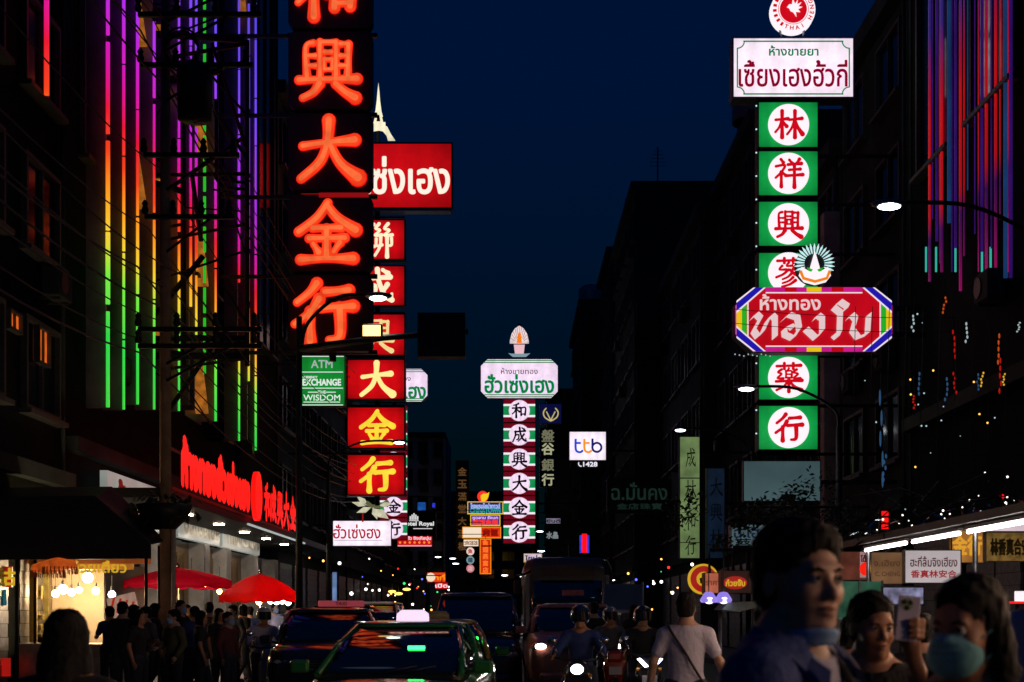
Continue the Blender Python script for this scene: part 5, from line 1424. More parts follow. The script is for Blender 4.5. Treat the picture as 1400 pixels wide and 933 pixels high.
def bulb(label, px, py, Y, r=.06, m_=None, power=25, group=None, cordl=.5, col=(1, .72, .42)):
    t = thing('light_bulb', label, 'light bulb', P(px, py, Y), 0, group)
    MB().sphere((0, 0, 0), r, 12, 8).build('globe', m_ or M_warm, t)
    MB().lathe([(.025, r * .85), (.03, r + .05), (.02, r + .08)], 8).tube([(0, 0, r + .05), (0, 0, r + cordl)], .006, 5).build('socket', M_black, t)
    if power:
        l = bpy.data.lights.new('bulb_light', 'POINT'); l.energy = power; l.color = col; l.shadow_soft_size = r
        lo = bpy.data.objects.new('bulb_light', l); COL.objects.link(lo); lo.parent = t; lo.location = (0, -r - .02, -.02)
for i, (px, py, r, w) in enumerate(((120, 790, .10, 50), (131, 808, .07, 20), (86, 806, .09, 20), (98, 810, .07, 0), (76, 812, .07, 0), (108, 807, .06, 0), (153, 813, .07, 12))):
    bulb(('largest round bulb in the left food shop', 'bulb just under the largest round bulb', 'left bulb of the low glowing row in the food shop', 'middle bulb of the low glowing row in the food shop', 'leftmost bulb of the low glowing row', 'right bulb of the low glowing row', 'cool white bulb at the tiled wall of the food shop')[i], px, py, 26.2, r, power=w, m_=M_warm if i < 6 else emit('cool_bulb', (220, 230, 255), 20))
for i, (px, py, Y) in enumerate(((82, 772, 24), (66, 777, 24.3))):
    t = thing('paper_lantern', ('orange fringed lantern under the awning, right one', 'orange fringed lantern under the awning, left one')[i], 'lantern', P(px, py, Y))
    MB().lathe([(.03, .14), (.26, .06), (.30, -.02), (.26, -.07), (.05, -.1)], 18).build('shade', emit('orange_lantern', (200, 84, 26), .7, .4, 8), t)
    mb = MB()
    for q in range(24): a = q / 24 * 6.283; mb.tube([(.28 * math.cos(a), .28 * math.sin(a), -.04), (.29 * math.cos(a), .29 * math.sin(a), -.17)], .01, 4)
    mb.build('fringe', paint('orange_fringe', (.4, .14, .03), .7), t)
# menu boards, green sign
s = Sign('menu_board', 'tilted white and red menu board on the shop counter', 168, 850, 24, 'menu board')
mb = MB().box((0, 0, .28), (.5, .03, .36), M=Matrix.Rotation(R(-14), 3, 'Y')); mb.v = [(x, y, z) for x, y, z in mb.v]
mb.build('board', emit('menu_paper', (190, 150, 130), .6, .3, 9), s.root)
for i in range(4):
    m2 = rect_mb(.04, .26, .01, -.02); Mr = Matrix.Rotation(R(14), 3, 'Y'); m2.v = [tuple(Mr @ Vector(v) + Vector((-.17 + i * .11, 0, .30 - i * .027))) for v in m2.v]
    m2.build('red_stripe', emit('menu_red', (190, 50, 30), .6), s.root)
MB().tube([(-.15, .05, .1), (-.15, .05, -1.0)], .02).tube([(.15, .05, .1), (.15, .05, -1.0)], .02).build('legs', M_dark, s.root)
s = Sign('lit_sign', 'small dark green sign in an orange frame above the awning', 166, 741, 27)
b = s.box('sign_box', 144, 702, 188, 740, paint('green_board', (.012, .06, .014), .5, var=.4), emit('dim_orange_frame', (150, 84, 20), .7), .15, border=3.5)
MB().box((-.4, .2, .25), (1.2, .06, .06)).build('bracket', M_dark, s.root)
def umbrella(label, px, ytop, yedge, halfpx, Y, mat, ribs=8, hub=0.0):
    x = XX(px, Y); zt, ze = ZZ(ytop, Y), ZZ(yedge, Y); r = halfpx / F * Y
    t = thing('market_umbrella', label, 'umbrella', (x, Y, .13))
    vs = []; n = ribs * 6; rings = 7; zt -= .13; ze -= .13
    for i in range(rings + 1):
        u = i / rings; rr = r * u
        for k in range(n):
            ph = (k % 6) / 6; sag = math.sin(math.pi * ph)
            a = 2 * math.pi * k / n
            q = rr * (1 - .035 * sag * u)
            vs.append((q * math.cos(a), q * math.sin(a), zt - (zt - ze) * (u ** 1.55) - .03 * sag * u))
    fs = [(i * n + k, i * n + (k + 1) % n, (i + 1) * n + (k + 1) % n, (i + 1) * n + k) for i in range(rings) for k in range(n)]
    # hanging valance
    o = len(vs)
    for k in range(n):
        x_, y_, z_ = vs[rings * n + k]; vs.append((x_ * 1.0, y_ * 1.0, z_ - .13 - .03 * math.sin(math.pi * (k % 3) / 3)))
    fs += [(rings * n + k, rings * n + (k + 1) % n, o + (k + 1) % n, o + k) for k in range(n)]
    cn = MB().add(vs, fs, True).build('canopy', mat, t)
    sol = cn.modifiers.new('solid', 'SOLIDIFY'); sol.thickness = .006
    mb = MB()
    for k in range(ribs):
        a = 2 * math.pi * k / ribs
        mb.tube([(0, 0, zt - .05), (r * .5 * math.cos(a), r * .5 * math.sin(a), zt - (zt - ze) * .5 ** 1.55 - .02), (r * .98 * math.cos(a), r * .98 * math.sin(a), ze - .02)], .008, 5)
        mb.tube([(0, 0, ze - .1), (r * .5 * math.cos(a), r * .5 * math.sin(a), zt - (zt - ze) * .5 ** 1.55 - .03)], .007, 5)
    mb.build('ribs', M_steel, t)
    MB().tube([(0, 0, 0), (0, 0, zt + .02)], .022, 8).build('pole', paint('worn_pole', (.45, .33, .2), .5), t)
    MB().lathe([(.02, zt), (.05, zt + .03), (.03, zt + .08), (.005, zt + .12)], 10).build('finial', M_chrome, t)
    MB().lathe([(.3, 0), (.3, .08), (.08, .12), (.03, .35)], 16).build('base', M_dark, t)
    return t
def cloth(name, rgb):
    if name in _M: return _M[name]
    m = paint(name, rgb, .7, var=.12, scale=3)
    n = m.node_tree.nodes; l = m.node_tree.links; p = n['Principled BSDF']
    tr = n.new('ShaderNodeBsdfTranslucent'); tr.inputs[0].default_value = (*rgb, 1)
    mx = n.new('ShaderNodeMixShader'); mx.inputs[0].default_value = .6
    l.new(p.outputs[0], mx.inputs[1]); l.new(tr.outputs[0], mx.inputs[2]); l.new(mx.outputs[0], n['Material Output'].inputs[0])
    return m
umbrella('red market umbrella with a glowing bulb on its pole', 355, 785, 814, 56, 33, cloth('red_canvas', (.75, .012, .012)))
umbrella('wide crimson umbrella left of the red one', 243, 777, 794, 74, 29, cloth('crimson_canvas', (.70, .015, .12)))
bulb('bulb under the red umbrella on its pole', 354, 823, 32.6, .07, power=55)
for i, px in enumerate((436, 448, 458)):
    pass
for i, (px, py) in enumerate(((370, 822), (378, 823), (386, 822), (394, 824))):
    bulb('white bulb in the row under the right edge of the red umbrella', px, py, 33, .07, emit('cool_bulb', (220, 230, 255), 20), 16, 'white bulbs under the red umbrella', .3, (.9, .95, 1))
for i, px in enumerate((246, 262, 280, 300)):
    bulb(('warm bulb under the crimson umbrella, next to the pole', 'second warm bulb under the crimson umbrella', 'third warm bulb under the crimson umbrella', 'orange bulb between the two umbrellas')[i], px, (797, 799, 799, 809)[i], 29.2 if i < 3 else 31, .055, power=26)

# ------------------------------------------------------------------ right: lit stall row
st = thing('street_stall', 'long stall roof with bright tubes along its edge at the right', 'market stall', (4.9, 13, .02))
mb = MB()
rows_ = 76
vs = []
for i in range(rows_ + 1):
    y = -15.5 + i * 23.5 / rows_
    for (x, z) in ((0, 2.56), (3.4, 3.0)): vs.append((x, y, z + (.025 if i % 2 else 0)))
o = [(x, y, z - .03) for x, y, z in vs]; n = len(vs)
mb.add(vs + o, [(2 * i, 2 * i + 1, 2 * i + 3, 2 * i + 2) for i in range(rows_)] + [(n + 2 * i, n + 2 * i + 2, n + 2 * i + 3, n + 2 * i + 1) for i in range(rows_)])
mb.build('roof_sheet', paint('corrugated_roof', (.03, .032, .032), .5, .4, var=.5, scale=3), st)
MB().box((-.03, -3.75, 2.55), (.05, 23.5, .09)).build('roof_edge', M_dark, st)
for y in (-15, -10, -6, -2, 2, 6.5):
    for x in (.1, 3.2): MB().tube([(x, y, 0), (x, y, 2.55)], .03, 8).build('post', M_steel, st)
MB().bbox((1.0, -3.7, .45), (.8, 22, .88), .03).build('counter', paint('steel_counter', (.35, .33, .3), .35, .7), st)
def tube_light(label, y0, y1, near=False, group=None):
    t = thing('tube_light', label, 'tube light', (4.99, (y0 + y1) / 2, 2.45), 0, group)
    L2 = (y1 - y0) / 2
    MB().tube([(0, -L2, 0), (0, L2, 0)], .022, 8).build('lamp_tube', M_tubeN if near else M_tube, t)
    MB().box((.0, 0, .045), (.06, L2 * 2 + .08, .035)).build('batten', M_white, t)
tube_light('long fluorescent tube at the far end of the right stall roof', 17.6, 19.6)
tube_light('fluorescent tube in the middle of the right stall roof', 15.5, 17.3)
tube_light('brightest fluorescent tube at the right edge of the photo', 13.0, 15.2)
for y0 in (10.6, 8.2, 5.8, 3.4, 1.0): tube_light('added unseen tube along the near stretch of the stall roof edge', y0, y0 + 1.8, True, 'added near tubes of the stall roof')  # unseen tubes added to light the people in front
# odds and ends on the roof: foil with emitted reflections, red LED panel
t = thing('led_panel', 'small red LED character panel above the stall roof', 'LED sign', P(1210, 724, 21))
MB().box((0, .05, .14), (.16, .08, .34)).build('housing', M_black, t)
mb = MB()
for i in range(3): mb.box((.0, .0, .04 + i * .10), (.10, .02, .07))
mb.build('led_rows', emit('red_led', (240, 20, 20), 1.2), t)
t = thing('lamp', 'small red dot lamp high above the stall roof at the right', 'lamp', P(1370, 679, 20))
MB().sphere((0, 0, 0), .035, 8, 6).build('lens', emit('red_led', (240, 20, 20), 1.2), t)
MB().tube([(0, .03, 0), (0, .3, .0), (0, .3, -1.5)], .012).build('stalk', M_dark, t)
random.seed(31)
t = thing('foil_garland', 'tangled foil garland with painted glints over the stall roof', 'garland', P(1290, 690, 18.5))
mb = MB(); o0 = P(1290, 690, 18.5)
for i in range(150):
    px = random.uniform(1165, 1400); py = 745 - (px - 1165) * .19 - abs(random.gauss(4, 14)); y = random.uniform(17, 20)
    c = P(px, py, y) - o0; u = Vector((random.uniform(-1, 1), random.uniform(-.5, .5), random.uniform(-.5, .5))).normalized() * random.uniform(.02, .11); w = Vector((random.uniform(-1, 1), random.uniform(-1, 1), random.uniform(-1, 1))).normalized() * .018
    mb.add([c - u, c + w, c + u, c - w], [(0, 1, 2, 3)])
mb.build('foil_strips', paint('silver_foil', (.55, .58, .58), .22, 1.0, var=.3), t)['kind'] = 'stuff'
mb = MB()
for i in range(26):
    px = random.uniform(1170, 1400); py = 742 - (px - 1165) * .19 - abs(random.gauss(6, 22)); mb.sphere(P(px, py, random.uniform(17, 20)) - o0, random.uniform(.008, .018), 6, 4)
mb.build('foil_glints', emit('foil_glint', (255, 245, 235), 2.2), t)  # glowing dots in place of glints off the foil
mb = MB()
for i in range(14):
    x = random.uniform(-1.2, 1.1); mb.tube([(x, random.uniform(-1, 1), random.uniform(-.3, .3)), (x + .4, random.uniform(-1, 1), random.uniform(-.2, .5)), (x + .9, random.uniform(-1, 1), random.uniform(-.3, .4))], .008, 4)
mb.build('wires', M_black, t)
random.seed(41)
t = thing('light_string', 'scattered tiny painted glints hanging over the dark shopfront at the right', 'light string', P(1270, 600, 23))  # its glowing dots stand for reflections off foil strips
mb = MB(); o0 = P(1270, 600, 23); cols = []
for i in range(15):
    px = random.choice((random.gauss(1255, 14), random.gauss(1285, 10), random.uniform(1165, 1390))); py = random.uniform(400, 700) if i % 3 else random.gauss(575, 14)
    mb.sphere(P(px, py, 23 + random.uniform(-.4, .4)) - o0, random.uniform(.008, .017), 6, 4)
mb.build('pale_glints', emit('pale_tiny_glint', (170, 200, 210), 1.0), t)
mb = MB()
for i in range(7): mb.sphere(P(random.uniform(1165, 1390), random.uniform(480, 700), 23) - o0, .018, 6, 4)
mb.build('amber_bulbs', emit('amber_tiny_glint', (255, 200, 90), 1.6), t)
mb = MB()
for i in range(10):
    x = -1.3 + i * .28; mb.tube([(x, .05, -1.3), (x + .05, .05, 0), (x + .1, .05, 2.2)], .006, 4)
mb.build('wires', M_black, t)
# hand-painted boards of the stall row, the light on them emitted by their faces
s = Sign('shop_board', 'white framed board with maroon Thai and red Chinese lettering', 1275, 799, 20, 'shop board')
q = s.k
b = s.box('board', 1236, 752, 1314, 798, emit('white_board_painted_light', (196, 184, 186), .78, .12, 2), M_steel, .08, border=1.2)
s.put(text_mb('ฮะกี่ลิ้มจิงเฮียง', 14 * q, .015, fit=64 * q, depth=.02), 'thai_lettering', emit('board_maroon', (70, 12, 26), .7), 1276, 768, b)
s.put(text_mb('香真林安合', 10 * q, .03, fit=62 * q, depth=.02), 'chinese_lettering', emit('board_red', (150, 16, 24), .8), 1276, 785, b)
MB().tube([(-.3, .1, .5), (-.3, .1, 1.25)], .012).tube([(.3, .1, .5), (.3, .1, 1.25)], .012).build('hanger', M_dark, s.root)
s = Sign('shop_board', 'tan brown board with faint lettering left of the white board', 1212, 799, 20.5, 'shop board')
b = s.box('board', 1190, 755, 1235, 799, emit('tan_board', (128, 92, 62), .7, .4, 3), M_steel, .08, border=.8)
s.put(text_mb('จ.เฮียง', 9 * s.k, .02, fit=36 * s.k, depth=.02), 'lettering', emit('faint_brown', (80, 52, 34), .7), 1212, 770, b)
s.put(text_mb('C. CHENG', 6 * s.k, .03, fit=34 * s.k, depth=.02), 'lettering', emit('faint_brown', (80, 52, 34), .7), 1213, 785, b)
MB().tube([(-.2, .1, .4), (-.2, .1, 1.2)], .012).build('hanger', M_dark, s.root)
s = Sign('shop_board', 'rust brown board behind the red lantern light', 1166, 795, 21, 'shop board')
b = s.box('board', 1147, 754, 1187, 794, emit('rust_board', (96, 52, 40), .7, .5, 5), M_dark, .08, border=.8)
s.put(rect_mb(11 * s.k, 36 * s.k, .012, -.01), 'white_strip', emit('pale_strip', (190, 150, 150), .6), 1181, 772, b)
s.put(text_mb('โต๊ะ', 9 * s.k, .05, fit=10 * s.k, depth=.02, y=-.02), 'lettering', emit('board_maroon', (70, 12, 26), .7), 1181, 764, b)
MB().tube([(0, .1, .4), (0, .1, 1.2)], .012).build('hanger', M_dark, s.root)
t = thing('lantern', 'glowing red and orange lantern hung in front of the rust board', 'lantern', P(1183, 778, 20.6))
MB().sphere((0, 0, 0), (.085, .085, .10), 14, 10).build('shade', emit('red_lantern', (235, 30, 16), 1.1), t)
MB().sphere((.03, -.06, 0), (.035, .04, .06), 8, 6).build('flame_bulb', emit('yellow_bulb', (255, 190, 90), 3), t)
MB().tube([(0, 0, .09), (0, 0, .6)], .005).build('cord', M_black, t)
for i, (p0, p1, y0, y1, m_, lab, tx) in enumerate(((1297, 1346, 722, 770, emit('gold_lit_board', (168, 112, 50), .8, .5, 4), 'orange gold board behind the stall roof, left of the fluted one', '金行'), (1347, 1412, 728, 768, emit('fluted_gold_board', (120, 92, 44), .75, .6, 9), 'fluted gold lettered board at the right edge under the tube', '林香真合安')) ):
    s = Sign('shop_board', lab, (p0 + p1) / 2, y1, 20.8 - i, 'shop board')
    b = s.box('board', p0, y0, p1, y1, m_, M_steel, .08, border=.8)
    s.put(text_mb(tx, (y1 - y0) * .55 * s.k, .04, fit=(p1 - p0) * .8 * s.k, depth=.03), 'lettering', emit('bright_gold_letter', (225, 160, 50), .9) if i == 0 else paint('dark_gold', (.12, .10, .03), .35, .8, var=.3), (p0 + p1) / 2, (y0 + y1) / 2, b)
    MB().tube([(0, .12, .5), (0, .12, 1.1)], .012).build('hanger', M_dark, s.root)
s = Sign('lit_sign', 'white lit strip sign above the fluted gold board at the right edge', 1372, 728, 19.6)
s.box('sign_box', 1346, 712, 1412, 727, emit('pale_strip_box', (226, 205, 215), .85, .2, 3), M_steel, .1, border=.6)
MB().tube([(0, .1, .1), (0, .1, .6)], .012).build('hanger', M_dark, s.root)
t = thing('display_screen', 'bright small shop screen with white shapes, left of the phone', 'screen', P(1235, 815, 17))
MB().box((0, .04, 0), (.52, .06, .24)).tube([(0, .08, -.1), (0, .08, -1.6)], .03).build('housing', M_black, t)
fc = MB().box((0, .0, 0), (.48, .03, .20)).build('picture', emit('screen_picture', (120, 120, 150), .9, .95, 9), t)
t = thing('glass_cabinet', 'green tinted glass display cabinet below the rust board', 'cabinet', P(1175, 845, 19))
MB().bbox((0, .2, -.55), (.62, .4, 1.1), .02).build('base', M_steel, t)
MB().box((0, .2, .25), (.60, .38, .5)).build('glass', emit('lit_green_glass', (44, 96, 72), .55, .6, 5), t)
mb = MB()
for x in (-.31, .0, .31): mb.box((x, -.01, .25), (.025, .03, .52))
mb.build('frame', M_steel, t)
# street tree on the right pavement
t = thing('street_tree', 'small dark street tree rising behind the man in the blue jacket', 'tree', (XX(1120, 25), 25, .12))
MB().tube(smooth_path([(0, 0, 0), (.05, .0, 1.2), (-.04, .1, 2.2), (.1, .1, 3.0)], 4), [.11] * 5 + [.09] * 4 + [.06] * 4, 8).tube([(.0, .1, 2.1), (-.7, .2, 2.9), (-1.0, 0, 3.1)], [.05, .035, .015], 6).tube([(.1, .1, 2.6), (.7, -.2, 3.1), (1.1, -.3, 3.4)], [.05, .03, .012], 6).build('trunk', M_bark, t)
mb = MB(); random.seed(17)
cl = [(random.gauss(0, .75), random.gauss(0, .5), 2.95 + random.gauss(0, .28), random.uniform(.2, .42)) for _ in range(26)]
for cxx, cyy, czz, rr in cl:
    for i in range(90):
        d = Vector((random.gauss(0, 1), random.gauss(0, 1), random.gauss(0, .8))).normalized() * rr * random.random() ** .4
        c = Vector((cxx, cyy, czz)) + d; u = Vector((random.uniform(-1, 1), random.uniform(-1, 1), random.uniform(-.8, .4))).normalized(); w = u.cross(Vector((random.uniform(-1, 1), random.uniform(-1, 1), random.uniform(-1, 1)))).normalized()
        a = random.uniform(.035, .07); mb.add([c - u * a, c + w * a * .45, c + u * a, c - w * a * .45], [(0, 1, 2, 3)])
mb.build('crown', M_foliage, t)
# little lit cups and a green awning by the man in white
t = thing('stall_awning', 'small grey green awning beside the two glowing bowl lamps', 'awning', P(1012, 870, 16))
k_ = 16 / F
MB().prism([(-22 * k_, 46 * k_), (34 * k_, 48 * k_), (20 * k_, 40 * k_), (-8 * k_, 33 * k_), (-30 * k_, 36 * k_)][::-1], -.35, .35).build('canopy', paint('grey_green_canvas', (.12, .17, .16), .7), t)
for x in (-.2, .2): MB().tube([(x, .2, -1.25), (x, .2, .32)], .02).build('post', M_steel, t)
for i, px in enumerate((969, 989)):
    t = thing('bowl_lamp', ('glowing white bowl lamp, left of the pair', 'glowing white bowl lamp, right of the pair')[i], 'lamp', P(px, 818, 15.6))
    MB().lathe([(.02, .07), (.05, .06), (.10, -.02), (.085, -.05)], 16).build('shade', emit('violet_white_shade', (150, 130, 235), .9), t)
    MB().sphere((0, -.03, -.02), (.06, .07, .045), 12, 8).build('globe', emit('cool_bulb', (220, 230, 255), 20) if False else emit('bowl_lamp_globe', (250, 240, 255), 2.5), t)
    MB().tube([(0, 0, .06), (0, 0, .5)], .006).build('cord', M_black, t)
# dim blue tarpaulin stall
t = thing('tarpaulin_stall', 'dim blue tarpaulin side of a stall right of the bus', 'market stall', (XX(852, 34), 34, 0))
k_ = 34 / F
MB().box((0, 0, ZZ(818, 34)), (52 * k_, .03, 38 * k_)).build('tarpaulin', emit('x', (0, 0, 0), 0) if False else paint('blue_tarpaulin', (.05, .11, .26), .6, var=.2, scale=2), t)
MB().box((-.1, -.03, ZZ(836, 34)), (30 * k_, .03, 4 * k_)).build('pale_hem', paint('pale_hem', (.3, .35, .42), .6), t)
for x in (-27, 27): MB().tube([(x * k_, 0, 0), (x * k_, 0, ZZ(796, 34))], .03).build('post', M_steel, t)

# lit shopfronts and hanging lamps far down both pavements
random.seed(77)
for nm, x, lab in (('left', -7.6, 'far glitter of coloured shop lights low on the left pavement'), ('right', 6.9, 'far glitter of coloured shop lights low on the right pavement')):
    t = thing('light_string', lab, 'light string', (x, 85, 2.6))
    for cname, c, k2 in (('white_bulbs', (255, 240, 225), 5), ('amber_bulbs', (255, 180, 80), 4), ('red_bulbs', (240, 40, 40), 2.5), ('blue_bulbs', (80, 100, 255), 2.5), ('green_bulbs', (60, 220, 120), 1.5)):
        mb = MB()
        for i in range(dict(white_bulbs=20, amber_bulbs=12).get(cname, 4)):
            mb.sphere((random.uniform(-1.2, 3.2 if nm == 'left' else 1.0), random.uniform(-30, 28), random.uniform(-1.2, 1.6)), (random.uniform(.03, .075),) * 3, 6, 4)
        mb.build(cname, emit('far_' + cname, c, k2), t)
    MB().tube([(0, -30, 1.7), (0, 0, 1.5), (0, 28, 1.7)], .01, 4).build('wire', M_black, t)
for i, (px, py, Y, c) in enumerate(((545, 812, 60, (255, 200, 90)), (556, 806, 62, (255, 190, 80)), (536, 809, 64, (255, 210, 110)))):
    t = thing('lamp', ('amber lamp low on the far left pavement, middle of three', 'amber lamp low on the far left pavement, right of three', 'amber lamp low on the far left pavement, left of three')[i], 'lamp', P(px, py, Y))
    MB().sphere((0, 0, 0), (.18, .1, .06), 8, 6).build('lens', emit('amber_far_lamp', (255, 200, 90), 3), t)
    MB().tube([(0, .05, 0), (0, .05, 1.2)], .015).build('cord', M_black, t)
s = Sign('lit_sign', 'tall pale blue lit pillar sign on the far left pavement', 457, 825, 62)
s.box('sign_box', 454, 782, 461, 824, emit('pale_blue_pillar', (110, 140, 190), .8, .6, 2), M_black, .2, border=.5)
s = Sign('lit_sign', 'white lit box with a red line at the right edge of the photo', 1396, 826, 14)
s.box('sign_box', 1385, 808, 1410, 823, emit('white_band', (246, 240, 246), 1.0), M_black, .1, border=.5)
s.put(rect_mb(20 * s.k, 3 * s.k, .03), 'red_line', emit('red_led', (240, 20, 20), 1.2), 1390, 824)
MB().tube([(0, .1, 0), (0, .1, -1.5)], .02).build('post', M_dark, s.root)
# ------------------------------------------------------------------ vehicles (front faces -Y)
M_head = emit('headlamp_on', (255, 236, 214), 16)
M_headc = emit('cool_headlamp_on', (226, 232, 255), 16)
M_headoff = paint('headlamp_off', (.35, .36, .38), .1, var=.2, spec=.9)
M_plate = paint('number_plate', (.5, .5, .48), .5, var=.05)
M_glow_g = emit('green_vacant_light', (40, 255, 90), 7)
def rr_ring(x0, x1, y0, y1, z, r, n=5):
    pts = []
    for cx, cy, a0 in ((x1 - r, y1 - r, 0), (x0 + r, y1 - r, 90), (x0 + r, y0 + r, 180), (x1 - r, y0 + r, 270)):
        for k in range(n): a = R(a0 + 90 * k / (n - 1)); pts.append((cx + r * math.cos(a), cy + r * math.sin(a), z))
    return pts
KIND = {
 'sedan': dict(st=[(-2.27, .42, .60, .55), (-2.22, .30, .68, .70), (-2.05, .22, .76, .80), (-1.55, .20, .86, .855), (-1.0, .20, .94, .87), (0, .19, .96, .875), (1.2, .20, .98, .87), (1.75, .22, 1.0, .85), (2.15, .28, .98, .78), (2.27, .40, .88, .68)],
               base=(-1.48, 1.62, .93, .79), mid=(-.68, 1.36, 1.20, .72), roof=(.06, 1.05, 1.41, .61), top=1.475, wheels=(-1.38, 1.30), hl=(.60, .66), hw=.56, wr=.31),
 'van': dict(st=[(-2.42, .42, .72, .60), (-2.38, .30, .86, .76), (-2.2, .24, 1.0, .84), (-1.85, .22, 1.10, .88), (-1.2, .22, 1.14, .89), (0, .22, 1.14, .89), (1.6, .22, 1.14, .89), (2.3, .26, 1.14, .87), (2.42, .40, 1.10, .80)],
             base=(-1.78, 2.36, 1.10, .85), mid=(-1.35, 2.30, 1.50, .82), roof=(-.85, 2.18, 1.90, .72), top=1.99, wheels=(-1.62, 1.45), hl=(.78, .70), hw=.60, wr=.33),
 'pickup': dict(st=[(-2.55, .50, .86, .62), (-2.50, .38, 1.0, .80), (-2.3, .32, 1.10, .88), (-1.7, .30, 1.20, .92), (-1.1, .30, 1.22, .92), (0, .30, 1.22, .92), (1.0, .30, 1.22, .92), (2.4, .32, 1.22, .92), (2.55, .45, 1.2, .90)],
                base=(-1.15, 1.05, 1.18, .84), mid=(-.85, .98, 1.45, .79), roof=(-.45, .88, 1.68, .68), top=1.76, wheels=(-1.65, 1.55), hl=(.98, .72), hw=.62, wr=.38),
 'suv': dict(st=[(-2.3, .45, .80, .62), (-2.26, .32, .94, .78), (-2.05, .26, 1.02, .86), (-1.5, .24, 1.08, .90), (-.9, .24, 1.10, .90), (0, .24, 1.12, .90), (1.6, .24, 1.14, .90), (2.15, .28, 1.14, .88), (2.3, .42, 1.08, .80)],
             base=(-1.05, 2.12, 1.06, .84), mid=(-.75, 2.05, 1.34, .79), roof=(-.32, 1.85, 1.58, .68), top=1.66, wheels=(-1.42, 1.40), hl=(.82, .70), hw=.58, wr=.36),
}
def wheel(parent, x, y, r, w=.2):
    s_ = 1 if x > 0 else -1
    My = Matrix.Rotation(R(90), 3, 'Y')
    root = MB().lathe([(r * .62, -w / 2), (r * .92, -w / 2), (r, -w * .3), (r, w * .3), (r * .92, w / 2), (r * .62, w / 2)], 22, (x, y, r), M=My).build('wheel', M_rubber, parent)
    rim = MB().lathe([(r * .63, -w * .42), (r * .60, w * .30 * s_), (r * .2, w * .36 * s_), (.01, w * .40 * s_)], 18, (x, y, r), M=My)
    for k in range(6):
        a = k / 6 * 6.283; rim.box((x + s_ * w * .42, y + r * .38 * math.cos(a), r + r * .38 * math.sin(a)), (.02, .05, r * .45), M=Matrix.Rotation(-a + R(90), 3, 'X'))
    rim.build('rim', M_steel, root)
def car(label, cat, loc, rz, kind, mat, roof_mat=None, lights=None, name='car', group=None, taxi=None, green=False, plate='', lights2=True):
    K = KIND[kind]; t = thing(name, label, cat, loc, R(rz), group)
    mb = MB(); rings = []
    for (y, zb, zt, w) in K['st']:
        half = [(0, zb), (w * .72, zb), (w * .95, zb + .07), (w, zb + (zt - zb) * .45), (w * .985, zb + (zt - zb) * .75), (w * .93, zt - .035), (w * .78, zt), (w * .4, zt + .015), (0, zt + .02)]
        rings.append([(x, y, z) for x, z in half] + [(-x, y, z) for x, z in half[-2:0:-1]])
    mb.loft(rings)
    body = mb.build('body', mat, t)
    y0, y1, zb, wb = K['base']; ya, yb, zm, wm = K['mid']; yc, yd, zr, wr_ = K['roof']; zt = K['top']
    MB().loft([rr_ring(-wb, wb, y0, y1, zb - .05, .16), rr_ring(-wm, wm, ya, yb, zm, .16), rr_ring(-wr_, wr_, yc, yd, zr, .16)], smooth=True).build('windows', M_glass, t)
    MB().loft([rr_ring(-wr_ - .015, wr_ + .015, yc - .03, yd + .03, zr - .005, .17), rr_ring(-wr_ * .97, wr_ * .97, yc + .05, yd - .03, zr + (zt - zr) * .65, .2), rr_ring(-wr_ * .7, wr_ * .7, yc + .28, yd - .2, zt, .2)], smooth=True).build('roof', roof_mat or mat, t)
    mb = MB()
    for sx in (-1, 1):
        for (pa, pm, pb) in (((sx * (wb - .05), y0 + .06, zb), (sx * (wm - .04), ya + .05, zm), (sx * (wr_ - .03), yc + .05, zr)), ((sx * (wb - .04), y1 - .08, zb), (sx * (wm - .03), yb - .07, zm), (sx * (wr_ - .03), yd - .05, zr)),
                             ((sx * (wb + .005), (y0 + y1) / 2 + .1, zb), (sx * (wm + .005), (ya + yb) / 2 + .08, zm), (sx * (wr_ + .005), (yc + yd) / 2, zr))):
            mb.tube([pa, pm, pb], .035, 6)
    mb.build('pillar', roof_mat or mat, t)
    yf = K['st'][0][0]; hz, hxx = K['hl']
    for sx in (-1, 1):
        h = MB().sphere((sx * (hxx - .06), yf + .14, hz), (.17, .13, .085), 14, 8).build('headlight', M_chrome if lights else M_headoff, t)
        if lights and group is None and loc[1] > 15:
            l = bpy.data.lights.new('headlight_beam', 'SPOT'); l.energy = 45; l.spot_size = R(60); l.spot_blend = .8; l.shadow_soft_size = .06; l.color = (1, .93, .84)
            lo = bpy.data.objects.new('headlight_beam', l); COL.objects.link(lo); lo.parent = t; lo.location = (sx * (hxx - .06), yf - .06, hz); lo.rotation_euler = (R(84), 0, R(180))
        if lights and (lights2 or sx > 0): MB().sphere((sx * (hxx - .06), yf + .075, hz), (.11, .085, .058), 12, 8).build('bulb', lights, h)
        m = MB().bbox((sx * (wb + .16), y0 + .22, zb + .08), (.2, .09, .14), .03).tube([(sx * (wb - .02), y0 + .26, zb + .02), (sx * (wb + .1), y0 + .24, zb + .05)], .02, 6).build('wing_mirror', mat, t)
        wheel(t, sx * (K['st'][4][3] - .11), K['wheels'][0], K['wr']); wheel(t, sx * (K['st'][4][3] - .11), K['wheels'][1], K['wr'])
        MB().box((sx * (K['st'][5][3] + .006), (y0 + y1) / 2 - .2, zb - .16), (.025, .16, .03)).build('door_handle', M_chrome, t)
        MB().bbox((sx * (K['st'][-2][3] - .06), K['st'][-1][0] - .06, K['st'][-1][2] - .12), (.16, .14, .16), .03).build('tail_light', paint('tail_lens', (.25, .01, .01), .15), t)
    g = MB().bbox((0, yf + .03, hz - .02), (hxx * 1.0, .08, .12), .02).build('grille', M_black, t)
    mb = MB()
    for i in range(3): mb.box((0, yf - .015, hz - .06 + i * .04), (hxx * .92, .012, .008))
    mb.build('grille_bar', M_chrome, g)
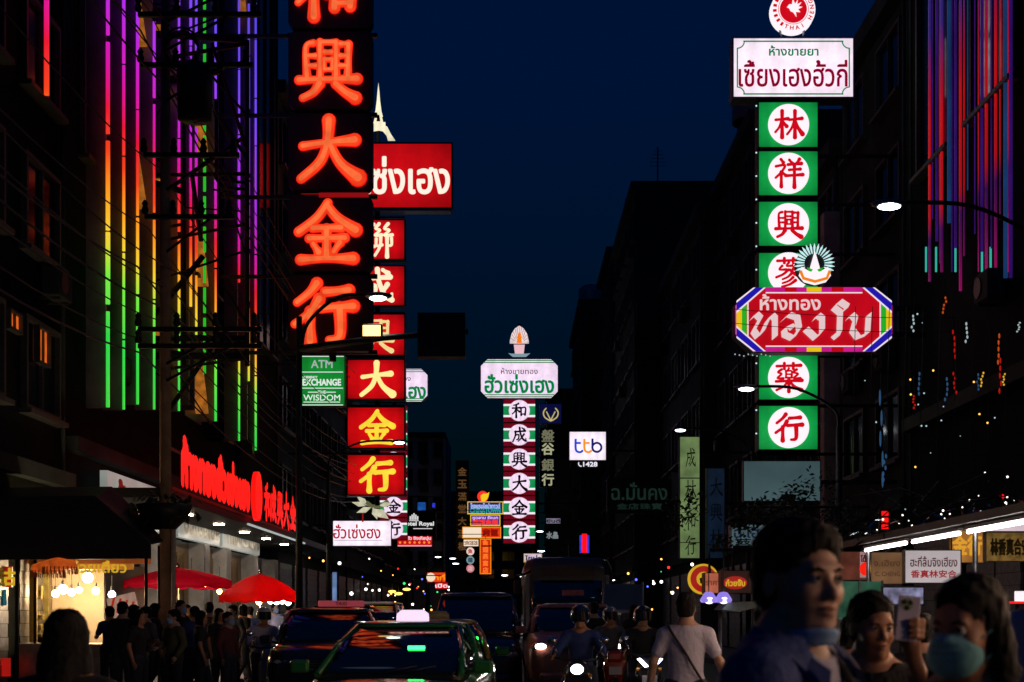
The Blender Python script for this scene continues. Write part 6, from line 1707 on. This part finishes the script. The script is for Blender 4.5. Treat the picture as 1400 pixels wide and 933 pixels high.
    MB().bbox((0, yf + .02, K['st'][1][1] + .06), (hxx * 1.9, .14, .16), .05).build('bumper', mat, t)
    MB().box((0, yf - .055, K['st'][1][1] + .10), (.36, .012, .13)).build('number_plate', M_plate, t)
    mb = MB()
    for sx in (-1, 1): mb.tube([(sx * .1, y0 + .02, zb + .02), (sx * .1 + .38, y0 + .12, zb + .09)], .009, 5)
    mb.build('wiper', M_black, t)
    if taxi:
        MB().loft([rr_ring(-.19, .19, (yc + yd) / 2 - .09, (yc + yd) / 2 + .09, zt, .07), rr_ring(-.185, .185, (yc + yd) / 2 - .085, (yc + yd) / 2 + .085, zt + .08, .07), rr_ring(-.13, .13, (yc + yd) / 2 - .05, (yc + yd) / 2 + .05, zt + .125, .045)]).build('roof_light', taxi, t)
    if green:
        gx = .28 if green is True else green
        u = .42; gy, gz = y0 + (ya - y0) * 1.0 - .03, zm - .02
        b = MB().bbox((gx, gy + .0, gz - .02), (.22, .05, .14), .02).build('vacant_light', M_black, t)
        MB().box((gx, gy - .03, gz - .02), (.18, .02, .10)).build('lens', M_glow_g, b)
    return t
m_tgreen = paint('taxi_green_paint', (.018, .13, .03), .18, var=.08, coat=.8)
m_tyel = paint('taxi_yellow_paint', (.46, .30, .02), .2, var=.08, coat=.8)
m_dblue = paint('dark_blue_paint', (.012, .03, .06), .2, var=.1, coat=.8)
m_dgrey = paint('charcoal_paint', (.02, .02, .024), .18, var=.1, coat=.8)
m_salm = paint('salmon_paint', (.34, .13, .11), .28, var=.1, coat=.5)
m_silv = paint('silver_paint', (.3, .31, .33), .25, .6, var=.08)
m_wht = paint('white_car_paint', (.5, .5, .5), .25, var=.05, coat=.5)
m_redp = paint('red_car_paint', (.4, .02, .02), .22, var=.05, coat=.6)
dome = emit('taxi_dome_light', (252, 226, 250), 1.0)
car('green taxi with a white roof dome and bright green vacant light in front', 'taxi', (XX(556, 15.6), 15.6, 0), -3, 'sedan', m_tgreen, m_tgreen, M_headc, 'taxi', taxi=dome, green=.20)
car('yellow and green taxi with green light, between front taxi and van', 'taxi', (XX(598, 21.5), 21.5, 0), 3, 'sedan', m_tgreen, m_tyel, M_head, 'taxi', taxi=paint('dome_unlit', (.5, .4, .2), .4), green=.52)
car('dark blue passenger van behind the taxis', 'van', (XX(652, 28.5), 28.5, 0), 1, 'van', m_dblue, None, None, 'van')
car('salmon pickup truck with one blazing headlight in front of the bus', 'pickup truck', (XX(782, 27), 27, 0), 0, 'pickup', m_salm, None, M_head, 'pickup_truck')
car('charcoal car at the left kerb reflecting red signs', 'car', (XX(452, 23.5), 23.5, 0), 4, 'suv', m_dgrey, None, None, 'car')
# far queue
far = None
spots = ((-4.6, 40, 'sedan', m_silv), (-1.6, 39, 'sedan', m_redp), (-4.8, 50, 'van', m_wht), (-1.4, 52, 'suv', m_dgrey), (-4.4, 61, 'sedan', m_dgrey), (-1.5, 66, 'sedan', m_tyel), (1.4, 62, 'sedan', m_silv), (-4.2, 76, 'suv', m_silv), (-1.3, 80, 'van', m_wht), (-3.9, 92, 'sedan', m_redp), (-1.2, 98, 'sedan', m_silv), (1.5, 84, 'suv', m_dgrey))
protos = {}
for i, (x, y, kd, m_) in enumerate(spots):
    col = {m_silv.name: 'silver', m_redp.name: 'red', m_wht.name: 'white', m_dgrey.name: 'charcoal', m_tyel.name: 'yellow'}[m_.name]
    lab = '%s %s with headlamps lit, queueing %s in the %s lane' % (col, {'sedan': 'saloon', 'van': 'van', 'suv': 'estate car'}[kd], ('just behind the front taxis', 'in the middle distance', 'far down the street')[min(2, int((y - 36) / 22))], 'left' if x < -3 else ('middle' if x < 0 else 'right'))
    if kd not in protos: protos[kd] = car(lab, 'car', (x, y, 0), 0, kd, m_, None, M_headc if i % 2 else M_head, 'car', 'cars queueing down the street')
    else:
        d = dup(protos[kd], (x, y, 0), 0, lab)
        for part in ('body', 'roof', 'pillar', 'bumper', 'wing_mirror'): recolour(d, part, m_)
# bus
t = thing('bus', 'tall dark city bus in the right lane behind the pickup', 'bus', (XX(776, 39), 39, 0))
m_bus = paint('bus_paint', (.05, .06, .075), .3, var=.2, coat=.5)
rings = []
for (y, zb, zt, w) in ((-.02, .5, 2.9, 1.05), (.06, .36, 3.08, 1.2), (.3, .34, 3.14, 1.25), (8.8, .34, 3.14, 1.25), (9.0, .45, 3.0, 1.15)):
    half = [(0, zb), (w * .8, zb), (w, zb + .15), (w, zt - .3), (w * .93, zt - .08), (w * .75, zt), (0, zt + .03)]
    rings.append([(x, y, z) for x, z in half] + [(-x, y, z) for x, z in half[-2:0:-1]])
MB().loft(rings).build('body', m_bus, t)
MB().loft([rr_ring(-1.06, 1.06, -.06, .2, 1.15, .12), rr_ring(-1.08, 1.08, -.075, .2, 1.9, .12), rr_ring(-1.0, 1.0, -.05, .2, 2.5, .12)]).build('windscreen', M_glass, t)
MB().box((0, -.055, 2.74), (1.5, .05, .26)).build('destination_board', paint('bus_display', (.03, .016, .02), .3), t)
for sx in (-1, 1):
    h = MB().sphere((sx * .92, .0, .74), (.16, .1, .12), 12, 8).build('headlight', M_headoff, t)
    MB().bbox((sx * 1.42, -.12, 2.3), (.2, .1, .42), .04).tube([(sx * 1.05, .0, 2.75), (sx * 1.4, -.1, 2.6)], .025).build('wing_mirror', M_black, t)
    MB().box((sx * 1.255, 4.6, 1.95), (.02, 7.2, .85)).build('side_windows', M_glass, t)
    for y in (1.9, 7.0): wheel(t, sx * 1.1, y, .48, .28)
    MB().box((sx * 1.12, -.05, 1.7), (.10, .06, 1.9)).build('corner_pillar', paint('pale_bus_trim', (.22, .26, .28), .4), t)
MB().bbox((0, -.05, .55), (2.2, .14, .28), .06).build('bumper', M_black, t)
MB().box((0, -.13, .56), (.4, .012, .14)).build('number_plate', M_plate, t)
mb = MB()
for sx in (-1, 1): mb.tube([(sx * .2, -.09, 1.2), (sx * .2 + .5, -.1, 1.75)], .012, 5)
mb.build('wiper', M_black, t)
MB().box((.15, -.085, 2.15), (.62, .01, .16)).build('windscreen_notice', paint('pink_notice', (.42, .16, .18), .5, var=.5, scale=14), t)
# tuk-tuk
t = thing('tuk_tuk', 'tuk-tuk with a red roof strip behind the charcoal car', 'tuk-tuk', (XX(470, 31), 31, 0), R(3))
MB().bbox((0, .3, 1.70), (1.25, 2.1, .1), .04).build('roof', m_dgrey, t)
b = MB().bbox((0, -.8, 1.78), (1.0, .06, .13), .02).build('roof_strip', emit('dim_pink_strip', (150, 56, 66), .7), t)
text_mb('TAXI', .075, .04, depth=.01).build('lettering', M_maroon if False else M_black, b, (0, -.84, 1.78))
MB().loft([[(x * w, y, z) for x, z in ((-.5, .35), (.5, .35), (.55, .8), (.3, 1.0), (-.3, 1.0), (-.55, .8))] for y, w in ((-1.25, .35), (-1.1, .6), (-.8, 1.0), (-.6, 1.05))]).build('nose', m_redp, t)
MB().bbox((0, .75, .6), (1.25, 1.3, .6), .06).build('cabin', m_redp, t)
MB().bbox((0, .6, .98), (1.05, .5, .16), .05).bbox((0, .95, 1.2), (1.05, .14, .5), .05).build('seat', M_black, t)
MB().box((0, -.72, 1.35), (1.0, .02, .6), M=Matrix.Rotation(R(-8), 3, 'X')).build('windscreen', M_glass, t)
mb = MB()
for sx in (-1, 1):
    for y in (-.72, .35, 1.3): mb.tube([(sx * .56, y, .7), (sx * .56, y, 1.7)], .022)
mb.build('frame', M_chrome, t)
MB().sphere((0, -1.24, .78), .1, 12, 8).build('headlight', M_headoff, t)
wheel(t, .0, -.95, .24, .12); wheel(t, .55, 1.0, .26, .14); wheel(t, -.55, 1.0, .26, .14)

# ------------------------------------------------------------------ motorbikes
def motorbike(label, loc, rz, mat, lamp=None, vee=False, group=None):
    t = thing('motorbike', label, 'motorbike', loc, R(rz), group)
    for y in (-.62, .62):
        My = Matrix.Rotation(R(90), 3, 'Y')
        w = MB().lathe([(.21, -.045), (.27, -.045), (.29, 0), (.27, .045), (.21, .045)], 22, (0, y, .29), M=My).build('wheel', M_rubber, t)
        rim = MB().lathe([(.215, -.03), (.20, 0), (.215, .03)], 20, (0, y, .29), M=My)
        for k in range(8): a = k / 8 * 6.283; rim.tube([(0, y, .29), (0, y + .21 * math.cos(a), .29 + .21 * math.sin(a))], .008, 4)
        rim.build('rim', M_steel, w)
    MB().tube([(0, -.62, .29), (0, -.5, .62), (0, -.42, .98)], .035, 8).build('fork', M_steel, t)
    MB().loft([[(x * w, y, z0 + z * h) for x, z in ((-.5, 0), (.5, 0), (.9, .5), (.5, 1), (-.5, 1), (-.9, .5))] for y, w, z0, h in ((-.55, .16, .62, .32), (-.42, .2, .45, .55), (-.25, .17, .3, .5), (.1, .15, .3, .32), (.35, .17, .42, .34), (.7, .14, .55, .26), (.85, .06, .66, .1))]).build('fairing', mat, t)
    MB().loft([[(x * w, y, .76 + z * h) for x, z in ((-1, 0), (1, 0), (.8, 1), (-.8, 1))] for y, w, h in ((-.08, .10, .05), (.2, .14, .07), (.6, .12, .10), (.75, .08, .08))]).build('seat', M_black, t)
    MB().tube([(-.34, -.30, 1.04), (-.15, -.42, 1.0), (.15, -.42, 1.0), (.34, -.30, 1.04)], .016, 8).build('handlebar', M_dark, t)
    for sx in (-1, 1):
        MB().tube([(sx * .22, -.38, 1.02), (sx * .30, -.42, 1.2)], .008, 5).sphere((sx * .31, -.42, 1.24), (.06, .02, .045), 10, 6).build('mirror', M_chrome, t)
        MB().bbox((sx * .14, -.52, .82), (.06, .05, .04), .01).build('indicator', paint('amber_lens', (.6, .25, .02), .2), t)
    h = MB().bbox((0, -.56, .9), (.24, .14, .18), .05).build('headlight', mat, t)
    if lamp:
        if vee:
            for sx in (-1, 1): MB().prism([(sx * .02, .86), (sx * .07, .85), (sx * .17, .96), (sx * .13, .97)], -.66, -.63).build('lamp', lamp, h)
        else: MB().sphere((0, -.62, .9), (.08, .04, .06), 12, 8).build('lamp', lamp, h)
    MB().tube([(.14, .1, .3), (.16, .7, .36)], [.03, .05], 8).build('exhaust', M_chrome, t)
    MB().box((0, -.60, .68), (.2, .012, .12)).build('number_plate', M_plate, t)
    return t
M_vee = emit('bike_vee_lamp', (240, 236, 255), 9)
bikes = [('motorbike with bright V shaped twin lamps right of centre', (XX(880, 19), 19, 0), 2, m_dgrey, M_vee, True),
         ('motorbike with a tilted white lamp in front of the pickup', (XX(793, 17), 17, 0), -6, m_dgrey, M_headc, False),
         ('motorbike with white and red fairing beside the crowd at left', (XX(362, 23), 23, 0), 20, m_wht, None, False),
         ('dark motorbike between the two lit motorbikes', (XX(835, 22), 22, 0), 3, m_redp, None, False)]
for b_ in bikes: motorbike(*b_)

# ------------------------------------------------------------------ people
M_tee = paint('white_cotton', (.46, .46, .58), .85, var=.06, scale=5, bump=.15)
M_navy = paint('navy_denim', (.022, .05, .19), .8, var=.25, scale=14, bump=.25)
M_blk = paint('black_cloth', (.012, .012, .014), .85, var=.3, scale=8, bump=.2)
M_gry = paint('grey_cloth', (.09, .09, .10), .85, var=.2, scale=8)
M_mask = paint('teal_mask', (.16, .44, .47), .8, var=.10, scale=9, bump=.15)
M_maskb = paint('blue_mask', (.24, .42, .70), .8, var=.10, scale=9)
M_jean = paint('dark_jeans', (.03, .035, .05), .85, var=.25, scale=10)
M_shoe = paint('dark_shoes', (.02, .02, .02), .6)
M_strap = paint('black_strap', (.008, .008, .009), .7)
# man in the blue jacket
Ym = 3.12
person('tall man in a navy jacket and white tee, blue mask pulled under his chin', (XX(1088, Ym), Ym, 0), 54, M_skin_a, M_hair, 1.75, dict(aL=(.11, -.16, .09), kL=(.10, -.16, .50), aR=(-.10, .2, .12), kR=(-.1, .02, .5)), h=.0060, yaw=-24, pitch=2, shirt=M_tee, jacket=M_navy, trousers=M_jean, shoes=M_shoe, hair='tall', mask=(M_maskb, 'chin'),
       strap=(M_strap, [(.03, .06, 1.06), (.05, -.06, .98), (.055, -.128, .80), (.07, -.145, .5), (.12, -.10, .2)]))
# woman holding the phone
Yw = 5.0
wk = 1.62 / 1.72
OFF = Vector((-.135, -.02, .085))
wl = dict(eL=(.255, -.09, 1.19), wL=tuple(Vector((.245, -.20, 1.40)) + OFF))
ph = Vector((.215, -.245, 1.515))
hd = []
w0 = Vector((.245, -.20, 1.40)); pc = Vector((.232, -.222, 1.455))
hd.append((tuple(w0), tuple(pc), .026, .030)); hd.append((tuple(pc), (.222, -.215, 1.495), .030, .028))
for i, (z, bx) in enumerate(((1.475, 0), (1.495, .002), (1.515, .003), (1.533, .004))):
    a = (.246 + bx, -.222, z); b = (.262 + bx, -.248, z + .004); c = (.238, -.268, z + .006); d = (.214, -.270, z + .006)
    hd += [(a, b, .0095, .009), (b, c, .009, .0085), (c, d, .0085, .007)]
hd += [((.205, -.215, 1.46), (.176, -.232, 1.492), .0125, .0105), ((.176, -.232, 1.492), (.172, -.25, 1.522), .0105, .0085)]
wl['handL'] = [(tuple(Vector(a) + OFF), tuple(Vector(b) + OFF), c, d) for a, b, c, d in hd]
person('woman in black lifting a white phone in front of her', (XX(1192, Yw), Yw, 0), -4, M_skin_b, M_hair, 1.62, wl, True, h=.0058, yaw=16, pitch=8, shirt=M_blk, trousers=M_jean, shoes=M_shoe, hair='tied', sleeve='short')
rz8 = Matrix.Rotation(R(-4), 3, 'Z')
pp = rz8 @ ((Vector((.212, -.252, 1.545)) + OFF) * wk) + Vector((XX(1192, Yw), Yw, 0))
phn = thing('phone', 'white phone with a round camera cluster held up by the woman', 'phone', pp, R(-4))
Mr = Matrix.Rotation(R(6), 3, 'Y')
mb = MB().bbox((0, 0, 0), (.076, .009, .155), .006); mb.v = [tuple(Mr @ Vector(v)) for v in mb.v]
mb.build('case', paint('lilac_white_case', (.72, .66, .78), .35, var=.04), phn)
for i, (x, z) in enumerate(((-.018, .055), (.002, .055), (-.008, .036))):
    mb = MB().lathe([(.009, 0), (.009, .003), (.006, .004), (.001, .004)], 14, M=Matrix.Rotation(R(90), 3, 'X')); mb.v = [tuple(Mr @ Vector((v[0] + x, v[1] - .0045, v[2] + z))) for v in mb.v]
    mb.build('camera_lens', paint('camera_glass', (.05, .07, .03), .15), phn)
mb = disc_mb(.021, 20, .002, -.0046); mb.v = [tuple(Mr @ Vector((v[0] - .008, v[1], v[2] + .048))) for v in mb.v]; mb.build('camera_plate', paint('pale_green_plate', (.42, .52, .36), .3), phn)
# masked person
Yk = 3.2
person('person in a teal surgical mask looking left, dark hair', (XX(1322, Yk), Yk, 0), -30, M_skin_b, M_hair, 1.63, dict(eL=(.22, -.03, 1.14), wL=(.17, -.2, 1.0)), True, h=.0062, yaw=-18, pitch=4, shirt=M_blk, trousers=M_jean, shoes=M_shoe, hair='bob', mask=(M_mask, 'on'))
person('person in a white shirt cut off by the right edge', (XX(1442, 4.6), 4.6, 0), 150, M_skin_a, M_hair, 1.84, None, True, h=.012, shirt=M_tee, trousers=M_jean, shoes=M_shoe, hair='short', eyes=False)
# man in white seen from behind
Yb = 11.6
person('man in a white tee seen from behind with a black crossbody strap', (XX(938, Yb), Yb, 0), 172, M_skin_a, M_hair, 1.72, dict(eL=(.27, .03, 1.15), wL=(.31, -.06, .92), eR=(-.28, .03, 1.15), wR=(-.34, -.05, .93)), h=.009, yaw=-6, shirt=M_tee, trousers=M_jean, shoes=M_shoe, hair='short', eyes=False,
       strap=(M_strap, [(.15, .0, 1.02), (.12, .105, .9), (.02, .125, .62), (-.08, .125, .3), (-.16, .08, .05)]))
# near dark figure at the left
person('long haired person in black near the left edge, back to us', (XX(92, 5.2), 5.2, 0), 170, M_skin_b, M_hair, 1.56, None, True, h=.010, shirt=M_blk, trousers=M_jean, shoes=M_shoe, hair='long', eyes=False)
# crowd: six figures, then copies with other clothes
cm = dict(black=M_blk, grey=M_gry, navy=M_navy, white=M_tee, maroon=paint('maroon_cloth', (.10, .02, .03), .85), olive=paint('olive_cloth', (.07, .07, .035), .85), brown=paint('brown_cloth', (.10, .06, .035), .85))
poses = [None, dict(eL=(.24, -.06, 1.16), wL=(.12, -.22, 1.22)), dict(eR=(-.25, -.04, 1.15), wR=(-.12, -.24, 1.10), eL=(.25, .02, 1.15), wL=(.24, -.12, .95)), dict(kL=(.10, -.14, .52), aL=(.10, -.22, .10), kR=(-.1, .04, .5), aR=(-.1, .24, .14))]
protos = []
for i in range(6):
    protos.append((i % 2 == 1, ('short', 'long', 'tall', 'bob', 'short', 'tied')[i]))
crowd = [(168, 822, 21, 'black'), (184, 826, 22, 'black'), (199, 829, 21.5, 'grey'), (213, 824, 23, 'black'), (247, 820, 24, 'black'), (266, 828, 22, 'navy'), (286, 823, 25, 'brown'), (300, 831, 23, 'black'), (318, 827, 27, 'grey'), (333, 826, 28, 'black'), (376, 825, 35, 'white'), (395, 824, 36, 'grey'), (404, 828, 34, 'black'), (190, 832, 19, 'black'), (238, 833, 20, 'olive'), (275, 834, 20.5, 'black'), (312, 836, 21, 'maroon'), (150, 828, 23, 'navy'), (342, 829, 30, 'navy'), (256, 826, 27, 'maroon')]
built = {}
where = ['at the left end of the crowd', 'beside the tan pole', 'under the crimson umbrella', 'below the red umbrella']
for i, (px, top, Y, c) in enumerate(crowd):
    v = i % 6; fem, hr = protos[v]
    H = ZZ(top, Y) - .13
    mk = (M_maskb, 'on') if v in (2, 4) else None
    w_ = where[0] if px < 205 else where[1] if px < 252 else where[2] if px < 310 else where[3]
    nb = ['leftmost', 'second', 'third', 'fourth', 'fifth', 'sixth', 'seventh', 'eighth', 'ninth', 'tenth', 'eleventh', 'twelfth', 'thirteenth', 'fourteenth', 'fifteenth', 'sixteenth', 'seventeenth', 'eighteenth', 'nineteenth', 'rightmost'][sorted(q[0] for q in crowd).index(px)]
    lab = 'person in %s, %s hair, %s, %s%s' % (c, {'short': 'short', 'long': 'long', 'tall': 'thick', 'bob': 'bobbed', 'tied': 'tied back'}[hr], w_, nb, ' from left' if nb not in ('leftmost', 'rightmost') else ' head')
    rzv = (170, 40, -60, 100, 20, 200)[v] + (i * 37 % 50)
    if v not in built:
        o = person(lab, (XX(px, Y), Y, .13), rzv, (M_skin_a, M_skin_b)[v % 2], M_hair, 1.70, poses[v % 4], fem, h=.016, yaw=(0, 15, -20, 10, 0, -10)[v], shirt=cm[c], trousers=M_jean, shoes=M_shoe, hair=hr, eyes=False, mask=mk, group='people crowding the left pavement', sleeve='short' if v % 2 else 'long')
        built[v] = o
    else:
        o = dup(built[v], (XX(px, Y), Y, .13), R(rzv), lab, 'people crowding the left pavement')
        recolour(o, 'shirt', cm[c])
    s_ = H / 1.72; o.scale = (s_, s_, s_)
# riders
sit = dict(hL=(.10, .02, .84), hR=(-.10, .02, .84), kL=(.17, -.36, .68), kR=(-.17, -.36, .68), aL=(.16, -.20, .34), aR=(-.16, -.20, .34), neck=(0, -.08, 1.36), head=(0, -.12, 1.50), sL=(.17, -.07, 1.28), sR=(-.17, -.07, 1.28), eL=(.27, -.26, 1.12), eR=(-.27, -.26, 1.12), wL=(.29, -.46, 1.06), wR=(-.29, -.46, 1.06))
hel = {}
r0 = None
for i, (b_, lab, m_) in enumerate(zip(bikes, ('rider in dark clothes on the motorbike with V shaped lamps', 'rider in dark clothes on the motorbike in front of the pickup', 'rider in white shirt on the motorbike beside the crowd', 'rider in grey on the dark motorbike in the middle'), (M_blk, M_navy, M_tee, M_gry))):
    loc = (b_[1][0], b_[1][1], 0)
    if r0 is None:
        r0 = person(lab, loc, b_[2], M_skin_b, M_hair, 1.72, {k: (v[0], v[1] + .20, v[2]) for k, v in sit.items()}, h=.013, shirt=m_, trousers=M_jean, shoes=M_shoe, hair=None, eyes=False, sleeve='long', group='motorbike riders')
        o = r0
    else:
        o = dup(r0, loc, R(b_[2]), lab, 'motorbike riders'); recolour(o, 'shirt', m_)
    rz = Matrix.Rotation(R(b_[2]), 3, 'Z')
    t = thing('helmet', ('black helmet on the rider with V shaped lamps', 'dark blue helmet on the rider before the pickup', 'white helmet on the rider beside the crowd', 'grey helmet on the rider in the middle')[i], 'helmet', Vector(loc) + rz @ Vector((0, .09, 1.52)), R(b_[2]), None)
    hm = SDF(); hm.ell((0, .0, .02), (.125, .15, .135), .02); hm.ell((0, -.13, -.04), (.08, .09, .075), .02, 's'); hm.plane((0, 0, -1), .10, .02, 'i')
    sh_ = sdf_obj('shell', hm, (-.2, -.22, -.2), (.2, .22, .22), .012, (m_dgrey, m_dblue, m_wht, m_silv)[i], t)
    MB().loft([[(x, -.155 + abs(x) ** 2 * 3.2, .07), (x, -.150 + abs(x) ** 2 * 3.2, -.06)] for x in [-.1 + .025 * q for q in range(9)]], close=False, caps=False).build('visor', M_glass, t)
# dark passers-by between the riders and at the right kerb
for i, (px, Y, top, rzv, c, lab) in enumerate(((812, 24, 822, 175, 'black', 'dark passer-by just right of the pickup truck'), (868, 26, 826, 20, 'black', 'dark passer-by in front of the blue tarpaulin'), (1046, 14, 830, 100, 'black', 'dark passer-by left of the man in the navy jacket'), (1165, 9, 838, 190, 'navy', 'passer-by in navy behind the woman with the phone'), (1262, 9, 838, 160, 'black', 'dark passer-by behind the raised phone'))):
    o = dup(built[i % 6], (XX(px, Y), Y, 0), R(rzv), lab, 'dark passers-by on the road')
    recolour(o, 'shirt', cm[c]); s_ = ZZ(top, Y) / 1.72; o.scale = (s_, s_, s_)

# every separate bar of a bracket, every post and every pillar becomes a part of its own
def split_islands(o):
    bm = bmesh.new(); bm.from_mesh(o.data); bm.verts.ensure_lookup_table()
    lab = [-1] * len(bm.verts); n = 0
    for v in bm.verts:
        if lab[v.index] >= 0: continue
        st = [v]; lab[v.index] = n
        while st:
            a = st.pop()
            for e in a.link_edges:
                b = e.other_vert(a)
                if lab[b.index] < 0: lab[b.index] = n; st.append(b)
        n += 1
    if not 1 < n <= 40: bm.free(); return
    me0 = o.data; polys = [(list(p.vertices), p.use_smooth) for p in me0.polygons]
    co = [tuple(v.co) for v in me0.vertices]; mat = me0.materials[0] if me0.materials else None
    slot = o.material_slots[0].material if o.material_slots else mat
    for i in range(n):
        ids = [k for k in range(len(co)) if lab[k] == i]; mp = {k: q for q, k in enumerate(ids)}
        ps = [p for p in polys if p[0][0] in mp]
        me = bpy.data.meshes.new(o.name.split('.')[0]); me.from_pydata([co[k] for k in ids], [], [[mp[k] for k in p[0]] for p in ps])
        me.polygons.foreach_set('use_smooth', [p[1] for p in ps]); me.materials.append(slot)
        if i == 0:
            for s_ in o.material_slots: s_.link = 'DATA'
            o.data = me
        else:
            q = bpy.data.objects.new(o.name.split('.')[0], me); COL.objects.link(q); q.parent = o.parent
            q.location = o.location; q.rotation_euler = o.rotation_euler
    bm.free()
for o in list(bpy.data.objects):
    if o.type == 'MESH' and o.parent is not None and o.name.split('.')[0] in ('bracket', 'post', 'pillar', 'upright', 'emblem_stay', 'hanger', 'legs', 'arm', 'stand'):
        split_islands(o)
